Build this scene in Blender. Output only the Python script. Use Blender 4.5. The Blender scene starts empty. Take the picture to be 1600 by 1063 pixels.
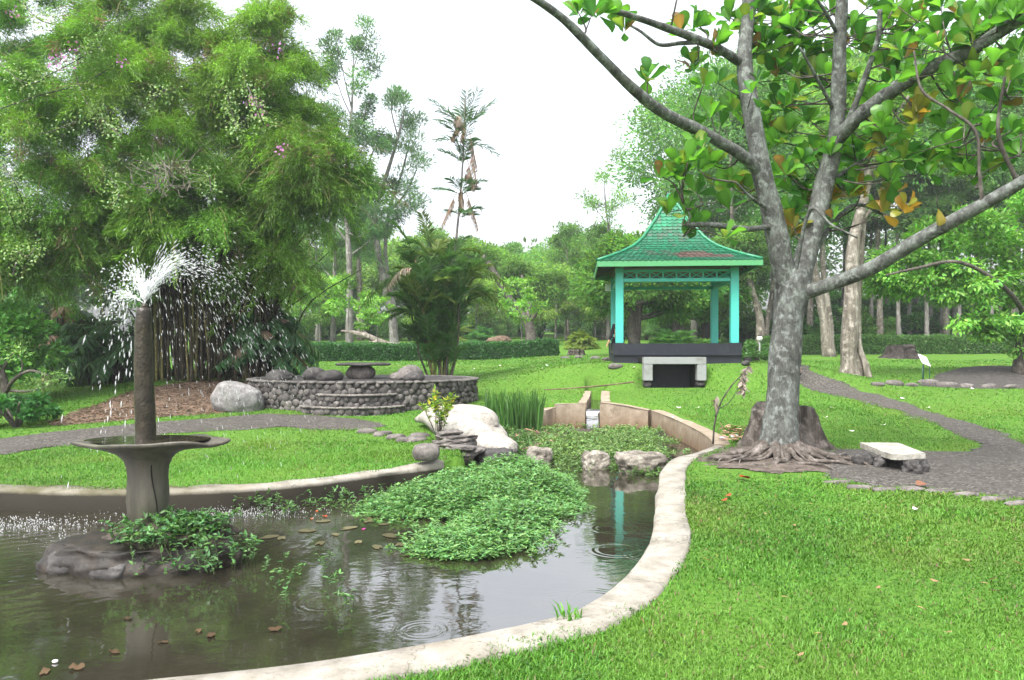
import bpy, bmesh, math, random
import numpy as np
from mathutils import Vector, Matrix
R = np.random.RandomState(7)
random.seed(7)
sc = bpy.context.scene
COL = sc.collection

# ------------------------------------------------------------------ camera, sky, sun, exposure
EYE = 1.6
F = 1200.0          # focal length in photo pixels (1600 wide)
HZ = 538.0          # horizon row in the photo
cam_d = bpy.data.cameras.new("camera")
cam_d.sensor_width = 36.0
cam_d.lens = 27.0
cam_d.shift_y = (HZ - 531.5) / 1600.0
cam_d.clip_start = 0.05
cam_d.clip_end = 3000
cam_d.dof.use_dof = False
cam = bpy.data.objects.new("camera", cam_d)
COL.objects.link(cam)
cam.location = (0, 0, EYE)
cam.rotation_euler = (math.radians(90), 0, 0)
sc.camera = cam

SUN_EL, SUN_AZ = 58.0, 215.0     # azimuth clockwise from +Y
w = bpy.data.worlds.new("World")
sc.world = w
w.use_nodes = True
nt = w.node_tree
nt.nodes.clear()
sky = nt.nodes.new("ShaderNodeTexSky")
sky.sky_type = 'NISHITA'
sky.sun_disc = False
sky.sun_elevation = math.radians(SUN_EL)
sky.sun_rotation = math.radians(SUN_AZ)
sky.dust_density = 6.0
sky.air_density = 1.0
hsv = nt.nodes.new("ShaderNodeHueSaturation")
hsv.inputs['Saturation'].default_value = 0.3
bg = nt.nodes.new("ShaderNodeBackground")
bg.inputs['Strength'].default_value = 0.15
wo = nt.nodes.new("ShaderNodeOutputWorld")
nt.links.new(sky.outputs[0], hsv.inputs['Color'])
nt.links.new(hsv.outputs[0], bg.inputs['Color'])
nt.links.new(bg.outputs[0], wo.inputs['Surface'])

sd = bpy.data.lights.new("sun", 'SUN')
sd.energy = 0.65
sd.angle = math.radians(18)
sd.color = (1.0, 0.96, 0.9)
sun = bpy.data.objects.new("sun", sd)
COL.objects.link(sun)
el, az = math.radians(SUN_EL), math.radians(SUN_AZ)
sdir = Vector((math.sin(az) * math.cos(el), math.cos(az) * math.cos(el), math.sin(el)))
sun.rotation_euler = sdir.to_track_quat('Z', 'Y').to_euler()
sun.location = sdir * 60

sc.view_settings.view_transform = 'Standard'
sc.view_settings.look = 'None'
sc.view_settings.gamma = 1.0
sc.view_settings.exposure = 1.95
sc.render.engine = 'CYCLES'
cy = sc.cycles
cy.max_bounces = 7
cy.diffuse_bounces = 3
cy.glossy_bounces = 3
cy.transmission_bounces = 4
cy.transparent_max_bounces = 8
cy.caustics_reflective = False
cy.caustics_refractive = False
cy.sample_clamp_indirect = 6.0
try:
    cy.use_denoising = True
    cy.denoiser = 'OPENIMAGEDENOISE'
except Exception:
    pass

# ------------------------------------------------------------------ numeric helpers
def sstep(a, b, x):
    t = np.clip((np.asarray(x, float) - a) / (b - a), 0, 1)
    return t * t * (3 - 2 * t)

def _h(ix, iy, iz, seed):
    n = (ix * 374761393 + iy * 668265263 + iz * 2147483647 + seed * 1274126177) & 0xFFFFFFFF
    n = ((n ^ (n >> 13)) * 1274126177) & 0xFFFFFFFF
    n = n ^ (n >> 16)
    return (n & 0xFFFF) / 65535.0

def vnoise(P, freq=1.0, seed=0):
    P = np.asarray(P, float) * freq
    i = np.floor(P).astype(np.int64)
    f = P - i
    f = f * f * (3 - 2 * f)
    out = 0
    for dx in (0, 1):
        for dy in (0, 1):
            for dz in (0, 1):
                wgt = (f[:, 0] if dx else 1 - f[:, 0]) * (f[:, 1] if dy else 1 - f[:, 1]) * (f[:, 2] if dz else 1 - f[:, 2])
                out = out + wgt * _h(i[:, 0] + dx, i[:, 1] + dy, i[:, 2] + dz, seed)
    return out * 2 - 1

def fbm(P, freq=1.0, seed=0, octv=3):
    a, s = 1.0, 0
    for k in range(octv):
        s = s + a * vnoise(P, freq * 2 ** k, seed + k * 17)
        a *= 0.5
    return s

def nrm(v):
    v = np.asarray(v, float)
    return v / np.maximum(np.linalg.norm(v, axis=-1, keepdims=True), 1e-9)

def inpoly(x, y, poly):
    x = np.asarray(x, float); y = np.asarray(y, float)
    ins = np.zeros(x.shape, bool)
    p = np.asarray(poly, float)
    j = len(p) - 1
    for i in range(len(p)):
        xi, yi = p[i]; xj, yj = p[j]
        if yi != yj:
            c = ((yi > y) != (yj > y)) & (x < (xj - xi) * (y - yi) / (yj - yi) + xi)
            ins ^= c
        j = i
    return ins

def distpoly(x, y, line, closed=False):
    p = np.asarray(line, float)
    best = np.full(np.shape(x), 1e9)
    n = len(p)
    for i in range(n if closed else n - 1):
        a, b = p[i], p[(i + 1) % n]
        d = b - a
        t = np.clip(((x - a[0]) * d[0] + (y - a[1]) * d[1]) / max(d @ d, 1e-9), 0, 1)
        best = np.minimum(best, np.hypot(x - a[0] - t * d[0], y - a[1] - t * d[1]))
    return best

def catmull(pts, per=6, closed=False):
    p = np.asarray(pts, float)
    n = len(p)
    if n < 3:
        t = np.linspace(0, 1, per + 1)[:, None]
        return p[0] * (1 - t) + p[-1] * t
    out = []
    rng = range(n if closed else n - 1)
    for i in rng:
        if closed:
            p0, p1, p2, p3 = p[(i - 1) % n], p[i], p[(i + 1) % n], p[(i + 2) % n]
        else:
            p1, p2 = p[i], p[i + 1]
            p0 = p[i - 1] if i > 0 else 2 * p1 - p2
            p3 = p[i + 2] if i + 2 < n else 2 * p2 - p1
        for k in range(per):
            t = k / per
            out.append(0.5 * ((2 * p1) + (-p0 + p2) * t + (2 * p0 - 5 * p1 + 4 * p2 - p3) * t * t + (-p0 + 3 * p1 - 3 * p2 + p3) * t ** 3))
    if not closed:
        out.append(p[-1])
    return np.array(out)

# ------------------------------------------------------------------ the lie of the land
_ty = np.array([-60, 0, 13, 17, 20, 24, 32, 45, 60, 80, 120, 200, 700.0])
_tz = np.array([0, 0, 0, .12, .35, .55, .75, 1.12, 1.9, 2.6, 3.6, 5, 12.0])
_yy = np.arange(-60, 700, 0.25)
_zz = np.interp(_yy, _ty, _tz)
_k = np.exp(-np.linspace(-2, 2, 17) ** 2); _k /= _k.sum()
_zz = np.convolve(np.pad(_zz, 8, mode='edge'), _k, mode='valid')
TUN_X, TUN_Y = 4.46, 21.0

POND_R = [(-1.82, 3.59), (-1.02, 3.81), (-.29, 4.13), (.287, 4.475), (.43, 4.64), (.69, 5.06), (1.0, 5.83), (1.21, 6.59),
          (1.37, 7.36), (1.65, 8.64), (1.92, 9.81), (2.25, 10.64), (2.62, 11.1), (3.12, 11.9)]
POND_W = [(3.25, 12.4), (3.38, 14.0), (3.34, 16), (3.2, 17.7), (2.13, 18.1)]
POND_WL = [(1.7, 18.1), (1.0, 18.05), (.62, 17.7)]
POND_BANK = [(-.2, 17.6), (-.8, 16.6), (-.5, 14.6), (-.9, 13.0), (-.65, 11.2)]
POND_L = [(-.5, 10.95), (-1.66, 10.0), (-2.33, 9.35), (-2.98, 8.98), (-3.83, 8.75), (-5.09, 8.72), (-5.96, 8.88), (-6.9, 8.9), (-8.2, 8.3),
          (-8.9, 6.6), (-8.4, 4.6), (-6.6, 3.4), (-4.6, 3.1), (-3.0, 3.3), (-1.82, 3.59)]
_pr = catmull(POND_R, 6); _pl = catmull(POND_L, 6); _pw = catmull(POND_W, 4)
POND = np.vstack([_pr, _pw, POND_WL, POND_BANK, _pl[:-1]])
CHAN = np.array([(1.72, 18.0), (2.1, 18.0), (2.12, 18.4), (2.36, 20.2), (2.45, 20.9), (2.1, 20.9), (2.05, 20.2), (1.74, 18.4)])
WATER_Z = -0.32
LOWER = .10      # the far left bank lies a little lower

def g0(X, Y):
    X = np.asarray(X, float); Y = np.asarray(Y, float)
    b = np.interp(Y, _yy, _zz)
    n = 1 - sstep(0.82, 1.2, np.abs(X - TUN_X))
    y0 = 20.1 + n * 1.1
    ln = 1.7 * (1 - n) + 0.1 * n
    m = sstep(0, 1, (Y - y0) / ln) * sstep(-1.8, 2.3, X) * (1 - sstep(7.4, 11.5, X))
    z = b + np.clip(1.05 - b, 0, None) * m
    z = z + .34 * np.exp(-((X + 8.4) / 2.6) ** 2 - ((Y - 21.3) / 2.2) ** 2)
    z = z + .22 * np.exp(-((X - 16.3) / 3.2) ** 2 - ((Y - 25.5) / 1.8) ** 2)
    z = z + .10 * np.exp(-((X - 3.7) / .9) ** 2 - ((Y - 10.5) / .8) ** 2)
    z = z - LOWER * sstep(-.4, -1.7, X) * sstep(5.5, 7.5, Y) * (1 - sstep(11, 15, Y))
    P = np.stack([X.ravel(), Y.ravel(), np.zeros(X.size)], 1)
    z = z + (0.035 * vnoise(P, .35, 3) * sstep(6, 14, Y).ravel()).reshape(X.shape) + (0.012 * vnoise(P, 1.1, 4)).reshape(X.shape)
    return z

def gz(x, y):
    return float(g0(np.array([x]), np.array([y]))[0])

def gmesh(X, Y):
    z = g0(X, Y)
    x, y = X.ravel(), Y.ravel()
    near = (y < 20) & (x > -11) & (x < 6)
    zz = z.ravel().copy()
    xi, yi = x[near], y[near]
    ins = inpoly(xi, yi, POND)
    d = distpoly(xi, yi, POND, True)
    sdist = np.where(ins, -d, d)
    zi = zz[near]
    t = 1 - sstep(-.02, .16, sdist)
    zi = zi * (1 - t) + (-.75) * t
    zz[near] = zi
    nr2 = (y > 17.5) & (y < 21.2) & (x > 0) & (x < 4)
    ins = inpoly(x[nr2], y[nr2], CHAN)
    d = distpoly(x[nr2], y[nr2], CHAN, True)
    sdist = np.where(ins, -d, d)
    t = 1 - sstep(-.02, .12, sdist)
    zz[nr2] = zz[nr2] * (1 - t) + np.minimum(zz[nr2], -.15) * t
    return zz.reshape(z.shape)

def PX(px, py, D):
    return np.array([(px - 800.0) * D / F, D, EYE - (py - HZ) * D / F])

def G(px, py, dmin=3.0, dmax=200.0):
    """where the sight line through photo pixel (px, py) meets the land"""
    D = np.concatenate([np.arange(dmin, 40, .05), np.arange(40, dmax, .5)])
    X = (px - 800.0) * D / F
    z = EYE - (py - HZ) * D / F
    h = z - g0(X, D)
    k = np.argmax(h <= 0) if (h <= 0).any() else len(D) - 1
    d = D[k]
    return np.array([(px - 800.0) * d / F, d, gz((px - 800.0) * d / F, d)])

def WPX(px, py, z=WATER_Z):
    D = (EYE - z) * F / (py - HZ)
    return np.array([(px - 800.0) * D / F, D, z])

# ------------------------------------------------------------------ mesh building
def link_mesh(name, V, Fs, mats, parent=None, smooth=True, col=None, fmat=None, loc=None):
    """V (n,3); Fs list of index arrays (m,k)"""
    me = bpy.data.meshes.new(name)
    V = np.asarray(V, np.float32)
    if loc is not None:
        V = V - np.asarray(loc, np.float32)
    if not isinstance(Fs, (list, tuple)):
        Fs = [Fs]
    Fs = [np.asarray(f, np.int32) for f in Fs if len(f)]
    nl = sum(f.size for f in Fs); npoly = sum(len(f) for f in Fs)
    me.vertices.add(len(V)); me.vertices.foreach_set('co', V.ravel())
    me.loops.add(nl); me.loops.foreach_set('vertex_index', np.concatenate([f.ravel() for f in Fs]))
    tot = np.concatenate([np.full(len(f), f.shape[1], np.int32) for f in Fs])
    st = np.concatenate([[0], np.cumsum(tot)[:-1]]).astype(np.int32)
    me.polygons.add(npoly)
    me.polygons.foreach_set('loop_start', st)
    try:
        me.polygons.foreach_set('loop_total', tot)
    except Exception:
        pass
    me.polygons.foreach_set('use_smooth', np.full(npoly, smooth, bool))
    if not isinstance(mats, (list, tuple)):
        mats = [mats]
    for m in mats:
        me.materials.append(m)
    if fmat is not None:
        me.polygons.foreach_set('material_index', np.asarray(fmat, np.int32))
    if col is not None:
        a = me.attributes.new('Col', 'FLOAT_COLOR', 'POINT')
        c = np.ones((len(V), 4), np.float32)
        c[:, :3] = np.asarray(col, np.float32)
        a.data.foreach_set('color', c.ravel())
    me.update(calc_edges=True)
    me.validate()
    ob = bpy.data.objects.new(name, me)
    COL.objects.link(ob)
    if loc is not None and parent is None:
        ob.location = loc
    if parent is not None:
        ob.parent = parent
    return ob

class MB:
    """collects pieces of ONE mesh"""
    def __init__(s):
        s.V, s.F3, s.F4, s.C, s.n = [], [], [], [], 0
    def add(s, V, Fs, col=(1, 1, 1)):
        V = np.asarray(V, float)
        if not isinstance(Fs, (list, tuple)):
            Fs = [Fs]
        for f in Fs:
            f = np.asarray(f, np.int64)
            if f.size == 0:
                continue
            (s.F3 if f.shape[1] == 3 else s.F4).append(f + s.n)
        s.V.append(V)
        c = np.asarray(col, float)
        s.C.append(np.tile(c, (len(V), 1)) if c.ndim == 1 else c)
        s.n += len(V)
    def build(s, name, mat, parent=None, smooth=True, loc=None, origin=None):
        V = np.vstack(s.V)
        if origin is not None:
            V = V - np.asarray(origin)
        fs = []
        if s.F3: fs.append(np.vstack(s.F3))
        if s.F4: fs.append(np.vstack(s.F4))
        return link_mesh(name, V, fs, mat, parent, smooth, np.vstack(s.C), loc=loc)

def tube(path, rad, seg=8, noise=0.0, nf=3.0, seed=0, cap=True, per=0, flat=1.0):
    p = np.asarray(path, float)
    r = np.asarray(rad, float) if np.ndim(rad) else np.full(len(p), float(rad))
    if per:
        q = catmull(np.hstack([p, r[:, None]]), per)
        p, r = q[:, :3], np.maximum(q[:, 3], 1e-4)
    n = len(p)
    t = nrm(np.gradient(p, axis=0))
    ref = np.array([0, 0, 1.0]) if abs(t[0][2]) < .9 else np.array([1.0, 0, 0])
    u = np.zeros((n, 3))
    a = nrm(np.cross(t[0], ref))
    for i in range(n):
        a = nrm(a - t[i] * (a @ t[i]))
        u[i] = a
    v = np.cross(t, u)
    ang = np.linspace(0, 2 * math.pi, seg, endpoint=False)
    V = p[:, None, :] + r[:, None, None] * (np.cos(ang)[None, :, None] * u[:, None, :] + flat * np.sin(ang)[None, :, None] * v[:, None, :])
    V = V.reshape(-1, 3)
    if noise:
        c = np.repeat(p, seg, axis=0)
        d = V - c
        V = c + d * (1 + noise * fbm(V, nf, seed, 3))[:, None]
    i = np.arange(n - 1)[:, None] * seg
    j = np.arange(seg)[None, :]
    k = (j + 1) % seg
    Q = np.stack([i + j, i + k, i + seg + k, i + seg + j], -1).reshape(-1, 4)
    Fs = [Q]
    if cap:
        V = np.vstack([V, p[0], p[-1]])
        a0, a1 = len(V) - 2, len(V) - 1
        jj = np.arange(seg)
        T = np.vstack([np.stack([np.full(seg, a0), (jj + 1) % seg, jj], 1),
                       np.stack([np.full(seg, a1), (n - 1) * seg + jj, (n - 1) * seg + (jj + 1) % seg], 1)])
        Fs.append(T)
    return V, Fs

def box(cx, cy, cz, sx, sy, sz, rz=0.0):
    x, y, z = sx / 2, sy / 2, sz / 2
    V = np.array([(-x, -y, -z), (x, -y, -z), (x, y, -z), (-x, y, -z), (-x, -y, z), (x, -y, z), (x, y, z), (-x, y, z)])
    if rz:
        c, s_ = math.cos(rz), math.sin(rz)
        V = V @ np.array([[c, s_, 0], [-s_, c, 0], [0, 0, 1]])
    V = V + (cx, cy, cz)
    Q = np.array([(0, 3, 2, 1), (4, 5, 6, 7), (0, 1, 5, 4), (1, 2, 6, 5), (2, 3, 7, 6), (3, 0, 4, 7)])
    return V, [Q]

def bbox_bev(cx, cy, cz, sx, sy, sz, bev=.01, rz=0.0, sub=0, noise=0, seed=0):
    bm = bmesh.new()
    bmesh.ops.create_cube(bm, size=1)
    bmesh.ops.scale(bm, vec=(sx, sy, sz), verts=bm.verts)
    if sub:
        bmesh.ops.subdivide_edges(bm, edges=bm.edges, cuts=sub, use_grid_fill=True)
    else:
        bmesh.ops.bevel(bm, geom=bm.edges[:], offset=bev, segments=2, affect='EDGES')
    bmesh.ops.triangulate(bm, faces=bm.faces)
    V, T = bm_arrays(bm)
    if noise:
        V = V + noise * np.stack([fbm(V + 5, 3, seed), fbm(V + 9, 3, seed + 1), fbm(V + 13, 3, seed + 2)], 1)
    if rz:
        c, s_ = math.cos(rz), math.sin(rz)
        V = V @ np.array([[c, s_, 0], [-s_, c, 0], [0, 0, 1]])
    return V + (cx, cy, cz), [T]

def bm_arrays(bm):
    bm.verts.ensure_lookup_table()
    bm.verts.index_update()
    V = np.array([v.co[:] for v in bm.verts])
    T = np.array([[v.index for v in f.verts] for f in bm.faces])
    bm.free()
    return V, T

_ico = {}
def ico(sub):
    if sub not in _ico:
        bm = bmesh.new()
        bmesh.ops.create_icosphere(bm, subdivisions=sub, radius=1)
        _ico[sub] = bm_arrays(bm)
    return _ico[sub]

def rotm(rx, ry, rz):
    return np.array((Matrix.Rotation(rz, 3, 'Z') @ Matrix.Rotation(ry, 3, 'Y') @ Matrix.Rotation(rx, 3, 'X')))

def rock(c, s, rot=(0, 0, 0), sub=4, amp=.18, nf=1.3, seed=0, boxy=0.0, fine=.02):
    V, T = ico(sub)
    V = V.copy()
    if boxy:
        m = np.max(np.abs(V), axis=1, keepdims=True)
        V = V * (1 - boxy) + V / m * boxy * .85
    V = V * (1 + amp * fbm(V + seed * 3.1, nf, seed, 3) + fine * fbm(V + seed, 7, seed + 5, 2))[:, None]
    V = V * np.asarray(s)
    V = V @ rotm(*rot).T
    return V + np.asarray(c), [T]

def lathe(prof, seg=24, c=(0, 0, 0), wav=None):
    p = np.asarray(prof, float)
    ang = np.linspace(0, 2 * math.pi, seg, endpoint=False)
    V = np.stack([p[:, 0][:, None] * np.cos(ang), p[:, 0][:, None] * np.sin(ang), np.repeat(p[:, 1][:, None], seg, 1)], -1)
    if wav is not None:
        V = wav(V, ang)
    V = V.reshape(-1, 3) + np.asarray(c)
    n = len(p)
    i = np.arange(n - 1)[:, None] * seg; j = np.arange(seg)[None, :]; k = (j + 1) % seg
    return V, [np.stack([i + j, i + k, i + seg + k, i + seg + j], -1).reshape(-1, 4)]

# leaf templates: x along the leaf, y across, z up
T4 = (np.array([(0, 0, 0), (.45, .5, .06), (1, 0, -.05), (.45, -.5, .06)]), np.array([(0, 1, 2), (0, 2, 3)]))
def _obovate(curl=.10, fold=.10, wv=0.0):
    st = [(0, .07), (.18, .36), (.42, .76), (.68, 1.0), (.88, .84), (1.0, .25)]
    V = []
    for x, wd in st:
        z = curl * math.sin(x * 2.6)
        V += [(x, .5 * wd, z + fold * wd + wv * math.sin(x * 11)), (x, 0, z), (x, -.5 * wd, z + fold * wd + wv * math.cos(x * 9))]
    Q = []
    for i in range(len(st) - 1):
        a = i * 3
        Q += [(a, a + 1, a + 4, a + 3), (a + 1, a + 2, a + 5, a + 4)]
    return np.array(V), np.array(Q)
TOBS = [_obovate(), _obovate(.22, .02, .03), _obovate(-.10, .16, .02), _obovate(.02, .22, .035)]
def _lance():
    st = [(0, .1), (.3, .9), (.6, .8), (1.0, .03)]
    V = []
    for x, wd in st:
        z = -.18 * x * x
        V += [(x, .5 * wd, z + .08 * wd), (x, 0, z), (x, -.5 * wd, z + .08 * wd)]
    Q = []
    for i in range(3):
        a = i * 3
        Q += [(a, a + 1, a + 4, a + 3), (a + 1, a + 2, a + 5, a + 4)]
    return np.array(V), np.array(Q)
TLA = _lance()

def place(tpl, O, D, N, L, W):
    """instances of a leaf template baked into one array; O origins, D directions, N up hints"""
    Vt, Ft = tpl
    O = np.asarray(O, float); n = len(O)
    D = nrm(D); S = nrm(np.cross(np.broadcast_to(N, D.shape), D)); N2 = np.cross(D, S)
    L = np.broadcast_to(np.asarray(L, float), (n,)); W = np.broadcast_to(np.asarray(W, float), (n,))
    V = O[:, None, :] + (Vt[:, 0][None, :, None] * L[:, None, None]) * D[:, None, :] + (Vt[:, 1][None, :, None] * W[:, None, None]) * S[:, None, :] + (Vt[:, 2][None, :, None] * L[:, None, None]) * N2[:, None, :]
    k = len(Vt)
    Fq = Ft[None, :, :] + (np.arange(n) * k)[:, None, None]
    return V.reshape(-1, 3), Fq.reshape(-1, Ft.shape[1]), k

def rdir(n, rs=None):
    rs = rs or R
    return nrm(rs.normal(size=(n, 3)))

def lcol(base, n, k, var=.25, hue=.15, rs=None):
    rs = rs or R
    c = np.asarray(base, float)[None, :] * (1 + var * rs.normal(size=(n, 1))).clip(.4, 1.9)
    c[:, 0] *= (1 + hue * rs.normal(size=n)).clip(.5, 1.8)
    c[:, 2] *= (1 + hue * rs.normal(size=n)).clip(.5, 1.8)
    return np.repeat(c, k, axis=0).clip(0.002, .9)

def tag(o, label=None, cat=None, group=None, kind=None):
    if label: o['label'] = label
    if cat: o['category'] = cat
    if group: o['group'] = group
    if kind: o['kind'] = kind
    return o

def empty(name, loc=(0, 0, 0), rz=0.0):
    o = bpy.data.objects.new(name, None)
    COL.objects.link(o)
    o.location = loc
    o.rotation_euler = (0, 0, rz)
    o.empty_display_size = .2
    return o

def copy_thing(root, loc, rz=0.0, s=1.0, sz=None):
    r = root.copy(); COL.objects.link(r)
    r.location = loc; r.rotation_euler = (0, 0, rz); r.scale = (s, s, sz if sz else s)
    for ch in root.children:
        c = ch.copy(); COL.objects.link(c); c.parent = r
        for gch in ch.children:
            d = gch.copy(); COL.objects.link(d); d.parent = c
    for k in ('label', 'category', 'group'):
        if k in root: r[k] = root[k]
    return r

# ------------------------------------------------------------------ materials
def newmat(name):
    m = bpy.data.materials.new(name)
    m.use_nodes = True
    t = m.node_tree
    t.nodes.clear()
    out = t.nodes.new("ShaderNodeOutputMaterial")
    b = t.nodes.new("ShaderNodeBsdfPrincipled")
    t.links.new(b.outputs[0], out.inputs[0])
    return m, t, b, out

def nnode(t, typ, **kw):
    n = t.nodes.new(typ)
    for k, v in kw.items():
        setattr(n, k, v)
    return n

def noise_n(t, scale, detail=4, rough=.6, vec=None, dist=0.0):
    n = t.nodes.new("ShaderNodeTexNoise")
    n.inputs['Scale'].default_value = scale
    n.inputs['Detail'].default_value = detail
    n.inputs['Roughness'].default_value = rough
    n.inputs['Distortion'].default_value = dist
    if vec is not None:
        t.links.new(vec, n.inputs['Vector'])
    return n

def ramp(t, fac, stops, interp='LINEAR'):
    r = t.nodes.new("ShaderNodeValToRGB")
    r.color_ramp.interpolation = interp
    e = r.color_ramp.elements
    while len(e) < len(stops): e.new(.5)
    for i, (p, c) in enumerate(stops):
        e[i].position = p
        e[i].color = (*c, 1) if len(c) == 3 else c
    t.links.new(fac, r.inputs[0])
    return r

def mixc(t, fac, a, b, blend='MIX'):
    m = t.nodes.new("ShaderNodeMix")
    m.data_type = 'RGBA'
    m.blend_type = blend
    for sock, val in ((m.inputs[0], fac), (m.inputs[6], a), (m.inputs[7], b)):
        if hasattr(val, 'is_output'):
            t.links.new(val, sock)
        elif isinstance(val, (int, float)):
            sock.default_value = val
        else:
            sock.default_value = (*val, 1)
    return m.outputs[2]

def bump(t, b, height, strength=.5, dist=.02):
    n = t.nodes.new("ShaderNodeBump")
    n.inputs['Strength'].default_value = strength
    n.inputs['Distance'].default_value = dist
    t.links.new(height, n.inputs['Height'])
    t.links.new(n.outputs[0], b.inputs['Normal'])
    return n

def pos(t):
    return t.nodes.new("ShaderNodeNewGeometry").outputs['Position']
def objc(t):
    return t.nodes.new("ShaderNodeTexCoord").outputs['Object']

def mat_noise(name, stops, scale=6, rough=.8, bscale=30, bstr=.5, bdist=.01, world=True, detail=6, use_col=False, spec=.3):
    m, t, b, o = newmat(name)
    vec = pos(t) if world else objc(t)
    n = noise_n(t, scale, detail, .62, vec)
    c = ramp(t, n.outputs[0], stops).outputs[0]
    if use_col:
        a = nnode(t, "ShaderNodeAttribute", attribute_name='Col')
        c = mixc(t, 1.0, c, a.outputs['Color'], 'MULTIPLY')
    t.links.new(c, b.inputs['Base Color'])
    b.inputs['Roughness'].default_value = rough
    b.inputs['Specular IOR Level'].default_value = spec
    n2 = noise_n(t, bscale, 5, .65, vec)
    n3 = noise_n(t, scale * 3.7, 6, .7, vec, .4)
    md = ramp(t, n3.outputs[0], [(.32, (.5, .5, .5)), (.5, (.95, .95, .95)), (.7, (1.2, 1.2, 1.2))]).outputs[0]
    md2 = ramp(t, n2.outputs[0], [(.35, (.72, .72, .72)), (.6, (1.05, 1.05, 1.05))]).outputs[0]
    c = mixc(t, 1.0, mixc(t, 1.0, c, md, 'MULTIPLY'), md2, 'MULTIPLY')
    t.links.new(c, b.inputs['Base Color'])
    bump(t, b, n2.outputs[0], bstr, bdist)
    return m

def leaf_mat(name, transl=.35, rough=.5, spec=.35, objvar=.0):
    m, t, b, out = newmat(name)
    a = nnode(t, "ShaderNodeAttribute", attribute_name='Col')
    c = a.outputs['Color']
    if objvar:
        oi = t.nodes.new("ShaderNodeObjectInfo")
        h = t.nodes.new("ShaderNodeHueSaturation")
        mr = t.nodes.new("ShaderNodeMapRange")
        mr.inputs[3].default_value = 1 - objvar; mr.inputs[4].default_value = 1 + objvar
        t.links.new(oi.outputs['Random'], mr.inputs[0])
        t.links.new(mr.outputs[0], h.inputs['Value'])
        mr2 = t.nodes.new("ShaderNodeMapRange")
        mr2.inputs[3].default_value = .485; mr2.inputs[4].default_value = .515
        w_ = t.nodes.new("ShaderNodeTexWhiteNoise"); w_.noise_dimensions = '1D'
        t.links.new(oi.outputs['Random'], w_.inputs['W'])
        t.links.new(w_.outputs['Value'], mr2.inputs[0])
        t.links.new(mr2.outputs[0], h.inputs['Hue'])
        t.links.new(c, h.inputs['Color'])
        c = h.outputs[0]
    t.links.new(c, b.inputs['Base Color'])
    b.inputs['Roughness'].default_value = rough
    b.inputs['Specular IOR Level'].default_value = spec
    tr = t.nodes.new("ShaderNodeBsdfTranslucent")
    br = mixc(t, 1.0, c, (1.25, 1.35, .7), 'MULTIPLY')
    t.links.new(br, tr.inputs['Color'])
    mx = t.nodes.new("ShaderNodeMixShader")
    mx.inputs[0].default_value = transl
    t.links.new(b.outputs[0], mx.inputs[1])
    t.links.new(tr.outputs[0], mx.inputs[2])
    t.links.new(mx.outputs[0], out.inputs[0])
    return m

M = {}
M['leaf'] = leaf_mat('leaf', .35, .45, .4, .14)
M['leaf_far'] = leaf_mat('leaf_far', .55, .7, .1, .16)
M['grass'] = leaf_mat('grass', .35, .5, .25)
M['bark_grey'] = None

def bark(name, dark, mid, light, scale=5, stretch=.25, bstr=.8):
    m, t, b, o = newmat(name)
    p = pos(t)
    mp = t.nodes.new("ShaderNodeMapping")
    mp.inputs['Scale'].default_value = (1, 1, stretch)
    t.links.new(p, mp.inputs['Vector'])
    n1 = noise_n(t, scale, 7, .65, mp.outputs[0], .3)
    n2 = noise_n(t, scale * 5, 5, .7, mp.outputs[0])
    n3 = noise_n(t, scale * 1.3, 4, .6, p)
    c = ramp(t, n1.outputs[0], [(.3, dark), (.52, mid), (.72, light)]).outputs[0]
    c = mixc(t, ramp(t, n3.outputs[0], [(.52, (0, 0, 0)), (.66, (.75, .75, .75))]).outputs[0], c, tuple(x * 1.25 for x in light))
    d = ramp(t, n2.outputs[0], [(.35, (.55, .55, .55)), (.6, (1.05, 1.05, 1.05))]).outputs[0]
    c = mixc(t, 1.0, c, d, 'MULTIPLY')
    t.links.new(c, b.inputs['Base Color'])
    b.inputs['Roughness'].default_value = .9
    b.inputs['Specular IOR Level'].default_value = .2
    bump(t, b, n2.outputs[0], bstr, .015)
    return m
M['bark_grey'] = bark('bark_grey', (.035, .035, .033), (.10, .104, .096), (.20, .22, .205), 8, .5)
M['bark_root'] = bark('bark_root', (.03, .025, .022), (.095, .08, .068), (.18, .16, .145), 6, 1)
M['bark_dark'] = bark('bark_dark', (.03, .026, .022), (.08, .07, .06), (.14, .125, .11), 5, .3)
M['bark_pale'] = bark('bark_pale', (.07, .06, .048), (.18, .16, .13), (.34, .315, .275), 4, .18)
M['bark_far'] = bark('bark_far', (.09, .085, .08), (.17, .16, .145), (.27, .26, .24), 2, .25, .3)
M['stump'] = bark('stump', (.018, .015, .012), (.08, .068, .058), (.19, .17, .15), 5, .3)
M['culm'] = mat_noise('culm', [(.3, (.09, .085, .03)), (.55, (.22, .19, .07)), (.75, (.32, .26, .11))], 9, .5, 60, .2, .003)
M['soil'] = mat_noise('soil', [(.3, (.06, .04, .028)), (.5, (.14, .095, .065)), (.7, (.24, .17, .12))], 9, .95, 50, .8, .02)
M['mud'] = mat_noise('mud', [(.3, (.03, .025, .018)), (.6, (.07, .055, .04)), (.8, (.13, .11, .08))], 8, .6, 40, .8, .02)
M['concrete'] = mat_noise('concrete', [(.28, (.22, .2, .16)), (.5, (.34, .32, .27)), (.72, (.44, .42, .37))], 5, .85, 55, .5, .006)
M['boulder'] = mat_noise('boulder', [(.3, (.12, .115, .11)), (.52, (.21, .205, .2)), (.72, (.29, .28, .27))], 4, .85, 40, .5, .008)
M['rock_pale'] = mat_noise('rock_pale', [(.25, (.19, .17, .145)), (.48, (.33, .31, .275)), (.72, (.42, .40, .365))], 3, .85, 30, .5, .01)
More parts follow.
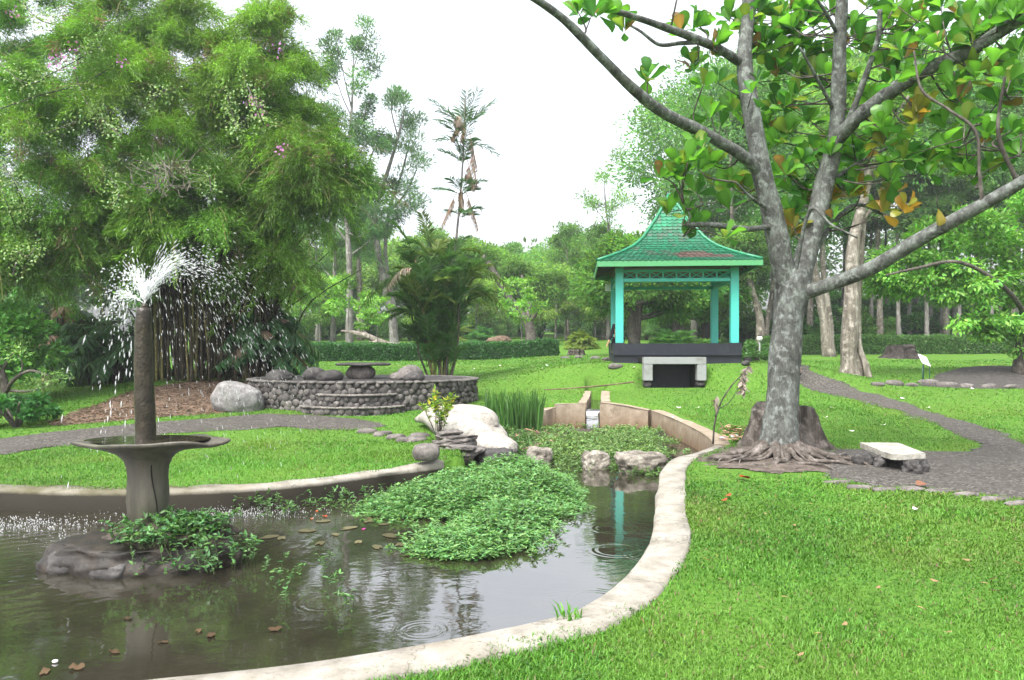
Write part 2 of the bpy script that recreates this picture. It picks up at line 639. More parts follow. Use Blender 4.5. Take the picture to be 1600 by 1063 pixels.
M['rock_brown'] = mat_noise('rock_brown', [(.3, (.07, .062, .058)), (.55, (.15, .135, .125)), (.75, (.21, .195, .18))], 4, .85, 40, .5, .008)
M['rock_dark'] = mat_noise('rock_dark', [(.3, (.02, .019, .018)), (.55, (.055, .052, .05)), (.78, (.12, .115, .11))], 5, .75, 40, .6, .01)
M['slab'] = mat_noise('slab', [(.3, (.2, .185, .15)), (.52, (.36, .345, .30)), (.75, (.44, .425, .39))], 6, .85, 50, .5, .005)
M['litter'] = leaf_mat('litter', .1, .8, .1)
def mat_gravel():
    m, t, b, o = newmat('gravel')
    p = pos(t)
    v = nnode(t, "ShaderNodeTexVoronoi"); v.inputs['Scale'].default_value = 28
    t.links.new(p, v.inputs['Vector'])
    v2 = nnode(t, "ShaderNodeTexVoronoi"); v2.inputs['Scale'].default_value = 28; v2.feature = 'DISTANCE_TO_EDGE'
    t.links.new(p, v2.inputs['Vector'])
    n = noise_n(t, 1.6, 6, .6, p)
    n2 = noise_n(t, 30, 4, .6, p)
    c = ramp(t, v.outputs['Color'], [(.1, (.052, .048, .042)), (.5, (.095, .088, .079)), (.9, (.165, .154, .14))]).outputs[0]
    c = mixc(t, ramp(t, n.outputs[0], [(.48, (0, 0, 0)), (.66, (.8, .8, .8))]).outputs[0], c, (.085, .078, .068))
    e = ramp(t, v2.outputs['Distance'], [(0, (.35, .33, .3)), (.09, (1, 1, 1))]).outputs[0]
    c = mixc(t, .8, c, e, 'MULTIPLY')
    t.links.new(c, b.inputs['Base Color'])
    b.inputs['Roughness'].default_value = .9
    b.inputs['Specular IOR Level'].default_value = .2
    h = ramp(t, v2.outputs['Distance'], [(0, (0, 0, 0)), (.2, (1, 1, 1))]).outputs[0]
    h2 = mixc(t, .4, h, n2.outputs[0])
    bump(t, b, h2, .8, .03)
    return m
M['gravel'] = mat_gravel()
M['root_soil'] = mat_noise('root_soil', [(.3, (.05, .04, .032)), (.5, (.105, .085, .07)), (.7, (.17, .14, .12))], 9, .95, 50, .8, .02)

def mat_lawn():
    m, t, b, o = newmat('lawn')
    p = pos(t)
    n1 = noise_n(t, .35, 5, .6, p); n2 = noise_n(t, 14, 6, .7, p); n3 = noise_n(t, 2.2, 5, .65, p)
    c = ramp(t, n2.outputs[0], [(.3, (.042, .10, .014)), (.5, (.075, .17, .022)), (.7, (.105, .21, .03))]).outputs[0]
    c = mixc(t, ramp(t, n3.outputs[0], [(.45, (0, 0, 0)), (.7, (.5, .5, .5))]).outputs[0], c, (.10, .17, .035))
    c = mixc(t, ramp(t, n1.outputs[0], [(.55, (0, 0, 0)), (.75, (.45, .45, .45))]).outputs[0], c, (.04, .115, .02))
    t.links.new(c, b.inputs['Base Color'])
    b.inputs['Roughness'].default_value = .9
    b.inputs['Specular IOR Level'].default_value = .1
    bump(t, b, n2.outputs[0], .9, .05)
    return m
M['lawn'] = mat_lawn()

def mat_rim(name, pale, z0, z1, mossx=True, k1=.55):
    """concrete, grimy towards the water line, with streaks"""
    m, t, b, o = newmat(name)
    p = pos(t)
    n1 = noise_n(t, 5, 7, .65, p); n2 = noise_n(t, 38, 5, .7, p)
    mp = t.nodes.new("ShaderNodeMapping"); mp.inputs['Scale'].default_value = (1, 1, .12)
    t.links.new(p, mp.inputs['Vector'])
    st = noise_n(t, 7, 5, .6, mp.outputs[0])
    a, b_, c_ = pale
    c = ramp(t, n1.outputs[0], [(.28, a), (.5, b_), (.7, c_)]).outputs[0]
    gr = noise_n(t, 1.7, 5, .6, p)
    c = mixc(t, ramp(t, gr.outputs[0], [(.55, (0, 0, 0)), (.72, (.55, .55, .55))]).outputs[0], c, (.2, .17, .12))
    c = mixc(t, ramp(t, n2.outputs[0], [(.56, (0, 0, 0)), (.68, (.7, .7, .7))]).outputs[0], c, (.11, .10, .075))
    wn = noise_n(t, 3.0, 4, .6, p)
    va = nnode(t, "ShaderNodeVectorMath", operation='MULTIPLY_ADD')
    t.links.new(wn.outputs['Color'], va.inputs[0]); va.inputs[1].default_value = (.5, .5, .5); t.links.new(p, va.inputs[2])
    vc = nnode(t, "ShaderNodeTexVoronoi"); vc.feature = 'DISTANCE_TO_EDGE'; vc.inputs['Scale'].default_value = 1.0
    t.links.new(va.outputs[0], vc.inputs['Vector'])
    c = mixc(t, ramp(t, vc.outputs['Distance'], [(0, (.55, .55, .55)), (.003, (.4, .4, .4)), (.007, (0, 0, 0))]).outputs[0], c, (.05, .045, .03))
    sx = t.nodes.new("ShaderNodeSeparateXYZ"); t.links.new(p, sx.inputs[0])
    mr = t.nodes.new("ShaderNodeMapRange")
    mr.inputs[1].default_value = z1; mr.inputs[2].default_value = z0; mr.clamp = True
    t.links.new(sx.outputs['Z'], mr.inputs[0])
    ad = nnode(t, "ShaderNodeMath", operation='MULTIPLY_ADD')
    t.links.new(st.outputs[0], ad.inputs[0]); ad.inputs[1].default_value = 1.1
    sb = nnode(t, "ShaderNodeMath", operation='SUBTRACT')
    t.links.new(mr.outputs[0], ad.inputs[2])
    t.links.new(ad.outputs[0], sb.inputs[0]); sb.inputs[1].default_value = k1
    cl = nnode(t, "ShaderNodeMath", operation='MULTIPLY'); cl.use_clamp = True
    t.links.new(sb.outputs[0], cl.inputs[0]); t.links.new(mr.outputs[0], cl.inputs[1])
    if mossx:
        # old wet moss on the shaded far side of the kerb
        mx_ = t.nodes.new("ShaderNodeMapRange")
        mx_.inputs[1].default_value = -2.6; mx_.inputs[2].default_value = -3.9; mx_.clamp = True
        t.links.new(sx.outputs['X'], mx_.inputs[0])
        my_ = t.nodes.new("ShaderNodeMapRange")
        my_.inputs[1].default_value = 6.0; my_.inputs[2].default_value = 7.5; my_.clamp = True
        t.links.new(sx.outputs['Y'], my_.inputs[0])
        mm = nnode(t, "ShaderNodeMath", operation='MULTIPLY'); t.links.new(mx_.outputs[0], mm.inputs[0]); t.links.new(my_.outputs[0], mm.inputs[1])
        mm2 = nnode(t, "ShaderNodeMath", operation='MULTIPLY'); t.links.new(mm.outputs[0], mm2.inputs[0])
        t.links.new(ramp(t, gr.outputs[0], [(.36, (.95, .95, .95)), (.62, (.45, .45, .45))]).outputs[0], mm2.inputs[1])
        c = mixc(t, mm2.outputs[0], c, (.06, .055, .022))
    c = mixc(t, cl.outputs[0], c, (.022, .019, .013) if mossx else (.14, .085, .045))
    t.links.new(c, b.inputs['Base Color'])
    b.inputs['Roughness'].default_value = .85
    b.inputs['Specular IOR Level'].default_value = .25
    bump(t, b, n2.outputs[0], .5, .008)
    return m
M['rim'] = mat_rim('rim', ((.14, .127, .102), (.24, .224, .192), (.31, .293, .258)), -.13, -.085, True, .3)
M['wall'] = mat_rim('wall_stained', ((.18, .14, .10), (.26, .21, .155), (.33, .285, .225)), -.35, .16, False)

def mat_water():
    m, t, b, o = newmat('water')
    p = pos(t)
    b.inputs['Base Color'].default_value = (.075, .058, .038, 1)
    n0 = noise_n(t, .9, 4, .6, p)
    c = ramp(t, n0.outputs[0], [(.35, (.017, .0155, .010)), (.65, (.034, .031, .021))]).outputs[0]
    t.links.new(c, b.inputs['Base Color'])
    b.inputs['Roughness'].default_value = .03
    b.inputs['IOR'].default_value = 3.0
    b.inputs['Specular IOR Level'].default_value = .62
    def mth(op, a, bb=None, clamp=False):
        n = nnode(t, "ShaderNodeMath", operation=op); n.use_clamp = clamp
        for i, v in enumerate((a, bb)):
            if v is None: continue
            if hasattr(v, 'is_output'): t.links.new(v, n.inputs[i])
            else: n.inputs[i].default_value = v
        return n.outputs[0]
    mp = t.nodes.new("ShaderNodeMapping"); mp.inputs['Scale'].default_value = (1.0, 1.6, 1)
    t.links.new(p, mp.inputs['Vector'])
    r1 = noise_n(t, 2.2, 3, .55, mp.outputs[0], .4)
    r2 = noise_n(t, 9, 3, .5, mp.outputs[0], .2)
    # choppier round the falling water
    def dist(c):
        n = nnode(t, "ShaderNodeVectorMath", operation='DISTANCE')
        t.links.new(p, n.inputs[0]); n.inputs[1].default_value = c
        return n.outputs['Value']
    hs = mth('MULTIPLY', r1.outputs[0], .0028)
    chop = None
    for c, rad in SPLASH:
        d = dist(c)
        f = mth('SUBTRACT', 1.0, mth('DIVIDE', d, rad), True)
        chop = f if chop is None else mth('MAXIMUM', chop, f)
    hs = mth('ADD', hs, mth('MULTIPLY', r2.outputs[0], mth('ADD', mth('MULTIPLY', chop, .014), .0005)))
    # round waves running out from the fountain
    d = dist(SPLASH[0][0])
    wv = mth('SINE', mth('ADD', mth('MULTIPLY', d, 34.0), mth('MULTIPLY', r1.outputs[0], 9.0)))
    hs = mth('ADD', hs, mth('MULTIPLY', wv, mth('MULTIPLY', mth('SUBTRACT', 1.0, mth('DIVIDE', d, 4.2), True), .0016)))
    for c, rad, amp in RINGS:
        d = dist(c)
        s = mth('SINE', mth('MULTIPLY', d, 2 * math.pi / (rad * .24)))
        q = mth('DIVIDE', mth('SUBTRACT', d, rad * .72), rad * .28)
        e = mth('SUBTRACT', 1.0, mth('MULTIPLY', q, q), True)
        hs = mth('ADD', hs, mth('MULTIPLY', mth('MULTIPLY', s, e), amp * .11))
    bn = bump(t, b, hs, 1.0, 1.0)
    return m
SPLASH = [(tuple(WPX(40, 815)), 1.5), (tuple(WPX(380, 805)), 1.5), (tuple(WPX(130, 850)), .9), (tuple(WPX(300, 800)), .9)]
RINGS = [(tuple(WPX(512, 941)), .26, .0034), (tuple(WPX(963, 860)), .30, .0034), (tuple(WPX(1008, 868)), .22, .003),
         (tuple(WPX(930, 935)), .22, .003), (tuple(WPX(870, 936)), .2, .0024), (tuple(WPX(960, 826)), .3, .003),
         (tuple(WPX(660, 985)), .2, .003)]
M['water'] = mat_water()

def mat_foam():
    m, t, b, o = newmat('droplets')
    b.inputs['Base Color'].default_value = (.92, .93, .93, 1)
    b.inputs['Roughness'].default_value = .12
    b.inputs['Specular IOR Level'].default_value = .6
    tr = t.nodes.new("ShaderNodeBsdfTranslucent"); tr.inputs['Color'].default_value = (.9, .94, .97, 1)
    mx = t.nodes.new("ShaderNodeMixShader"); mx.inputs[0].default_value = .45
    t.links.new(b.outputs[0], mx.inputs[1]); t.links.new(tr.outputs[0], mx.inputs[2])
    tp = t.nodes.new("ShaderNodeBsdfTransparent")
    mx2 = t.nodes.new("ShaderNodeMixShader"); mx2.inputs[0].default_value = .58
    t.links.new(mx.outputs[0], mx2.inputs[1]); t.links.new(tp.outputs[0], mx2.inputs[2])
    t.links.new(mx2.outputs[0], o.inputs[0])
    return m
M['drops'] = mat_foam()

def paint(name, c, rough=.5, dirt=.35, dcol=(.1, .12, .1), spec=.4):
    m, t, b, o = newmat(name)
    p = pos(t)
    n = noise_n(t, 3.5, 7, .68, p); n2 = noise_n(t, 40, 4, .6, p)
    cc = ramp(t, n2.outputs[0], [(.3, tuple(x * .88 for x in c)), (.7, c)]).outputs[0]
    f = ramp(t, n.outputs[0], [(.5, (0, 0, 0)), (.78, (dirt,) * 3)]).outputs[0]
    cc = mixc(t, f, cc, dcol)
    t.links.new(cc, b.inputs['Base Color'])
    b.inputs['Roughness'].default_value = rough
    b.inputs['Specular IOR Level'].default_value = spec
    bump(t, b, n2.outputs[0], .15, .003)
    return m
M['turq'] = paint('turquoise_paint', (.06, .43, .37), .45, .25, (.16, .4, .33))
M['green_paint'] = paint('green_paint', (.07, .27, .11), .5, .3, (.08, .2, .1))
M['dark_wood'] = paint('dark_wood', (.06, .06, .04), .7, .4, (.12, .09, .06))
M['plinth'] = paint('black_plinth_paint', (.009, .012, .02), .55, .35, (.05, .055, .06))
M['white_paint'] = paint('white_paint', (.75, .74, .7), .5, .2, (.4, .38, .33))
M['culvert'] = paint('culvert_concrete', (.25, .262, .26), .85, .8, (.11, .105, .085), .2)
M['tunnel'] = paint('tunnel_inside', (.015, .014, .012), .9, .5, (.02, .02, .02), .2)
M['green_metal'] = paint('green_metal', (.03, .09, .06), .5, .3, (.02, .03, .03))

def mat_tile():
    m, t, b, o = newmat('roof_tile')
    a = nnode(t, "ShaderNodeAttribute", attribute_name='Col')
    n = noise_n(t, 9, 6, .65, pos(t)); 
    d = ramp(t, n.outputs[0], [(.3, (.55, .58, .55)), (.55, (1, 1, 1)), (.75, (1.15, 1.15, 1.15))]).outputs[0]
    c = mixc(t, 1.0, a.outputs['Color'], d, 'MULTIPLY')
    t.links.new(c, b.inputs['Base Color'])
    b.inputs['Roughness'].default_value = .42
    b.inputs['Specular IOR Level'].default_value = .45
    return m
M['tile'] = mat_tile()

# ------------------------------------------------------------------ the ground: one sheet out to the horizon
def axis(lo, hi, step, flo, fhi, grow=1.14, mx=25):
    a = list(np.arange(lo, hi + 1e-6, step))
    s = step; v = a[-1]
    while v < fhi:
        s = min(s * grow, mx); v += s; a.append(v)
    s = step; v = a[0]; pre = []
    while v > flo:
        s = min(s * grow, mx); v -= s; pre.append(v)
    return np.array(pre[::-1] + a)
gx = axis(-9.6, 5.8, .1, -320, 320, 1.07)
gy = axis(2.6, 22.6, .1, -40, 690, 1.04)
XX, YY = np.meshgrid(gx, gy)
ZZ = gmesh(XX, YY)
nx, ny = len(gx), len(gy)
ii, jj = np.meshgrid(np.arange(nx - 1), np.arange(ny - 1))
q = np.stack([jj * nx + ii, jj * nx + ii + 1, (jj + 1) * nx + ii + 1, (jj + 1) * nx + ii], -1).reshape(-1, 4)
cx = (gx[ii] + gx[ii + 1]).ravel() / 2; cyy = (gy[jj] + gy[jj + 1]).ravel() / 2
hole = (np.abs(cx - TUN_X) < .66) & (cyy > 21.1) & (cyy < 24.2)
hole |= inpoly(cx, cyy, np.array(POND)) & (distpoly(cx, cyy, POND, True) > .25) & (cyy < 9.5)
q = q[~hole]
V = np.stack([XX, YY, ZZ], -1).reshape(-1, 3)
ground = link_mesh('ground', V, [q], M['lawn'])
tag(ground, kind='structure')

# water
gxw = np.arange(-9.8, 3.6, .2); gyw = np.arange(2.7, 18.4, .2)
A, B = np.meshgrid(gxw, gyw)
nxw, nyw = len(gxw), len(gyw)
ii, jj = np.meshgrid(np.arange(nxw - 1), np.arange(nyw - 1))
q = np.stack([jj * nxw + ii, jj * nxw + ii + 1, (jj + 1) * nxw + ii + 1, (jj + 1) * nxw + ii], -1).reshape(-1, 4)
V = np.stack([A, B, np.full(A.shape, WATER_Z)], -1).reshape(-1, 3)
tag(link_mesh('pond_water', V, [q], M['water']), kind='structure')
# the stream in the channel, with its little fall
sp = np.array([(2.25, 20.7, .10), (2.2, 20.2, .085), (1.93, 18.6, .06), (1.92, 18.22, .05), (1.92, 18.1, -.02), (1.92, 18.03, -.2), (1.92, 18.0, -.4)])
sp = catmull(sp, 4)
V = np.vstack([sp + (-.17, 0, 0), sp, sp + (.17, 0, 0)])
n = len(sp)
i = np.arange(n - 1)
q = np.vstack([np.stack([k * n + i, (k + 1) * n + i, (k + 1) * n + i + 1, k * n + i + 1], 1) for k in (0, 1)])
tag(link_mesh('stream_water', V, [q], M['water']), kind='structure')

# ------------------------------------------------------------------ paths and bare soil: thin sheets draped on the land
def gpoly(pts):
    return np.array([G(*p)[:2] for p in pts])
def drape(name, poly, mat, off, step=.07, wob=.14, clip=None):
    poly = np.asarray(poly, float)
    x0, y0 = poly.min(0) - .3; x1, y1 = poly.max(0) + .3
    xs = np.arange(x0, x1, step); ys = np.arange(y0, y1, step)
    A, B = np.meshgrid(xs, ys)
    a, b = A.ravel(), B.ravel()
    P = np.stack([a, b, 0 * a], 1)
    wa = a + wob * fbm(P, 1.4, 31, 3); wb = b + wob * fbm(P, 1.4, 57, 3)
    keep = inpoly(wa, wb, poly)
    keep = keep.reshape(A.shape)
    i, j = np.meshgrid(np.arange(len(xs) - 1), np.arange(len(ys) - 1))
    k = keep[:-1, :-1] & keep[1:, :-1] & keep[:-1, 1:] & keep[1:, 1:]
    nx_ = len(xs)
    qq = np.stack([j * nx_ + i, j * nx_ + i + 1, (j + 1) * nx_ + i + 1, (j + 1) * nx_ + i], -1)[k]
    d = distpoly(a, b, poly, True)
    Z = gmesh(A, B).ravel() + off * sstep(0, .25, d) + .004 + .012 * (vnoise(P, 5, 3) + 1) * sstep(.05, .5, d)
    V = np.stack([a, b, Z], 1)
    used = np.unique(qq)
    mp = np.full(len(V), -1); mp[used] = np.arange(len(used))
    return tag(link_mesh(name, V[used], [mp[qq]], mat), kind='structure')
PATH_L = gpoly([(-220, 712), (0, 686), (100, 673), (210, 662), (330, 654), (420, 646), (500, 650), (570, 655), (606, 668), (540, 672), (440, 670),
                (330, 674), (200, 686), (100, 699), (0, 714), (-220, 745)])
SOIL_L = gpoly([(60, 668), (130, 640), (200, 612), (290, 596), (420, 600), (430, 638), (330, 648), (220, 656), (120, 664)])
PATH_R = gpoly([(1192, 560), (1218, 577), (1255, 603), (1330, 624), (1400, 643), (1470, 668), (1515, 692), (1508, 706), (1440, 705), (1370, 702),
                (1300, 702), (1270, 715), (1290, 748), (1360, 764), (1450, 766), (1530, 776), (1620, 788), (1800, 812),
                (1800, 745), (1600, 692), (1530, 664), (1440, 638), (1380, 617), (1320, 600), (1272, 580), (1250, 562), (1235, 554)])
SOIL_T = gpoly([(1095, 735), (1130, 700), (1170, 688), (1230, 690), (1300, 700), (1310, 742), (1230, 746), (1150, 742)])
SOIL_R = gpoly([(1432, 604), (1462, 585), (1510, 574), (1600, 571), (1720, 571), (1720, 607), (1600, 608), (1500, 608)])
SOIL_G = np.array([(2.9, 21.75), (3.6, 21.7), (3.62, 21.95), (2.9, 22.0)])
drape('gravel_path', PATH_R, M['gravel'], .014)
drape('footpath', PATH_L, M['gravel'], .014)
drape('soil', SOIL_L, M['soil'], .016)
drape('soil', SOIL_T, M['root_soil'], .008, .04, .22)
M['dark_soil'] = mat_noise('dark_soil', [(.3, (.03, .027, .024)), (.5, (.06, .054, .049)), (.7, (.11, .10, .092))], 9, .95, 50, .8, .02)
drape('soil', SOIL_R, M['dark_soil'], .018)

NOGRASS = [PATH_L, PATH_R, SOIL_R]
THIN = [SOIL_L, SOIL_T]

# ------------------------------------------------------------------ pond edge, retaining walls, channel
def sweep(line, prof, closed=False, wave=.0, seed=0, zf=None):
    """prof: (offset to the right of travel, z)"""
    p = np.asarray(line, float)
    n = len(p)
    t = np.gradient(p, axis=0)
    t = t / np.linalg.norm(t, axis=1, keepdims=True)
    nr = np.stack([t[:, 1], -t[:, 0]], 1)
    V = []
    for k, (o, z) in enumerate(prof):
        P3 = np.concatenate([p + nr * o, np.full((n, 1), z)], 1)
        wv = wave * fbm(P3 + 3, 1.8, seed + k, 3)
        P3[:, 2] += wv * .6
        P3[:, :2] += nr * (wv * 1.2)[:, None] * (0 if k == 0 else 1)
        if zf is not None: P3[:, 2] += zf(p) * (1 if z > -.2 else 0)
        V.append(P3)
    V = np.vstack(V)
    i = np.arange(n - 1)
    m = len(prof)
    Q = np.vstack([np.stack([k * n + i, k * n + i + 1, (k + 1) * n + i + 1, (k + 1) * n + i], 1) for k in range(m - 1)])
    # end caps
    c0 = np.array([k * n for k in range(m)]); c1 = c0 + n - 1
    T = [(c0[0], c0[k + 1], c0[k]) for k in range(1, m - 1)] + [(c1[0], c1[k], c1[k + 1]) for k in range(1, m - 1)]
    return V, [Q, np.array(T)]
rimprof = [(0, -.9), (.0, -.33), (.0, .0), (.02, .028), (.14, .036), (.28, .03), (.30, .0), (.31, -.4)]
line = np.vstack([catmull(POND_L, 14)[:-1], catmull(POND_R, 14)])
line = line[5:]
V, Fs = sweep(line, rimprof, wave=.018, seed=4, zf=lambda p: -LOWER * sstep(-.4, -1.7, p[:, 0]) * sstep(5.5, 7.5, p[:, 1]))
pe = link_mesh('pond_edging', V, Fs, M['rim'])
tag(pe, 'pale concrete kerb curving round the fountain pond', 'kerb')
# upper pool walls
def wall(name, line, th, ztop, label, zb=-.9, mat='wall', per=6, n=None):
    l = np.asarray(line, float)
    zt = np.asarray(ztop, float)
    q3 = catmull(np.hstack([l, zt[:, None]]), per) if per else np.hstack([l, zt[:, None]])
    p = q3[:, :2]; zz = q3[:, 2]
    V, Fs = sweep(p, [(0, zb), (0, -.34), (0, -.12), (0, -.012), (.012, 0), (th - .012, 0), (th, -.012), (th, zb)], wave=.01, seed=9)
    m = len(p)
    for k in range(3, 7):
        V[k * m:(k + 1) * m, 2] += zz
    V[2 * m:3 * m, 2] += zz * .6
    o = link_mesh(name, V, Fs, M[mat], smooth=False)
    return tag(o, label, 'retaining wall')
wall('retaining_wall', list(reversed([(3.16, 12.0), (3.3, 12.9), (3.36, 14.2), (3.32, 16.0), (3.18, 17.62)])), -.24, list(reversed([.035, .04, .05, .07, .09])),
     'stained concrete retaining wall running back from the kerb beside the swampy pool')
wall('retaining_wall', [(3.19, 17.66), (2.7, 17.9), (2.115, 18.1)], -.22, [.10, .19, .25], 'brown streaked concrete wall with white top right of the water channel', per=4)
wall('retaining_wall', [(1.72, 18.1), (1.35, 18.12), (1.0, 18.08)], -.22, [.22, .21, .20], 'short concrete wall with white top between reeds and the water channel', per=3)
wall('retaining_wall', [(.985, 18.14), (.8, 18.05), (.62, 17.85)], -.22, [.12, .11, .08], 'low grey concrete wall end standing against the green reeds', per=3)
wall('channel_wall', [(2.115, 18.16), (2.2, 19.0), (2.37, 20.3)], .22, [.25, .27, .37], 'white topped side wall of the narrow water channel, on the gazebo side', per=4)
wall('channel_wall', [(2.1, 20.4), (1.93, 19.2), (1.76, 18.16)], .2, [.36, .27, .22], 'grey side wall of the narrow water channel, on the reed side', per=4)
# gutter edging running along the foot of the bank
p0, p1 = G(850, 610), G(1000, 608)
gl = np.array([p0 + (p1 - p0) * k for k in np.linspace(0, 1, 14)])
gl[:, 2] = g0(gl[:, 0], gl[:, 1]) + .008
V, Fs = tube(gl, .022, 7, .3, 6, 3)
tag(link_mesh('gutter_kerb', V, Fs, M['soil']), 'thin earthen gutter edge across the grass below the gazebo bank', 'kerb')
# ------------------------------------------------------------------ gazebo
GX, GY, GR = 4.88, 23.75, math.radians(-5.0)
gaz = empty('gazebo', (GX, GY, 0), GR)
tag(gaz, 'open turquoise gazebo with tall green tiled roof on a black base', 'gazebo')
GF = 1.62                   # parapet top
H = 1.80                    # half width of the base
mb = MB()
mb.add(*bbox_bev(0, 0, .75, 2 * H, 2 * H, 1.06, .015))             # slab, floor at 1.28
mb.build('base', M['plinth'], gaz, smooth=False)
mb = MB()
th = .14
mb.add(*bbox_bev(0, -H + th / 2 + .004, 1.45, 2 * H - .6, th, .34, .01))
mb.add(*bbox_bev(-H + th / 2 + .004, 0, 1.45, th, 2 * H - .6, .34, .01))
mb.add(*bbox_bev(H - th / 2 - .004, -.9, 1.45, th, 1.2, .34, .01))
mb.add(*bbox_bev(0, H - th / 2 - .004, 1.42, 2 * H - .6, th, .28, .01))
mb.build('parapet', M['plinth'], gaz, smooth=False)
mb = MB()
mb.add(*bbox_bev(0, -H - .03, 1.30, 2 * H + .02, .07, .05, .01))
mb.build('ledge', M['plinth'], gaz, smooth=False)
mb = MB()
mb.add(*bbox_bev(0, 0, 1.29, 2 * H - .3, 2 * H - .3, .03, .004))
mb.build('floor', M['culvert'], gaz, smooth=False)
for sx in (-1, 1):
    for sy in (-1, 1):
        mb = MB()
        mb.add(*bbox_bev(sx * (H - .15), sy * (H - .15), 1.455, .32, .32, .36, .012))
        pd = mb.build('pier', M['plinth'], gaz, smooth=False)
        mb = MB()
        mb.add(*bbox_bev(sx * (H - .17), sy * (H - .17), (1.63 + 3.86) / 2, .225, .225, 3.86 - 1.63, .012))
        mb.build('column', M['turq'], gaz, smooth=False)
# frieze: rails, posts, crosses
zt, zb = 3.72, 3.43
for side in range(4):
    mb = MB()
    a = side * math.pi / 2
    c, s_ = math.cos(a), math.sin(a)
    def rot(V):
        return V @ np.array([[c, s_, 0], [-s_, c, 0], [0, 0, 1]])
    L = 2 * (H - .17) - .226
    yv = -(H - .17)
    V, Fq = bbox_bev(0, yv, zb + .02, L, .13, .10, .006); mb.add(rot(V), Fq)
    V, Fq = bbox_bev(0, yv, zt, L, .09, .06, .006); mb.add(rot(V), Fq)
    nb = 8
    bw = L / nb
    for k in range(nb + 1):
        if 0 < k < nb:
            V, Fq = bbox_bev(-L / 2 + k * bw, yv, (zb + zt) / 2 + .02, .045, .06, zt - zb - .10, .004); mb.add(rot(V), Fq)
    for k in range(nb):
        x0, x1 = -L / 2 + k * bw + .02, -L / 2 + (k + 1) * bw - .02
        for (p, q_) in (((x0, yv - .012, zb + .07), (x1, yv - .012, zt - .03)), ((x0, yv + .012, zt - .03), (x1, yv + .012, zb + .07))):
            V, Fq = tube([p, q_], .013, 4); mb.add(rot(V), Fq)
    fr = mb.build('frieze', M['turq'], gaz, smooth=False)
# roof
prof = [(2.27, 3.95), (1.9, 4.105), (1.55, 4.27), (1.25, 4.44), (1.05, 4.60), (.88, 4.78), (.7, 5.04), (.5, 5.34), (.3, 5.68), (.12, 6.0), (.045, 6.17)]
prof = np.array(prof)
sl = np.concatenate([[0], np.cumsum(np.hypot(*np.diff(prof, axis=0).T))])
rows = 25
ss = np.linspace(0, sl[-1], rows + 1)
rw = np.interp(ss, sl, prof[:, 0]); rz_ = np.interp(ss, sl, prof[:, 1])
mb = MB(); mt = MB()
rs = np.random.RandomState(3)
for side in range(4):
    a = side * math.pi / 2
    c, s_ = math.cos(a), math.sin(a)
    RM = np.array([[c, s_, 0], [-s_, c, 0], [0, 0, 1]])
    for r in range(rows):
        w0, w1, z0, z1 = rw[r], rw[r + 1], rz_[r], rz_[r + 1]
        mb.add(np.array([(-w0, -w0, z0 - .03), (w0, -w0, z0 - .03), (w1, -w1, z1 - .03), (-w1, -w1, z1 - .03)]) @ RM, [np.array([(0, 1, 2, 3)])], (.01, .09, .045))
        tw = .155
        nt_ = max(1, int(round(2 * w0 / tw)))
        off = .5 if r % 2 else 0
        for k in range(-1, nt_ + 1):
            xa = -w0 + (k + off) * 2 * w0 / nt_ + .004; xb = xa + 2 * w0 / nt_ - .008
            xa, xb = max(xa, -w0), min(xb, w0)
            if xb - xa < .02: continue
            sc_ = w1 / w0
            lift = .022 + .006 * rs.rand()
            xm = (xa + xb) / 2
            dy = .03
            dn = np.array([0, -(z1 - z0), (w0 - w1)]); dn = dn / max(np.linalg.norm(dn), 1e-6) * -1
            up = np.array([0, -(z1 - z0), (w0 - w1)]); up = -up if up[2] < 0 else up
            up = up / max(np.linalg.norm(up), 1e-6)
            down = np.array([0, -(w0 - w1), -(z0 * 0 + (z1 - z0))]); down = down / max(np.linalg.norm(down), 1e-6)
            Vt = []
            for (x, yy_, zz_, e) in ((xa, -w0, z0, .0), (xm, -w0, z0, .035), (xb, -w0, z0, .0)):
                Vt.append(np.array([x, yy_, zz_]) + up * lift + down * e)
            Vt.append(np.array([np.clip(xb, -w1, w1), -w1, z1]) + up * .004); Vt.append(np.array([np.clip(xa, -w1, w1), -w1, z1]) + up * .004)
            top = np.array(Vt)
            und = top[:3] - up * .016
            Vv = np.vstack([top, und])
            g = .8 + .4 * rs.rand()
            col = np.array([.007, .105 * g, .05 * g])
            if r > 14: col = np.array([.007, .165 * g, .075 * g])
            wob = vnoise(np.array([[xm * 1.3, r * .33, side * 9.1]]), 1.2, 5)[0]
            if side == 0 and 1 <= r <= 6 and 0.0 < xm < 1.6 and wob + .9 * math.exp(-((xm - .85) / .6) ** 2 - ((r - 3) / 1.6) ** 2) > .62:
                col = np.array([.095, .06, .05]) * g
            elif wob > .4 and rs.rand() < .6: col = col * (.62, .62, .7) + (.03, .02, .015)
            mt.add(Vv @ RM, [np.array([(0, 1, 4), (1, 3, 4), (1, 2, 3)]), np.array([(5, 6, 1, 0), (6, 7, 2, 1)])], col)
rf = mt.build('roof', M['tile'], gaz, smooth=False)
mb.build('roof_deck', M['dark_wood'], rf, smooth=False)
mb = MB()
for a in range(4):
    an = a * math.pi / 2 + math.pi / 4
    path = [(w_ * 1.4142 * math.cos(an), w_ * 1.4142 * math.sin(an), z_ + .03) for w_, z_ in prof]
    V, Fq = tube(path, .05, 6); mb.add(V, Fq, (.008, .17, .075))
V, Fq = rock((0, 0, 6.19), (.07, .07, .09), sub=2, amp=.05); mb.add(V, Fq, (.008, .17, .075))
mb.build('hip_ridge', M['tile'], rf)
mb = MB()
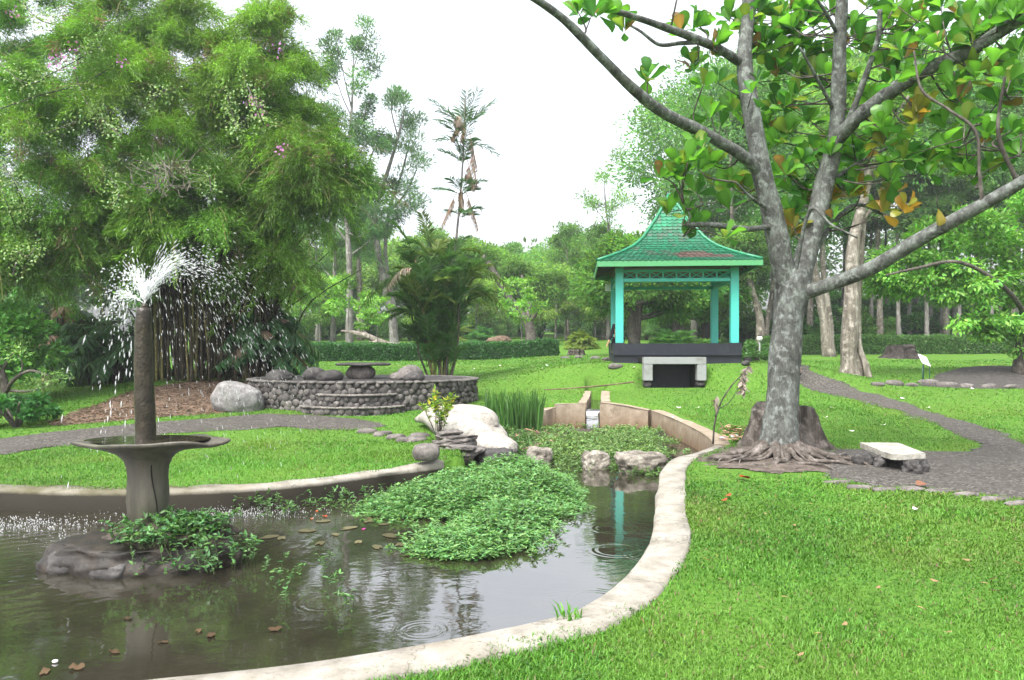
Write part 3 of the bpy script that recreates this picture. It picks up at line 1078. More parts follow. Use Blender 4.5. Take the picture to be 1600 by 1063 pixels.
for side in range(4):
    a = side * math.pi / 2
    c, s_ = math.cos(a), math.sin(a)
    RM = np.array([[c, s_, 0], [-s_, c, 0], [0, 0, 1]])
    V, Fq = bbox_bev(0, -2.27, 3.865, 4.58 if side % 2 == 0 else 4.50, .035, .16, .006); mb.add(V @ RM, Fq)
mb.build('fascia', M['green_paint'], rf, smooth=False)
mb = MB()
mb.add(*bbox_bev(0, 0, 3.80, 2 * H - .1, 2 * H - .1, .03, .004))
for a in range(4):
    an = a * math.pi / 2 + math.pi / 4
    V, Fq = tube([(1.6 * 1.4142 * math.cos(an), 1.6 * 1.4142 * math.sin(an), 4.12), (2.2 * 1.4142 * math.cos(an), 2.2 * 1.4142 * math.sin(an), 3.88)], .035, 4); mb.add(V, Fq)
    for k in np.linspace(-1.5, 1.5, 7):
        ca, sa = math.cos(a * math.pi / 2), math.sin(a * math.pi / 2)
        V, Fq = tube([(k, -1.66, 4.11), (k, -2.22, 3.88)], .028, 4)
        mb.add(V @ np.array([[ca, sa, 0], [-sa, ca, 0], [0, 0, 1]]), Fq)
mb.build('rafters', M['dark_wood'], rf, smooth=False)

# small white board hung by the back corner
brd = empty('notice_board', tuple(PX(952, 449.5, 25.6)), .1)
tag(brd, 'small blank white board hanging under the gazebo eave beside a column', 'board')
mb = MB(); mb.add(*bbox_bev(0, 0, 0, .27, .03, .24, .006)); mb.build('panel', M['white_paint'], brd, smooth=False)
mb = MB(); mb.add(*tube([(-.1, 0, .12), (-.1, 0, .5)], .006, 5)); mb.build('hanger', M['dark_wood'], brd)
mb = MB(); mb.add(*tube([(.1, 0, .12), (.1, 0, .5)], .006, 5)); mb.build('hanger', M['dark_wood'], brd)

# culvert under the gazebo
cul = empty('culvert', (TUN_X, TUN_Y, 0), 0)
tag(cul, 'grey concrete culvert mouth with dark tunnel under the gazebo', 'culvert')
mb = MB()
zb_, zo, ztp = .30, 1.05, 1.245
mb.add(*bbox_bev(0, .13, (zo + ztp) / 2, 1.72, .26, ztp - zo, .012))
mb.add(*bbox_bev(-.735, .13, (.60 + zo) / 2, .25, .26, zo - .60, .012))
mb.add(*bbox_bev(.735, .13, (.60 + zo) / 2, .25, .26, zo - .60, .012))
mb.build('headwall', M['culvert'], cul, smooth=False)
for k in (-1, 1):
    mb = MB()
    for r in range(2):
        V, Fq = rock((k * .74, .17, .34 + r * .16), (.13, .14, .10), sub=3, amp=.15, seed=r + 5 * k, boxy=.5); mb.add(V, Fq)
    mb.build('stone_jamb', M['rock_dark'], cul)
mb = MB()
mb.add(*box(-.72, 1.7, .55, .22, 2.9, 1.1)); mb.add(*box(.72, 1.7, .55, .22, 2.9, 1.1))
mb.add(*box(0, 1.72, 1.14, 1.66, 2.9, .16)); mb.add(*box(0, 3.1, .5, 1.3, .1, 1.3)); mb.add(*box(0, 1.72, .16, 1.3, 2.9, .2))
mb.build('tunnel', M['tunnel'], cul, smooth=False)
# stone kerbs on the crest beside the base
rs = np.random.RandomState(5)
for k, (px, py) in enumerate([(884, 561), (905, 560), (930, 561), (948, 564), (962, 574)]):
    p = G(px, py)
    V, Fq = rock((0, 0, .02), (.22, .12, .09), (0, 0, rs.rand()), 3, .18, 1.5, k + 40, .4)
    o = link_mesh('kerb_stone', V, Fq, M['rock_brown']); o.location = p
    tag(o, 'brown kerb stone in the row on the grassy crest beside the gazebo base', 'stone', 'kerb stones beside the gazebo base')
for k, (px, py, r) in enumerate([(1168, 566, .15), (1176, 561, .17), (1165, 572, .12)]):
    p = G(px, py)
    V, Fq = rock((0, 0, .06), (r, r * .8, r * .7), (0, 0, rs.rand()), 3, .2, 1.5, k + 60, .4)
    o = link_mesh('rubble_stone', V, Fq, M['rock_dark']); o.location = p
    tag(o, 'dark rubble stone piled by the gazebo corner at the path', 'stone', 'rubble stones at the gazebo corner')

# ------------------------------------------------------------------ stone terrace with its table and boulder seats
TC = np.array([-3.58, 18.62]); TR = 2.74
ter = empty('stone_terrace', (TC[0], TC[1], 0))
tag(ter, 'round raised terrace walled with dark river stones, with curved steps', 'terrace')
ter.scale = (1, .7, 1)
tz0, tz1 = -.05, .76
def stone_wall(mb, cx_, cy_, rad, a0, a1, z0, z1, size, seed, lean=0.0):
    rs = np.random.RandomState(seed)
    rows_ = max(1, int(round((z1 - z0) / (size * .82))))
    for r in range(rows_):
        z = z0 + (r + .5) * (z1 - z0) / rows_
        n_ = int((a1 - a0) * rad / size)
        for k in range(n_):
            a = a0 + (k + .5 * (r % 2) + rs.uniform(-.22, .22) + .25) * (a1 - a0) / n_
            s0 = size * rs.uniform(.36, .64)
            rr = rad + rs.uniform(-.02, .02)
            V, Fq = rock((0, 0, 0), (s0 * rs.uniform(.85, 1.1), .05, s0 * rs.uniform(.85, 1.05)), (0, rs.uniform(-.5, .5), 0), 2, .14, 1.2, rs.randint(999), .3)
            V = V @ rotm(0, 0, a + math.pi / 2).T
            g = rs.uniform(.55, 1.5)
            mb.add(V + (cx_ + rr * math.cos(a), cy_ + rr * math.sin(a), z + rs.uniform(-.035, .035)), Fq, np.array((1.0, .97, .95)) * g)
M['cobble'] = mat_noise('cobble', [(.3, (.05, .047, .045)), (.55, (.10, .095, .09)), (.78, (.16, .152, .145))], 7, .7, 45, .5, .008, use_col=True)
mb = MB()
V, Fq = lathe([(0, tz0), (TR - .05, tz0), (TR - .05, tz1 - .05), (TR - .02, tz1 - .02), (TR - .03, tz1 + .01), (0, tz1 + .015)], 72)
mb.add(V, Fq)
mb.build('core', M['rock_dark'], ter, smooth=False)
mb = MB()
stone_wall(mb, 0, 0, TR - .04, math.radians(165), math.radians(395), tz0 + .02, tz1 - .02, .165, 11)
mb.build('stone_facing', M['cobble'], ter)
mb = MB()
for a in np.arange(0, 360, 4.6):
    r_ = math.radians(a)
    V, Fq = rock(((TR - .06) * math.cos(r_), (TR - .06) * math.sin(r_), tz1), (.12, .11, .035), (0, 0, r_), 2, .15, 1.5, int(a * 7), .5)
    mb.add(V, Fq, np.array((1, .98, .95)) * (1.0 + .5 * random.random()))
mb.build('coping', M['cobble'], ter)
for (sx, sy, sr, st, a0, a1, sd_) in ((.15, -2.2, .95, .50, 185, 355, 3), (.1, -2.35, 1.18, .25, 190, 350, 4)):
    mb = MB()
    V, Fq = lathe([(0, tz0), (sr - .06, tz0), (sr - .06, st - .05), (sr - .08, st), (0, st)], 48, (sx, sy, 0)); mb.add(V, Fq, (.8, .8, .8))
    stone_wall(mb, sx, sy, sr - .05, math.radians(a0), math.radians(a1), tz0 + .02, st - .03, .15, sd_)
    for a in np.arange(a0, a1, 8):
        r_ = math.radians(a)
        V, Fq = rock((sx + (sr - .08) * math.cos(r_), sy + (sr - .08) * math.sin(r_), st), (.12, .12, .03), (0, 0, r_), 2, .15, 1.5, int(a * 3), .5)
        mb.add(V, Fq, np.array((1.3, 1.27, 1.2)) * (1.0 + .4 * random.random()))
    mb.build('step', M['cobble'], ter)
# table and boulder seats
tb = empty('stone_table', (-3.56, 18.4, tz1))
tag(tb, 'round stone slab table resting on boulders on the stone terrace', 'table')
mb = MB(); V, Fq = lathe([(0, .33), (.60, .33), (.66, .345), (.665, .375), (.62, .395), (0, .40)], 40)
V = V * (1, .75, 1); V[:, 2] += .01 * vnoise(V, 3, 3); mb.add(V, Fq); mb.build('table_top', M['rock_dark'], tb)
mb = MB(); mb.add(*rock((.03, -.1, .16), (.27, .24, .2), sub=3, amp=.1, seed=3)); mb.build('boulder', M['rock_brown'], tb)
mb = MB(); mb.add(*rock((-.2, .1, .14), (.22, .2, .19), sub=3, amp=.12, seed=5)); mb.build('boulder', M['rock_brown'], tb)
seats = [(437, 586, .30, .17, 17.4, 'small dark boulder seat at the far end of the terrace coping by bamboo', .9),
         (492, 581, .28, .2, 18.0, 'dark rounded boulder seat with a smaller twin touching it on the terrace', 1),
         (516, 583, .32, .16, 17.6, 'long low dark boulder seat next to the stone table', 1),
         (641, 578, .40, .22, 18.2, 'large dark boulder seat under the table edge near the palm clump', 1),
         (648, 586, .30, .14, 17.4, 'low front boulder seat before the large one on the terrace', 1),
         (622, 586, .26, .12, 18.0, 'paler flat boulder seat beside the large one near the table', 1)]
for k, (px, py, r, h, D, lab, f) in enumerate(seats):
    p = PX(px, py, D); p[2] = tz1 + h * .55
    V, Fq = rock((0, 0, 0), (r, r * .75, h), (0, 0, k * .4), 4, .1, 1.1, 70 + k)
    o = link_mesh('seat_boulder', V, Fq, M['rock_brown'] if k in (3, 5) else M['rock_dark']); o.location = p
    tag(o, lab, 'boulder', 'boulder seats on the terrace')

# ------------------------------------------------------------------ loose rocks
def rock_at(name, px, py, D, s, rot, mat, label, seed, amp=.18, nf=1.2, boxy=.2, sub=5, dz=0, fine=.015):
    p = PX(px, py, D)
    V, Fq = rock((0, 0, 0), s, rot, sub, amp, nf, seed, boxy, fine)
    o = link_mesh(name, V, Fq, M[mat]); o.location = p + (0, 0, dz)
    return tag(o, label, 'rock')
rock_at('boulder', 371, 626, 17.0, (.60, .42, .40), (0, .22, .15), 'boulder', 'smooth grey boulder lying in front of the bamboo beside the terrace', 12, .10, 1.0, .25)
M['step_rock'] = mat_noise('step_rock', [(.3, (.06, .052, .042)), (.5, (.2, .18, .15)), (.68, (.36, .33, .28))], 7, .85, 40, .6, .01)
# big pale rock: a smooth spine sloping down to the water
sp = np.array([PX(655, 655, 14.6), PX(690, 650, 14.2), PX(728, 668, 13.5), PX(765, 690, 12.9), PX(792, 700, 12.5), PX(803, 706, 12.4)])
V, Fq = tube(sp, [.12, .40, .50, .40, .28, .1], 40, .2, 1.7, 8, True, 8, .54)
V2, F2 = tube(np.array([PX(675, 646, 14.4), PX(720, 650, 13.9), PX(757, 656, 13.4), PX(772, 672, 13.2)]), [.12, .26, .25, .1], 20, .06, 1.6, 4, True, 8, .8)
mb = MB(); mb.add(V, Fq); mb.add(V2, F2)
o = mb.build('pale_rock', M['rock_pale']); tag(o, 'large smooth whitish rock sloping down into the pond edge', 'rock')
rock_at('boulder', 666, 707, 10.5, (.20, .18, .13), (0, 0, .3), 'rock_brown', 'small round brown boulder sitting on the kerb at the lawn edge', 21, .06, 1.0, .35, 4)
lay = empty('layered_stones', tuple(PX(715, 700, 12.0)))
tag(lay, 'stack of thin layered flat stones beside the pale rock', 'stones')
for k, (dx, dy, dz, sx, sy) in enumerate([(.02, .1, .06, .30, .22), (-.05, 0, .0, .34, .26), (.1, -.1, .06, .33, .24), (-.12, .08, .12, .30, .24), (.02, .1, .18, .28, .2), (-.16, .2, .25, .22, .18), (.2, -.16, .0, .28, .2)]):
    mb = MB(); mb.add(*rock((dx, dy, dz - .05), (sx, sy, .14 if k == 0 else .055), (.05, .1, k * .7), 4, .2, 1.8, 80 + k, .6, .05)); mb.build('flat_stone', M['rock_brown'], lay)
for k, (px, py, D, s, lab) in enumerate([(772, 716, 12.1, (.34, .26, .20), 'dark stepping stone tucked under the foot of the pale rock'),
        (842, 713, 12.2, (.22, .19, .20), 'pale topped stepping stone near the middle of the pond crossing, by the leafy mound'),
        (930, 720, 11.9, (.22, .19, .19), 'pitted stepping stone standing alone in the pond crossing'),
        (1004, 722, 11.6, (.42, .24, .20), 'long flat stepping stone touching the pale kerb at the pond crossing')]):
    p = WPX(px, py + 12); p = np.array([(px - 800) * D / F, D, -.22])
    V, Fq = rock((0, 0, 0), s, (0, .03, .1 * k), 5, .16, 1.6, 90 + k, .55, .05)
    o = link_mesh('stepping_stone', V, Fq, M['step_rock'] if k else M['rock_dark']); o.location = p
    tag(o, lab, 'stepping stone', 'stepping stones across the pond')
rs = np.random.RandomState(9)
for k, (px, py) in enumerate([(575, 676), (598, 680), (618, 685), (636, 690), (655, 683), (650, 690)]):
    p = G(px, py)
    V, Fq = rock((0, 0, .01), (.2, .13, .07), (0, 0, rs.rand() * 2), 3, .15, 1.4, 100 + k, .4)
    o = link_mesh('edging_stone', V, Fq, M['rock_brown']); o.location = p
    tag(o, 'flat brown edging stone between footpath and lawn near the pale rock', 'stone', 'edging stones along the footpath')
for k, (px, py, r) in enumerate([(1398, 602, .28), (1425, 604, .2), (1450, 600, .3), (1480, 604, .3), (1510, 606, .25), (1545, 606, .25), (1580, 607, .25), (1372, 603, .2)]):
    p = G(px, py)
    V, Fq = rock((0, 0, .03), (r, r * .5, r * .35), (0, 0, rs.rand() * .5), 3, .2, 1.4, 120 + k, .3)
    o = link_mesh('border_stone', V, Fq, M['rock_brown']); o.location = p
    tag(o, 'grey border stone in the low row before the dark soil mound', 'stone', 'border stones before the soil mound')
for k, (px, py) in enumerate([(1310, 757), (1345, 764), (1385, 768), (1425, 768), (1470, 770), (1510, 776), (1555, 783), (1595, 789)]):
    p = G(px, py)
    V, Fq = rock((0, 0, .0), (.17, .06, .045), (0, 0, -.1 + .2 * rs.rand()), 3, .2, 1.4, 140 + k, .4)
    o = link_mesh('kerb_stone', V, Fq, M['rock_brown']); o.location = p
    tag(o, 'low grey kerb stone along the lawn side of the gravel by the bench', 'stone', 'kerb stones along the gravel path')

# slab bench
bp = G(1396, 735)
ben = empty('slab_bench', tuple(bp), 0)
tag(ben, 'low bench of a pale concrete slab laid on stones at the gravel path', 'bench')
cs = [np.array([(px - 800) * D / F, D, bp[2] + .21]) - bp for px, D in ((1345, 10.55), (1403, 10.55), (1447, 9.55), (1392, 9.45))]
V = np.vstack([np.array(cs) + (0, 0, -.035), np.array(cs) + (0, 0, .035)])
bm = bmesh.new()
vs = [bm.verts.new(v) for v in V]
for f in ((3, 2, 1, 0), (4, 5, 6, 7), (0, 1, 5, 4), (1, 2, 6, 5), (2, 3, 7, 6), (3, 0, 4, 7)): bm.faces.new([vs[i] for i in f])
bmesh.ops.recalc_face_normals(bm, faces=bm.faces)
bmesh.ops.subdivide_edges(bm, edges=bm.edges, cuts=9, use_grid_fill=True)
bmesh.ops.triangulate(bm, faces=bm.faces)
V, T = bm_arrays(bm)
V = V + .012 * np.stack([fbm(V, 5, 1), fbm(V, 5, 2), .6 * fbm(V, 4, 3)], 1)
link_mesh('seat', V, [T], M['slab'], ben, smooth=False)
for k, (dx, dy, r) in enumerate([(-.28, .25, .14), (-.15, .05, .10), (.05, -.35, .12), (.22, -.2, .10), (.12, .2, .12)]):
    mb = MB(); mb.add(*rock((dx, dy, .06), (r, r * .8, .115), (0, 0, k), 4, .3, 2.0, 160 + k, .4, .05)); mb.build('support_stone', M['rock_dark'], ben)

# tilted plaque sign
p = G(1442, 596)
sg = empty('plaque_sign', tuple(p), .2)
tag(sg, 'small white tilted plaque on a green metal stand by the soil mound', 'sign')
mb = MB(); mb.add(*bbox_bev(0, 0, 0, .30, .42, .02, .004)); V = np.vstack(mb.V)
V = V @ rotm(.75, .35, 0).T + (0.05, 0, .62)
link_mesh('plaque', V, [np.vstack(mb.F3)], M['white_paint'], sg, smooth=False)
for k, (dx, dy, h) in enumerate([(-.08, -.08, .48), (.16, -.08, .55), (.12, .12, .7)]):
    mb = MB(); mb.add(*tube([(dx, dy, -.05), (dx, dy, h)], .014, 6)); mb.build('post', M['green_metal'], sg)
# ------------------------------------------------------------------ fountain
FX, FY = -3.27, 6.9
fo = empty('fountain', (FX, FY, 0))
tag(fo, 'old stone fountain with wavy basin and tall wet pipe spraying water', 'fountain')
def mat_wet():
    m, t, b, o = newmat('mossy_stone')
    p = objc(t)
    mp = t.nodes.new("ShaderNodeMapping"); mp.inputs['Scale'].default_value = (1, 1, .22)
    t.links.new(p, mp.inputs['Vector'])
    n = noise_n(t, 5, 6, .62, mp.outputs[0]); n2 = noise_n(t, 45, 5, .65, p); n3 = noise_n(t, 2.5, 5, .6, p)
    c = ramp(t, n.outputs[0], [(.3, (.018, .017, .013)), (.52, (.06, .054, .04)), (.72, (.12, .11, .085))]).outputs[0]
    c = mixc(t, ramp(t, n3.outputs[0], [(.48, (0, 0, 0)), (.66, (.6, .6, .6))]).outputs[0], c, (.04, .05, .02))
    t.links.new(c, b.inputs['Base Color'])
    b.inputs['Roughness'].default_value = .55
    bump(t, b, n2.outputs[0], .5, .008)
    return m
M['mossy'] = mat_wet()
def mat_pipe():
    m, t, b, o = newmat('wet_pipe')
    p = objc(t)
    n = noise_n(t, 12, 6, .62, p); n2 = noise_n(t, 60, 4, .65, p)
    v = nnode(t, "ShaderNodeTexVoronoi"); v.inputs['Scale'].default_value = 45
    t.links.new(p, v.inputs['Vector'])
    c = ramp(t, n.outputs[0], [(.3, (.010, .008, .005)), (.55, (.026, .02, .013)), (.75, (.06, .047, .03))]).outputs[0]
    t.links.new(c, b.inputs['Base Color'])
    b.inputs['Roughness'].default_value = .42
    b.inputs['Specular IOR Level'].default_value = .35
    bump(t, b, v.outputs['Distance'], .35, .008)
    return m
M['pipe'] = mat_pipe()
mb = MB()
def wavb(V, ang):
    r = np.hypot(V[..., 0], V[..., 1])
    k = sstep(.22, .66, r)
    fl = 1 + k * (.05 * np.sin(ang * 7 + .5) + .04 * np.sin(ang * 3 + 1.3))
    V = V.copy(); V[..., 0] *= fl; V[..., 1] *= fl * (1 - .42 * sstep(.22, .6, r))
    V[..., 2] += k * (.008 * np.sin(ang * 7 + .8) + .010 * np.sin(ang * 4 - .7) - .02 * sstep(.5, .7, r) * np.abs(np.cos(ang)) ** 3)
    return V
mb.add(*lathe([(.0, -.12), (.13, -.12), (.145, -.02), (.165, .08), (.178, .2), (.175, .32), (.168, .42), (.175, .5), (.20, .57), (.255, .625), (.35, .662), (.48, .685), (.58, .70),
               (.645, .715), (.665, .738), (.65, .752), (.6, .745), (.45, .735), (.2, .73), (.0, .73)], 84, wav=wavb))
V = mb.V[0]; mb.V[0] = V * (1 + .02 * fbm(V, 5, 2, 3)[:, None] * (1, 1, .2))
mb.build('basin', M['mossy'], fo)
mb = MB()
# crack running down the pedestal
mb.add(*tube(catmull([(.11, -.155, .60), (.10, -.15, .50), (.11, -.145, .38), (.125, -.135, .28), (.135, -.12, .18), (.13, -.11, .06)], 5), [.006] * 26, 5))
mb.build('crack', M['tunnel'], fo)
mb = MB()
V, Fq = lathe([(0, .742), (.1, .742), (.55, .745)], 48, wav=lambda V, a: V * (1, .62, 1)); mb.add(V, Fq)
mb.build('basin_water', M['water'], fo)
mb = MB()
zs = np.linspace(.70, 1.93, 30)
mb.add(*tube(np.stack([0.012 * np.sin(zs * 3) - .03, 0 * zs, zs], 1), np.interp(zs, [.7, .8, 1.3, 1.8, 1.93], [.095, .088, .08, .07, .06]), 22, .05, 9, 5))
V, Fq = tube([(-.03, 0, 1.92), (-.03, 0, 1.965)], [.035, .02], 10); mb.add(V, Fq)
mb.build('pipe', M['pipe'], fo)
# island
M['wet_rock'] = mat_noise('wet_rock', [(.3, (.008, .007, .005)), (.52, (.02, .016, .012)), (.72, (.05, .038, .026))], 5, .5, 40, .7, .012)
isl = empty('rock_island', (FX + .1, FY - .1, WATER_Z))
tag(isl, 'flat dark wet rock island in the pond under the fountain pedestal', 'rock')
mb = MB()
V, T = ico(5)
V = V.copy()
V = V * (1 + .18 * fbm(V + 2, 1.3, 8, 3) + .05 * fbm(V, 5, 9, 3))[:, None]
V[:, 2] = np.where(V[:, 2] > .38, .38 + (V[:, 2] - .38) * .15, V[:, 2])
V = V * (.82, .56, .38)
V[:, :2] += (-.06, .0)
V[:, 2] += .04
mb.add(V, [T])
mb.build('ledge_rock', M['wet_rock'], isl)
mb = MB()
V, Fq = rock((-.55, -.2, .05), (.28, .2, .12), (0, 0, .3), 4, .2, 1.5, 33, .4); mb.add(V, Fq)
V, Fq = rock((-.2, -.40, .03), (.2, .12, .09), (0, 0, -.2), 4, .2, 1.5, 34, .4); mb.add(V, Fq)
mb.build('foot_rock', M['rock_dark'], isl)
mb = MB()
V, Fq = rock((.1, .08, .19), (.52, .38, .15), (0, 0, 0), 5, .2, 2.0, 35, .0, .05); mb.add(V, Fq)
mb.build('earth', M['mud'], isl)

def leafy(mb, stems, per, L, Wd, col, tpl=T4, up=.6, spread=.07, var=.25, rs=R, stemcol=(.06, .09, .03), stem_r=.003):
    """stems: list of polylines; whorls of leaves along the upper part"""
    O, D = [], []
    for s in stems:
        s = np.asarray(s)
        if stem_r:
            V, Fq = tube(s, stem_r, 3, cap=False); mb.add(V, Fq, stemcol)
        k = rs.rand(per) ** .6 * (len(s) - 1)
        i = np.minimum(k.astype(int), len(s) - 2); f = (k - i)[:, None]
        O.append(s[i] * (1 - f) + s[i + 1] * f)
        d = rs.normal(size=(per, 3)); d[:, 2] = np.abs(d[:, 2]) * up
        D.append(d)
    O = np.vstack(O); D = np.vstack(D)
    n = len(O)
    N = np.array([0, 0, 1.0]) + .35 * rs.normal(size=(n, 3))
    V, Fq, k = place(tpl, O, D, N, L * rs.uniform(.6, 1.25, n), Wd * rs.uniform(.7, 1.2, n))
    mb.add(V, Fq, lcol(col, n, k, var, .12, rs))

# trailing weed on the island
rs = np.random.RandomState(21)
weed = empty('island_weed', (FX, FY, 0))
tag(weed, 'leafy green creeper trailing over the rock island round the fountain', 'plant')
mb = MB()
stems = []
for k in range(165):
    a = rs.uniform(-3.3, .9) if rs.rand() < .8 else rs.uniform(0, 6.28)
    r0 = rs.uniform(.1, .55)
    x, y = .25 + r0 * .9 * math.cos(a), -.1 + r0 * .75 * math.sin(a)
    z = -.05 - .1 * r0
    h = rs.uniform(.05, .21)
    ox, oy = rs.uniform(-.08, .14), rs.uniform(-.14, .08)
    stems.append(np.array([(x, y, z), (x + ox * .5, y + oy * .5, z + h * .8), (x + ox * 1.3, y + oy * 1.3, z + h)]))
for k in range(26):
    x, y = rs.uniform(.05, .75), rs.uniform(-.52, -.3)
    stems.append(np.array([(x, y + .1, -.02), (x + .03, y - .05, -.06), (x + .1 + .1 * rs.rand(), y - .2 * rs.rand() - .05, -.26)]))
for k in range(14):
    x, y = rs.uniform(.7, 1.0), rs.uniform(-.4, .1)
    stems.append(np.array([(x, y, -.33), (x + .02, y - .02, -.2), (x + .05 * rs.normal(), y, -.1)]))
leafy(mb, stems, 11, .055, .028, (.11, .23, .075), TLA, rs=rs)
mb.build('leaves', M['leaf'], weed)

# water thrown up and falling: drops too many to count
rs = np.random.RandomState(5)
def drops(mb, P, Vel, rad, el):
    """a stretched drop along its velocity; 6-sided double cone"""
    n = len(P)
    d = nrm(Vel)
    a = nrm(np.cross(d, np.array([.31, .9, .2])))
    b = np.cross(d, a)
    rad = np.broadcast_to(rad, (n,))[:, None]; el = np.broadcast_to(el, (n,))[:, None]
    ring = [P + rad * (math.cos(x) * a + math.sin(x) * b) for x in np.linspace(0, 2 * math.pi, 6)[:-1]]
    V = np.stack([P - d * rad * el * 1.2] + ring + [P + d * rad * el], 1)
    Fq = []
    for k in range(5):
        Fq += [(0, 1 + (k + 1) % 5, 1 + k), (6, 1 + k, 1 + (k + 1) % 5)]
    Fq = np.array(Fq)[None] + (np.arange(n) * 7)[:, None, None]
    mb.add(V.reshape(-1, 3), Fq.reshape(-1, 3))
NZ = np.array([FX - .03, FY, 1.96])
mb = MB()
def jet(n, dirmean, spread, speed, sj, tmin, tmax, rad, el, tp=1.0):
    v = nrm(np.asarray(dirmean) + spread * rs.normal(size=(n, 3))) * (speed * (1 + sj * rs.normal(size=(n, 1))))
    t = tmin + (tmax - tmin) * rs.rand(n, 1) ** tp
    P = NZ + v * t + np.array([0, 0, -4.9]) * t * t
    W = v + np.array([0, 0, -9.8]) * t
    k = P[:, 2] > WATER_Z
    P, W = P[k], W[k]
    r = rad * rs.uniform(.45, 1.35, len(P)) ** 1.3
    drops(mb, P, W, r, el * rs.uniform(.7, 1.3, len(P)))
# dense white throat
jet(420, (.12, .05, 1), .13, 2.6, .15, .0, .08, .0036, 8)
jet(420, (.42, .1, 1), .085, 3.1, .09, .02, .24, .0028, 9, 1.1)
jet(420, (.30, .1, 1), .09, 3.0, .10, .05, .24, .0030, 6, 1.2)
jet(260, (-.22, .05, 1), .09, 2.7, .12, .02, .17, .0034, 6, 1.1)
jet(170, (-.95, .1, .75), .07, 2.2, .14, .0, .14, .0032, 6, 1.1)
# breaking up
jet(520, (.54, .18, 1), .11, 3.1, .10, .2, .46, .0034, 2.6)
jet(300, (-.32, .15, 1), .15, 2.4, .14, .12, .36, .0060, 1.5)
jet(170, (-.8, .15, .8), .16, 1.9, .16, .10, .32, .0062, 1.5)
# falling curtain
jet(480, (.48, .3, 1), .17, 3.0, .14, .45, .78, .0021, 8)
jet(260, (.05, .45, 1), .22, 2.7, .14, .4, .85, .0026, 7)
jet(150, (-.30, .3, 1), .14, 2.2, .16, .4, .76, .0052, 5)
# splash on the pond
for c, n, rx, ry, hh in ((WPX(40, 822), 600, .75, .35, .07), (WPX(380, 803), 650, .9, .35, .06), (WPX(150, 845), 120, .6, .25, .08), (WPX(250, 800), 200, .8, .25, .07)):
    P = c + rs.normal(size=(n, 3)) * (rx * .5, ry * .5, 0)
    P[:, 2] = WATER_Z + .004 + hh * rs.rand(n) ** 3
    W = rs.normal(size=(n, 3)) * .3 + (0, 0, 1)
    drops(mb, P, W, .0036 * rs.uniform(.4, 1.6, n), 1.8)
sp_ = mb.build('fountain_spray', M['drops'])
tag(sp_, 'white fountain spray and falling drops', 'spray', kind='stuff')

# ------------------------------------------------------------------ leafy mound of water plants
rs = np.random.RandomState(31)
mp_ = np.array([WPX(*p)[:2] for p in [(550, 798), (600, 812), (655, 812), (735, 812), (672, 838), (646, 864), (690, 876), (765, 876), (830, 856), (848, 820), (905, 795), (910, 775), (885, 750), (830, 738), (760, 740), (700, 748), (620, 772)]])
A = rs.uniform(mp_.min(0), mp_.max(0), size=(11500, 2))
A_in = inpoly(A[:, 0], A[:, 1], mp_)
A = A[A_in | ((distpoly(A[:, 0], A[:, 1], mp_, True) < .22) & (rs.rand(len(A)) < .12))]
d = distpoly(A[:, 0], A[:, 1], mp_, True)
d = np.where(inpoly(A[:, 0], A[:, 1], mp_), d, .02)
P3 = np.stack([A[:, 0], A[:, 1], 0 * d], 1)
hh = (.07 + .17 * sstep(0, .5, d)) * (1 + .45 * fbm(P3, 2.2, 4, 3)) * rs.uniform(.75, 1.25, len(A)) * np.interp(A[:, 0], [-2.2, -1.2, 0], [.45, .8, 1.0])
mb = MB()
base = np.stack([A[:, 0], A[:, 1], np.full(len(A), WATER_Z - .02)], 1)
n = len(A)
ln = rs.normal(size=(n, 2)) * .05
tip = base + np.stack([ln[:, 0], ln[:, 1], hh], 1)
O, D, sc_ = [], [], []
for kk, fr in ((5, 1.0), (4, .86), (4, .70), (3, .5)):
    a = rs.uniform(0, 6.28, (n, kk))
    up = rs.uniform(.0, .75, (n, kk)) * (1.0 if fr > .9 else .5)
    O.append(np.repeat(base * (1 - fr) + tip * fr, kk, 0)); D.append(np.stack([np.cos(a), np.sin(a), up], -1).reshape(-1, 3))
O = np.vstack(O); D = np.vstack(D)
keep = rs.rand(len(O)) < .62
O, D = O[keep], D[keep]
n2 = len(O)
V, Fq, k = place(TLA, O, D, np.array([0, 0, 1.0]) + .3 * rs.normal(size=(n2, 3)), .054 * rs.uniform(.6, 1.3, n2), .020 * rs.uniform(.7, 1.3, n2))
mb.add(V, Fq, lcol((.13, .30, .095), n2, k, .28, .14, rs))
st = base[::3]; stp = tip[::3]
for a_, b_ in zip(st, stp):
    V, Fq = tube([a_, b_], .0025, 3, cap=False); mb.add(V, Fq, (.08, .07, .03))
o = mb.build('water_plants', M['leaf'])
tag(o, 'dense mound of small leaved green water plants standing in the pond', 'water plants', kind='stuff')

# swampy pool behind the stepping stones: mud, low herbs
mud = np.vstack([POND_BANK[::-1], [(.62, 17.6), (1.0, 17.7)], [(2.9, 17.4), (3.1, 15.5), (3.1, 13.2), (2.95, 12.5), (1.8, 12.2), (.4, 12.4), (-.4, 12.2)]])
xs = np.arange(-1.2, 3.6, .08); ys = np.arange(11.5, 18.2, .08)
A, B = np.meshgrid(xs, ys); a, b = A.ravel(), B.ravel()
P = np.stack([a, b, 0 * a], 1)
ins = inpoly(a, b, np.array(POND)) | True
z = WATER_Z - .03 + .055 * fbm(P, .9, 12, 4) + .10 * sstep(.9, -.6, a) + .03 * sstep(12.0, 13.5, b) - .08 * sstep(17.2, 17.6, b)
z = np.where(b < 12.0, z - (12.0 - b) * .25, z)
i, j = np.meshgrid(np.arange(len(xs) - 1), np.arange(len(ys) - 1)); nx_ = len(xs)
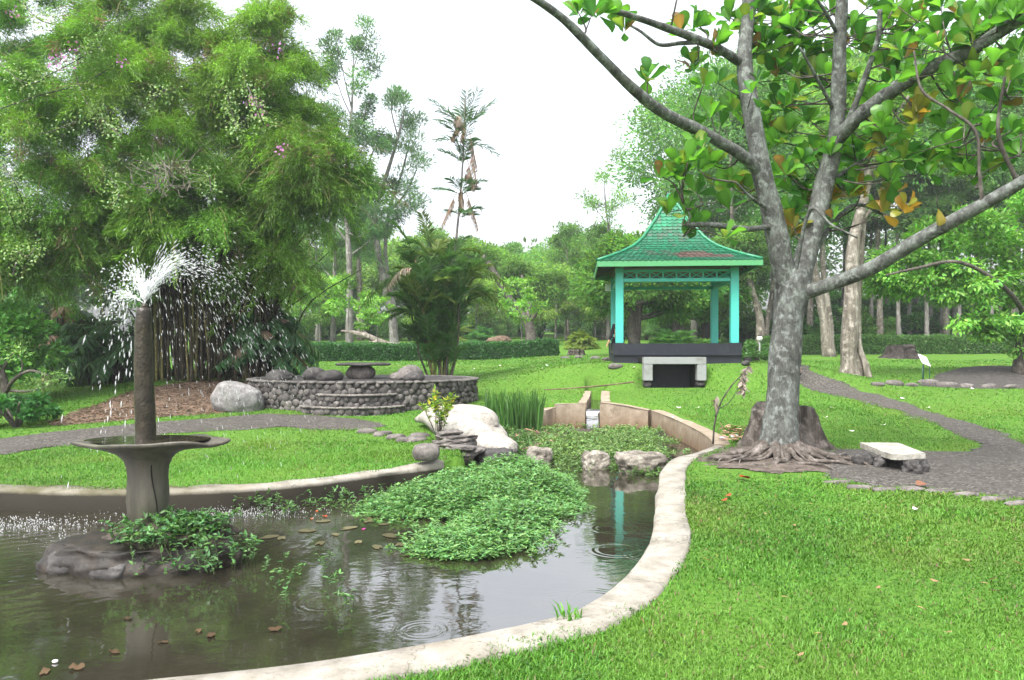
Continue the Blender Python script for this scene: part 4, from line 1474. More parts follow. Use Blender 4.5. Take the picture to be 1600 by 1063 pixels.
qq = np.stack([j * nx_ + i, j * nx_ + i + 1, (j + 1) * nx_ + i + 1, (j + 1) * nx_ + i], -1).reshape(-1, 4)
cxx = a[qq].mean(1); cyy = b[qq].mean(1)
pin = inpoly(cxx, cyy, np.array(POND))
o = link_mesh('mud', np.stack([a, b, z], 1), [qq[pin]], M['mud']); tag(o, kind='structure')
MUDZ = (xs, ys, z.reshape(A.shape))
def herb_field(name, label, poly, n, hmin, hmax, L, Wd, col, per, rs, tpl=TLA, z0=None, patch=None):
    pl = np.asarray(poly)
    A = rs.uniform(pl.min(0), pl.max(0), size=(n * 3, 2))
    A = A[inpoly(A[:, 0], A[:, 1], pl)]
    P = np.stack([A[:, 0], A[:, 1], 0 * A[:, 0]], 1)
    if patch is not None:
        A = A[fbm(P, 1.3, patch, 3) > -.15 + .5 * (rs.rand(len(A)) - .5)]
    A = A[:n]
    mb = MB(); stems = []
    for x, y in A:
        zz = z0 if z0 is not None else gz(x, y)
        h = rs.uniform(hmin, hmax)
        stems.append(np.array([(x, y, zz), (x + .02 * rs.normal(), y + .02 * rs.normal(), zz + h * .6), (x + .05 * rs.normal(), y + .05 * rs.normal(), zz + h)]))
    leafy(mb, stems, per, L, Wd, col, tpl, rs=rs)
    o = mb.build(name, M['leaf'])
    return tag(o, label, 'plants', kind='stuff')
herb_field('swamp_herbs', 'low green marsh herbs covering the shallow upper pool', [(.15, 12.9), (.5, 12.45), (1.9, 12.4), (3.0, 12.6), (3.2, 15), (3.1, 17.2), (2.3, 17.5), (.9, 17.1), (.1, 15.4)], 1700, .04, .15, .065, .026, (.14, .25, .075), 9, rs, z0=WATER_Z + .02, patch=3)
herb_field('swamp_herbs', 'sparse weeds on the muddy edge by the pale rock', [(-.6, 12.6), (.2, 12.5), (.4, 15), (-.2, 16.8), (-.8, 15)], 260, .05, .16, .07, .03, (.10, .19, .05), 8, rs, z0=WATER_Z + .05, patch=6)
herb_field('swamp_herbs', 'weeds growing between the stepping stones', [(-.2, 11.6), (2.3, 11.0), (2.5, 12.4), (-.3, 12.6)], 260, .04, .14, .06, .025, (.09, .19, .05), 8, rs, z0=WATER_Z - .02, patch=9)
# thin weeds standing in the open water and along the far kerb
herb_field('water_weeds', 'thin weeds standing in the water near the fountain', [tuple(WPX(*p)[:2]) for p in [(380, 890), (520, 880), (560, 960), (420, 960)]], 22, .08, .2, .05, .018, (.09, .19, .05), 7, rs, z0=WATER_Z)
herb_field('water_weeds', 'weeds along the foot of the far kerb of the pond', [tuple(WPX(*p)[:2]) for p in [(330, 800), (560, 770), (740, 738), (760, 752), (600, 800), (480, 812), (380, 815)]], 150, .06, .2, .06, .022, (.09, .19, .05), 8, rs, z0=WATER_Z)

# floating dead leaves and lily pads: flat things lying on the water
rs = np.random.RandomState(77)
def floaters(name, label, cat, group, pts, size, col, mat='litter', curl=.2):
    for k, (px, py) in enumerate(pts):
        p = WPX(px, py)
        a = rs.uniform(0, 6.28)
        s = size * rs.uniform(.7, 1.3)
        th = np.linspace(0, 6.28, 15)[:-1]
        rr = s * (.8 + .2 * np.sin(th * 2 + a)) * np.where(np.abs(th - 3.1) < .25, .35, 1)
        V = np.vstack([[0, 0, .004], np.stack([rr * np.cos(th), rr * .8 * np.sin(th), .004 + curl * s * rs.rand(14) ** 2], 1)])
        T = np.array([(0, 1 + i, 1 + (i + 1) % 14) for i in range(14)])
        V = V @ rotm(0, 0, a).T
        c = np.array(col) * rs.uniform(.7, 1.3)
        o = link_mesh(name, V, [T], M[mat], col=c); o.location = p + (0, 0, .003)
        tag(o, label, cat, group)
floaters('lily_pad', 'dull olive lily pad lying flat on the pond left of the leafy mound', 'lily pad', 'lily pads on the pond',
         [(505, 815), (525, 836), (560, 848), (590, 856), (610, 838), (545, 826), (575, 815), (480, 830), (625, 852), (440, 842), (420, 840), (500, 850), (600, 820), (640, 868)], .09, (.09, .085, .045), curl=.03)
floaters('floating_leaf', 'brown dead leaf floating on the dark pond water', 'leaf', 'dead leaves floating on the pond',
         [(200, 968), (310, 988), (330, 995), (120, 1045), (70, 1052), (255, 1005), (180, 1020), (560, 800), (575, 812), (585, 805), (600, 812), (430, 985)], .045, (.075, .05, .028), curl=.35)
floaters('floating_petal', 'orange-red petal floating among the lily pads', 'petal', 'red petals floating on the pond', [(487, 812), (508, 808), (495, 800)], .035, (.5, .10, .04), curl=.4)
floaters('floating_petal', 'bright pink petal floating beside the leafy mound', 'petal', 'pink petals floating on the pond', [(568, 828)], .03, (.7, .05, .35), curl=.4)
def pebble(px, py, r, col, name, label, cat, z=WATER_Z, D=None):
    p = WPX(px, py) if D is None else PX(px, py, D)
    V, Fq = rock((0, 0, .01), (r, r * .8, r * .6), (0, 0, 0), 2, .1, 1.5, 3)
    o = link_mesh(name, V, Fq, M['litter'], col=col); o.location = p
    tag(o, label, cat)
pebble(86, 1036, .018, (.8, .8, .8), 'white_scrap', 'round white scrap floating in the near corner of the pond', 'litter')
pebble(785, 667, .06, (.85, .85, .85), 'white_bottle', 'white plastic scrap lying in the mud beside the reeds', 'litter')
pebble(834, 690, .04, (.85, .85, .85), 'white_scrap', 'small white scrap among brown twigs in the mud', 'litter')
pebble(968, 707, .045, (.15, .6, .7), 'blue_cup', 'crumpled light blue cup lying by the long stepping stone', 'litter')
# twigs in the mud
mb = MB()
for k in range(60):
    x, y = rs.uniform(-.5, .9), rs.uniform(13.2, 16.2)
    a = rs.uniform(0, 6.28); l = rs.uniform(.08, .3)
    V, Fq = tube([(x, y, WATER_Z + .10), (x + l * math.cos(a), y + l * math.sin(a), WATER_Z + .12 + .05 * rs.rand())], .007, 4)
    mb.add(V, Fq, np.array((.3, .2, .13)) * rs.uniform(.5, 1.5))
tag(mb.build('dead_twigs', M['litter']), 'dead twigs washed up on the mud', 'twigs', kind='stuff')

# reeds
rs = np.random.RandomState(41)
def reeds(name, label, x0, x1, y0, y1, n, h0, h1, wd, col, zbase):
    mb = MB()
    for k in range(n):
        x, y = rs.uniform(x0, x1), rs.uniform(y0, y1)
        h = rs.uniform(h0, h1); l = rs.normal(size=2) * .12 * h
        p = np.array([(x, y, zbase), (x + l[0] * .3, y + l[1] * .3, zbase + h * .6), (x + l[0], y + l[1], zbase + h)])
        s = np.array([math.cos(k * 2.4), math.sin(k * 2.4), 0]) * wd
        V = np.vstack([p - s * np.array([[.8], [1], [.08]]), p + s * np.array([[.8], [1], [.08]])])
        mb.add(V, [np.array([(0, 3, 4, 1), (1, 4, 5, 2)])], np.array(col) * rs.uniform(.6, 1.45))
    return tag(mb.build(name, M['leaf']), label, 'reeds')
reeds('reeds', 'clump of upright dark green sword leaved reeds beside the low wall', -.62, .66, 16.5, 17.6, 460, .35, .92, .017, (.05, .15, .03), -.25)

# small yellow green shrub by the pale rock
def shrub(name, label, base, n, h, spread, L, Wd, col, rs, per=14, cat='shrub', tpl=T4, stem_r=.006, col2=None):
    o = empty(name, tuple(base))
    tag(o, label, cat)
    mb = MB(); ml = MB(); stems = []
    for k in range(n):
        a = rs.uniform(0, 6.28); r = spread * math.sqrt(rs.rand())
        hh = h * rs.uniform(.6, 1.05)
        e = np.array([r * math.cos(a), r * math.sin(a), hh])
        m = e * (.35, .35, .5) + .04 * h * rs.normal(size=3)
        s = catmull([(0.02 * rs.normal(), .02 * rs.normal(), -.03), m, e], 4)
        V, Fq = tube(s, np.linspace(stem_r, stem_r * .4, len(s)), 5); mb.add(V, Fq, (.12, .09, .06))
        stems.append(s[len(s) // 2:])
    mb.build('stems', M['bark_dark'], o)
    leafy(ml, stems, per, L, Wd, col, tpl, rs=rs, stem_r=0)
    if col2 is not None:
        leafy(ml, stems, max(2, per // 3), L, Wd, col2, tpl, rs=rs, stem_r=0)
    ml.build('leaves', M['leaf'], o)
    return o
rs = np.random.RandomState(51)
shrub('croton_shrub', 'small yellow-green leaved shrub on thin stems before the pale rock', G(686, 692), 20, .95, .32, .10, .05, (.17, .27, .03), rs, 15, col2=(.42, .36, .05))
# ------------------------------------------------------------------ grass blades over the lawn
rs = np.random.RandomState(61)
def gmask(x, y):
    ok = ~inpoly(x, y, POND) & (distpoly(x, y, POND, True) > np.where((x < -.6) & (y > 6), .13, np.where(y < 4.7, .2, .26)) + .05 * vnoise(np.stack([x, y, 0 * x], 1), 2.2, 8))
    ok &= ~inpoly(x, y, CHAN) & (distpoly(x, y, CHAN, True) > .2)
    for p in NOGRASS:
        d = distpoly(x, y, p, True)
        ok &= ~(inpoly(x, y, p) & (d > .10 * (1 + fbm(np.stack([x, y, 0 * x], 1), 2, 5, 2))))
    for p in THIN:
        ok &= ~(inpoly(x, y, p) & (rs.rand(len(x)) > .03 + .5 * sstep(.22, 0, distpoly(x, y, p, True)) + .25 * (fbm(np.stack([x, y, 0 * x], 1), 1.5, 77, 3) > .45)))
    ok &= ~((np.abs(x - GX) < 2.0) & (np.abs(y - GY) < 2.1))
    ok &= ~((np.abs(x - TUN_X) < .9) & (y > 20.95) & (y < 22.2))
    ok &= np.hypot(x - TC[0], (y - TC[1]) / .7) > TR - .05
    return ok
bands = [(3.1, 4.6, 9500), (4.6, 6.5, 6500), (6.5, 9.0, 3600), (9, 13, 1700), (13, 18, 750), (18, 25, 330), (25, 36, 130)]
mb = MB()
for y0, y1, dens in bands:
    hw = y1 * .70 + .8
    n = int(dens * (y1 - y0) * 2 * hw)
    x = rs.uniform(-hw, hw, n); y = rs.uniform(y0, y1, n)
    k = np.abs(x) < y * .70 + .8
    x, y = x[k], y[k]
    k = gmask(x, y); x, y = x[k], y[k]
    P = np.stack([x, y, 0 * x], 1)
    dens_n = fbm(P, .8, 71, 3)
    k = rs.rand(len(x)) < .82 + .45 * dens_n
    x, y, P = x[k], y[k], P[k]
    n = len(x)
    tall = 1 + .35 * fbm(P, 1.7, 44, 2) + .25 * sstep(.6, 0, distpoly(x, y, POND, True))
    tall *= np.where((x < -.6) & (y < 12), 1.25, 1.0)
    h = rs.uniform(.014, .040, n) * tall * (1 + .02 * y)
    wd = np.maximum(.0030, .00082 * y) * rs.uniform(.7, 1.3, n)
    a = rs.uniform(0, 6.28, n); l = rs.uniform(.2, 1.1, n)
    z = g0(x, y) - .006
    base = np.stack([x, y, z], 1)
    s = np.stack([np.cos(a), np.sin(a), 0 * a], 1) * wd[:, None]
    ld = np.stack([-np.sin(a), np.cos(a), 0 * a], 1) * (l * h)[:, None]
    up = np.array([0, 0, 1.0]) * h[:, None]
    m1 = base + ld * .3 + up * .6
    tip = base + ld + up * (1 - .25 * l[:, None])
    hue = fbm(P, .55, 91, 3)
    c = np.array([.075, .195, .024])[None] * (1 + .22 * rs.normal(size=(n, 1))).clip(.45, 1.7)
    c *= (1 + .22 * hue[:, None])
    yl = np.clip(.7 * fbm(P, .7, 23, 3) + .12, 0, .75)[:, None]
    c = c * (1 - yl) + np.array([.13, .205, .032]) * yl * (1 + .15 * rs.normal(size=(n, 1)))
    dry = rs.rand(n) < .03 + .07 * (fbm(P, 2.0, 15, 2) > .5)
    c[dry] = np.array([.17, .14, .07]) * rs.uniform(.6, 1.2, (dry.sum(), 1))
    if y0 < 9:
        V = np.stack([base - s, base + s, m1 + s * .8, m1 - s * .8, tip], 1)
        i5 = np.arange(n)[:, None] * 5
        mb.add(V.reshape(-1, 3), [i5 + np.array([0, 1, 2, 3]), i5 + np.array([3, 2, 4])], np.repeat(c.clip(.01, .9), 5, 0))
    else:
        V = np.stack([base - s, base + s, tip], 1)
        i3 = np.arange(n)[:, None] * 3
        mb.add(V.reshape(-1, 3), [i3 + np.array([0, 1, 2])], np.repeat(c.clip(.01, .9), 3, 0))
# broad leaved weeds and straw mixed into the turf
n = 5200
x = rs.uniform(-2.5, 6.5, n); y = rs.uniform(3.2, 9.5, n)
P = np.stack([x, y, 0 * x], 1)
k = (np.abs(x) < y * .7 + .5) & gmask(x, y) & (fbm(P, .7, 33, 3) + .4 * rs.normal(size=n) > .25)
x, y = x[k], y[k]; n = len(x)
b3 = np.repeat(np.stack([x, y, g0(x, y) + .018], 1), 4, 0) + rs.normal(size=(n * 4, 3)) * (.012, .012, .004)
V, Fq, k = place(T4, b3, rs.normal(size=(n * 4, 3)) * (1, 1, .3) + (0, 0, .25), np.array([0, 0, 1.0]) + .3 * rs.normal(size=(n * 4, 3)), .028 * rs.uniform(.6, 1.4, n * 4), .015)
mb.add(V, Fq, lcol((.06, .15, .03), n * 4, k, .3, .15, rs))
n = 900
x = rs.uniform(-2.5, 6.5, n); y = rs.uniform(3.2, 10.5, n); k = (np.abs(x) < y * .7 + .5) & gmask(x, y)
x, y = x[k], y[k]; n = len(x)
b3 = np.stack([x, y, g0(x, y) + .035], 1)
V, Fq, k = place(T4, b3, rs.normal(size=(n, 3)) * (1, 1, .2), np.array([0, 0, 1.0]) + .3 * rs.normal(size=(n, 3)), .05 * rs.uniform(.5, 1.6, n), .006)
mb.add(V, Fq, lcol((.24, .18, .09), n, k, .4, .15, rs))
tag(mb.build('lawn_grass', M['grass']), 'short bright green grass covering the lawns', 'grass', kind='stuff')

# tufts growing over the kerb
rs = np.random.RandomState(62)
def tuft(px, py, n, h, wd, label, spread=.08):
    p = G(px, py); p[2] = max(p[2], .02)
    mb = MB()
    for k in range(n):
        a = rs.uniform(0, 6.28); r = spread * math.sqrt(rs.rand())
        b = np.array([r * math.cos(a), r * math.sin(a), 0]); hh = h * rs.uniform(.5, 1.1); o = rs.normal(size=2) * hh * .5
        s = np.array([math.cos(a + 1), math.sin(a + 1), 0]) * wd
        pts = [b, b + (o[0] * .4, o[1] * .4, hh * .7), b + (o[0], o[1], hh)]
        V = np.array([pts[0] - s, pts[0] + s, pts[1] + s * .9, pts[1] - s * .9, pts[2]])
        mb.add(V, [np.array([(0, 1, 2, 3)]), np.array([(3, 2, 4)])], np.array((.09, .25, .03)) * rs.uniform(.6, 1.4))
    o = mb.build('grass_tuft', M['grass']); o.location = p
    tag(o, label, 'grass tuft')
tuft(889, 975, 30, .09, .006, 'small green weed tuft sprouting on the inner edge of the kerb')
#tuft(700, 1012, 150, .07, .004, 'thick grass tuft spilling over the near part of the kerb', .16)
#tuft(560, 1058, 120, .08, .004, 'grass tuft hanging over the kerb at the bottom edge of the lawn', .14)

# fallen leaves and petals on the lawn
def fallen(px, py, s, col, label, name='fallen_leaf', cat='leaf', group=None):
    p = G(px, py)
    th = np.linspace(0, 2 * math.pi, 13)[:-1]
    V = np.vstack([[0, 0, .0], np.stack([s * np.cos(th), s * .55 * np.sin(th), .25 * s * np.cos(th) ** 2], 1)])
    T = np.array([(0, 1 + i, 1 + (i + 1) % 12) for i in range(12)])
    V = V @ rotm(.2, .1, rs.uniform(0, 6)).T
    o = link_mesh(name, V, [T], M['litter'], col=col); o.location = p + (0, 0, .04)
    tag(o, label, cat, group)
fallen(1163, 752, .10, (.22, .035, .01), 'curled red-brown fallen leaf in front of the tree roots')
for px, py in ((1130, 790), (1137, 781)):
    fallen(px, py, .06, (.24, .06, .03), 'red fallen leaf lying in a pair on the lawn before the roots', group='red leaf pair on the lawn')
fallen(1440, 763, .09, (.17, .085, .055), 'pinkish fallen leaf at the gravel kerb beyond the bench')
for px, py in ((1300, 805), (1195, 810), (1128, 917), (1372, 930), (1240, 830), (1460, 920), (1510, 884), (1250, 1040), (1320, 990), (1480, 1000)):
    fallen(px, py, .026, (.22, .15, .08), 'small tan fallen leaf on the open lawn', group='small tan leaves on the lawn')
fallen(1430, 803, .035, (.6, .45, .62), 'pale lilac petal alone on the open lawn', 'fallen_petal', 'petal')
for px, py in [(738, 581), (752, 573), (750, 588), (741, 578), (782, 573), (800, 577), (818, 580), (830, 574), (855, 573), (846, 578), (765, 590), (786, 594), (990, 578), (904, 575), (1090, 640),
               (1320, 600), (1300, 640), (1290, 655), (1420, 657), (1330, 677), (1450, 640), (1380, 668), (1520, 610), (1050, 655), (1060, 640), (1480, 622), (1190, 600), (1365, 640), (1410, 625)]:
    fallen(px, py, .055, (.82, .82, .8), 'small white fallen blossom dotted on the sloping grass', 'fallen_blossom', 'blossom', 'white blossoms on the grass')

# ------------------------------------------------------------------ the big-leaved tree
rs = np.random.RandomState(71)
TB = G(1216, 712)
tree = empty('broadleaf_tree', tuple(TB))
tag(tree, 'large grey barked tree with big glossy leaves and spreading roots beside the pond', 'tree')
mb = MB(); LIMB = []
def limb(pts, r0, r1, noise=.08, seg=16, per=8, seed=0, keep=True):
    p = np.array([PX(*q) for q in pts]) - TB
    r = np.linspace(r0, r1, len(p))
    V, Fq = tube(p, r, seg, noise, 2.6, seed, True, per); mb.add(V, Fq)
    if keep:
        c = catmull(p, 6)
        LIMB.append(c)
tw = MB()
def limb_d(pts, r0, r1, noise=.08, seg=16, per=8, seed=0):
    p = np.array([PX(*q) for q in pts]) - TB
    V, Fq = tube(p, np.linspace(r0, r1, len(p)), 8, .15, 4, seed, True, per); tw.add(V, Fq)
    LIMB.append(catmull(p, 6))
def trunkpath(pts, rad, seed):
    p = np.array([PX(*q) for q in pts]) - TB
    V, Fq = tube(p, rad, 28, .07, 2.2, seed, True, 10); mb.add(V, Fq)
    LIMB.append(catmull(p, 6))
trunkpath([(1216, 722, 10.5), (1217, 690, 10.5), (1221, 640, 10.5), (1226, 570, 10.5), (1232, 500, 10.5), (1237, 455, 10.5), (1238, 425, 10.52)],
          [.33, .27, .225, .21, .205, .23, .21], 3)
limb([(1232, 465, 10.5), (1226, 430, 10.45), (1216, 380, 10.4), (1205, 330, 10.35), (1192, 280, 10.3), (1182, 220, 10.3), (1170, 150, 10.4), (1163, 90, 10.5), (1168, 30, 10.6), (1172, -60, 10.8)], .165, .085, seed=5)
limb([(1242, 470, 10.5), (1256, 410, 10.6), (1274, 345, 10.7), (1290, 280, 10.75), (1304, 225, 10.7), (1310, 160, 10.6), (1311, 90, 10.5), (1315, 20, 10.4), (1318, -80, 10.3)], .16, .07, seed=6)
limb([(1244, 462, 10.5), (1290, 447, 10.2), (1360, 420, 9.8), (1430, 378, 9.4), (1490, 345, 9.1), (1550, 312, 8.8), (1620, 270, 8.5), (1720, 200, 8.1)], .105, .065, seed=7)
limb([(1192, 275, 10.3), (1160, 243, 10.1), (1100, 208, 9.8), (1040, 178, 9.5), (990, 140, 9.2), (935, 85, 8.9), (880, 30, 8.6), (820, -12, 8.3), (740, -60, 8.0)], .085, .035, .12, 12, seed=8)
limb([(1306, 220, 10.7), (1345, 180, 10.3), (1400, 138, 9.9), (1450, 108, 9.6), (1510, 82, 9.3), (1570, 45, 9.0), (1640, 0, 8.7)], .10, .075, seed=9)
limb([(1160, 100, 10.5), (1125, 78, 10.2), (1080, 58, 9.9), (1030, 40, 9.6), (970, 20, 9.3), (920, 10, 9.1)], .07, .03, .12, 12, seed=10)
limb([(1090, 66, 9.95), (1060, 68, 9.9), (1030, 70, 9.85), (1002, 50, 9.8), (985, 40, 9.8)], .035, .016, .15, 8, seed=11)
limb([(1215, 352, 10.4), (1170, 358, 10.1), (1120, 352, 9.9), (1072, 351, 9.8)], .045, .03, .12, 10, seed=12)
limb([(1072, 351, 9.8), (1078, 338, 9.75), (1068, 318, 9.7)], .014, .008, .1, 6, seed=13)
limb([(1300, 240, 10.7), (1330, 180, 10.4), (1352, 120, 10.2), (1372, 60, 10.0), (1375, 15, 9.9)], .05, .03, .15, 10, seed=14)
limb_d([(1535, 322, 8.85), (1530, 265, 8.8), (1524, 205, 8.8), (1480, 170, 8.9), (1440, 140, 9.0), (1428, 80, 9.1)], .024, .012, .12, 8, seed=15)
limb([(1302, 170, 10.6), (1275, 120, 10.3), (1250, 75, 10.1)], .028, .014, .12, 7, seed=16)
limb([(1312, 60, 10.5), (1290, 20, 10.2), (1270, -10, 10.0)], .03, .015, .12, 7, seed=17)
limb([(1250, 430, 10.55), (1300, 352, 11.2), (1340, 320, 11.6), (1400, 345, 12)], .05, .02, .12, 8, seed=18)
limb([(1288, 290, 10.75), (1330, 262, 10.9), (1370, 240, 11.0), (1400, 225, 11.0)], .035, .015, .12, 8, seed=19)
limb([(1205, 330, 10.35), (1175, 310, 10.0), (1150, 285, 9.8)], .03, .012, .12, 7, seed=20)
limb([(1240, 440, 10.4), (1265, 330, 10.0), (1300, 352, 9.8), (1340, 372, 9.7)], .03, .012, .12, 7, seed=21)
limb_d([(1590, 285, 8.65), (1560, 210, 8.6), (1570, 120, 8.5)], .03, .015, .12, 7, seed=22)
LP = np.vstack(LIMB)
# clusters of leaves
CL = [(1098, 127), (1161, 130), (1147, 160), (1220, 156), (1246, 136), (1220, 16), (1244, 46), (1259, 18), (1332, 32), (1381, 93), (1393, 24), (1439, 22), (1468, 46), (1517, 60),
      (1503, 20), (1580, 22), (1590, 70), (1580, 116), (1561, 150), (1595, 198), (1502, 155), (1439, 90), (1473, 190), (1386, 198), (1371, 214), (1415, 234), (1390, 273), (1561, 228),
      (1546, 258), (1273, 234), (1254, 242), (1210, 212), (1200, 190), (1073, 246), (1093, 257), (1112, 250), (1088, 292), (1030, 266), (1012, 112), (1072, 324), (1085, 338),
      (1161, 294), (1137, 280), (1200, 294), (1239, 324), (1332, 285), (1337, 241), (1083, 90), (1064, 38), (1090, 30), (1200, 63), (1215, 95), (1400, 100), (1337, 119), (1303, 66),
      (1346, 56), (903, 10), (937, 12), (961, 8), (1171, 184), (1525, 110), (1545, 40), (1420, 60), (1360, 150), (1290, 110), (1265, 180), (1180, 70), (1120, 60), (1140, 20), (1175, 10),
      (1300, 10), (1360, 0), (1470, 0), (1540, 0), (1600, 0), (1600, 130), (1500, 250), (1450, 240), (1330, 200), (1230, 260), (1250, 290), (1110, 170), (1185, 245), (1095, 220), (1060, 270)]
O, D, N, LL, C0 = [], [], [], [], []
yellow = {(1346, 288): 1}
allc = [(c, 0) for c in CL] + [((1346, 290), 1), ((1381, 318), 1), ((1434, 163), 1), ((1429, 178), 1), ((1239, 345), 1), ((1300, 300), 1)]
def cluster(c, nl, L, kind, axis=None):
    ax = nrm(np.array([rs.normal() * .35, rs.normal() * .35, 1.0])) if axis is None else axis
    a0 = rs.uniform(0, 6.28)
    b1 = nrm(np.cross(ax, [.3, .8, .1])); b2 = np.cross(ax, b1)
    for k in range(nl):
        a = a0 + k * 2.4
        e = rs.uniform(.6, 1.35) if k % 4 else rs.uniform(-.5, .4)
        d = math.cos(e) * (math.cos(a) * b1 + math.sin(a) * b2) + math.sin(e) * ax
        O.append(c + .03 * d - ax * .02 * k * .5); D.append(d); N.append(ax * math.cos(e) + .25 * rs.normal(size=3) + .01); LL.append(L * rs.uniform(.65, 1.15))
        g = rs.rand()
        base = np.array([.055, .18, .03]) if g < .3 else (np.array([.12, .30, .04]) if g < .86 else np.array([.19, .27, .05]))
        if kind == 1: base = np.array([.24, .24, .04]) if g < .6 else np.array([.36, .2, .035])
        elif g > .975: base = np.array([.22, .13, .05])
        C0.append(base * rs.uniform(.75, 1.25))
for k in range(20):
    allc.append(((rs.uniform(1150, 1620), rs.uniform(-20, 120)), 0))
for k in range(10):
    allc.append(((rs.uniform(1200, 1600), rs.uniform(120, 265)), 0))
for (px, py), kind in allc:
    D0 = np.interp(px, [830, 1100, 1150, 1200, 1300, 1345, 1450, 1600], [8.4, 9.8, 10.6, 10.9, 11.0, 10.6, 9.7, 8.9]) + rs.uniform(-.25, .5)
    c = PX(px, py + 8, D0) - TB
    dd = np.linalg.norm(LP - c - np.array([0, 0, -.15]), axis=1)
    j = LP[np.argmin(dd + .3 * np.maximum(0, LP[:, 2] - c[2]))]
    m = (c + j) / 2 + rs.normal(size=3) * .06 + (0, 0, -.08)
    s = catmull([j, m, c], 5)
    V, Fq = tube(s, np.linspace(.014, .007, len(s)), 5, .15, 9); tw.add(V, Fq)
    cluster(c, rs.randint(8, 13), .245 * D0 / 9.6, kind)
    if rs.rand() < (.95 if px > 1150 else .5):
        c2 = c + rs.normal(size=3) * (.3, .3, .15) + (0, 0, -.08)
        V, Fq = tube([s[3], (s[3] + c2) / 2, c2], [.008, .007, .006], 5); tw.add(V, Fq)
        cluster(c2, rs.randint(5, 9), .24, kind)
# crown above and beside the frame
for k in range(70):
    j = LP[rs.randint(len(LP))]
    if j[2] < 5.2: continue
    c = j + rs.normal(size=3) * (.8, .8, .5) + (0, 0, .5)
    if HZ - (c[2] + TB[2] - EYE) * F / (c[1] + TB[1]) > -70: continue
    V, Fq = tube([j, (j + c) / 2 + rs.normal(size=3) * .05, c], [.014, .01, .008], 5); tw.add(V, Fq)
    cluster(c, 9, .27, 0)
p = PX(1463, 340, 9.1) - TB
V, Fq = tube([p + (0, 0, .25), p + (.02, 0, .1)], .005, 4); tw.add(V, Fq)
O.append(p + (.02, 0, .1)); D.append(np.array([.1, .05, -1])); N.append(np.array([0, -1, .1])); LL.append(.2); C0.append(np.array([.3, .24, .05]))
mb.build('trunk', M['bark_grey'], tree)
tw.build('twigs', M['bark_dark'], tree)
mbl = MB()
O, D, N, LL, C0 = map(np.array, (O, D, N, LL, C0))
wh = rs.randint(0, 4, len(O))
for w_ in range(4):
    s_ = wh == w_
    Vt, Fq, k = place(TOBS[w_], O[s_], D[s_], N[s_], LL[s_], LL[s_] * .60)
    rib = np.tile(np.array([.88, 1.22, .88] * 6), s_.sum())[:, None] * np.tile(np.repeat([1.1, 1.0, 1.0, .98, .92, .8], 3), s_.sum())[:, None]
    mbl.add(Vt, Fq, np.repeat(C0[s_], k, 0) * rib)
M['bigleaf'] = leaf_mat('big_leaf', .52, .33, .4)
mbl.build('crown', M['bigleaf'], tree)
# roots
mr = MB()
for k in range(46):
    a = rs.uniform(-3.5, .5)
    if k < 9: a = [-2.9, -2.5, -2.1, -1.7, -1.2, -.7, -.2, .2, -3.3][k]
    ln = rs.uniform(.5, 1.15) * (.74 if math.cos(a) < -.4 else .9)
    n = 9
    q = []
    ww = rs.uniform(0, 6.28)
    r0 = rs.uniform(.04, .07) if k < 9 else rs.uniform(.018, .04)
    r_ = np.linspace(.20, .20 + ln, n)
    for i, r in enumerate(r_):
        aa = a + .25 * math.sin(ww + r * 4.5)
        x, y = TB[0] + r * math.cos(aa) * 1.15, TB[1] + r * math.sin(aa) * .8
        z = gz(x, y) + r0 * .5 + (.13 * math.exp(-((r - .2) / .13) ** 1) if k < 9 else .12 * math.exp(-(r - .2) / .2)) + .03 * math.sin(ww * 2 + r * 9)
        if i == n - 1: z -= .06
        q.append((x - TB[0], y - TB[1], z - TB[2]))
    V, Fq = tube(q, np.linspace(r0 * (1.25 if k < 9 else 1), r0 * .35, n), 9, .22, 7, k, True, 4); mr.add(V, Fq)
mr.build('roots', M['bark_root'], tree)

# stump behind the tree
M['stump_dark'] = bark('stump_dark', (.012, .01, .009), (.035, .029, .026), (.07, .06, .055), 5, .3)
def stump(name, base, r, h, label, seed, mat='stump', flare=.55, hollow=True):
    rs = np.random.RandomState(seed)
    mb = MB()
    prof = [(r * (1 + flare * 1.2), -.08), (r * (1 + flare), .0), (r * (1 + flare * .5), h * .22), (r * (1 + flare * .2), h * .5), (r * 1.02, h * .85), (r, h), (r * .9, h + .01), (r * .5, h - (.12 if hollow else 0)), (0, h - (.14 if hollow else 0))]
    prof = np.array(prof)
    u = np.linspace(0, len(prof) - 1, 34)
    prof = np.stack([np.interp(u, np.arange(len(prof)), prof[:, 0]), np.interp(u, np.arange(len(prof)), prof[:, 1])], 1)
    V, Fq = lathe(prof, 64)
    a = np.arctan2(V[:, 1], V[:, 0])
    t = np.clip(V[:, 2] / h, 0, 1)
    k = .10 * np.sin(a * 5 + seed) + .07 * np.sin(a * 9 + 1) + .05 * np.sin(a * 14 + 3)
    f = 1 + k * (1.6 - 1.0 * t) + .08 * fbm(V, 4, seed, 3)
    V[:, 0] *= f; V[:, 1] *= f
    V[:, 2] += np.where(V[:, 2] > h * .8, .06 * h * np.sin(a * 2 + seed) + .05 * h * fbm(V, 5, seed + 2, 2), 0)
    mb.add(V, Fq)
    o = mb.build(name, M[mat]); o.location = base
    return tag(o, label, 'tree stump')
p = PX(1222, 690, 11.9); p[2] = gz(p[0], p[1]) - .02
stump('tree_stump', p, .45, .62, 'broad weathered brown stump with flared roots right behind the grey tree', 4, flare=.45)
p = G(1408, 560)
stump('tree_stump', p, .62, .62, 'dark sawn stump standing alone on the far lawn before the hedge', 7, 'stump_dark', .4, False)
p = G(900, 555)
stump('tree_stump', p, .36, .26, 'low grey sawn stump between the clipped hedge and the gazebo', 9, 'stump', .12, False)

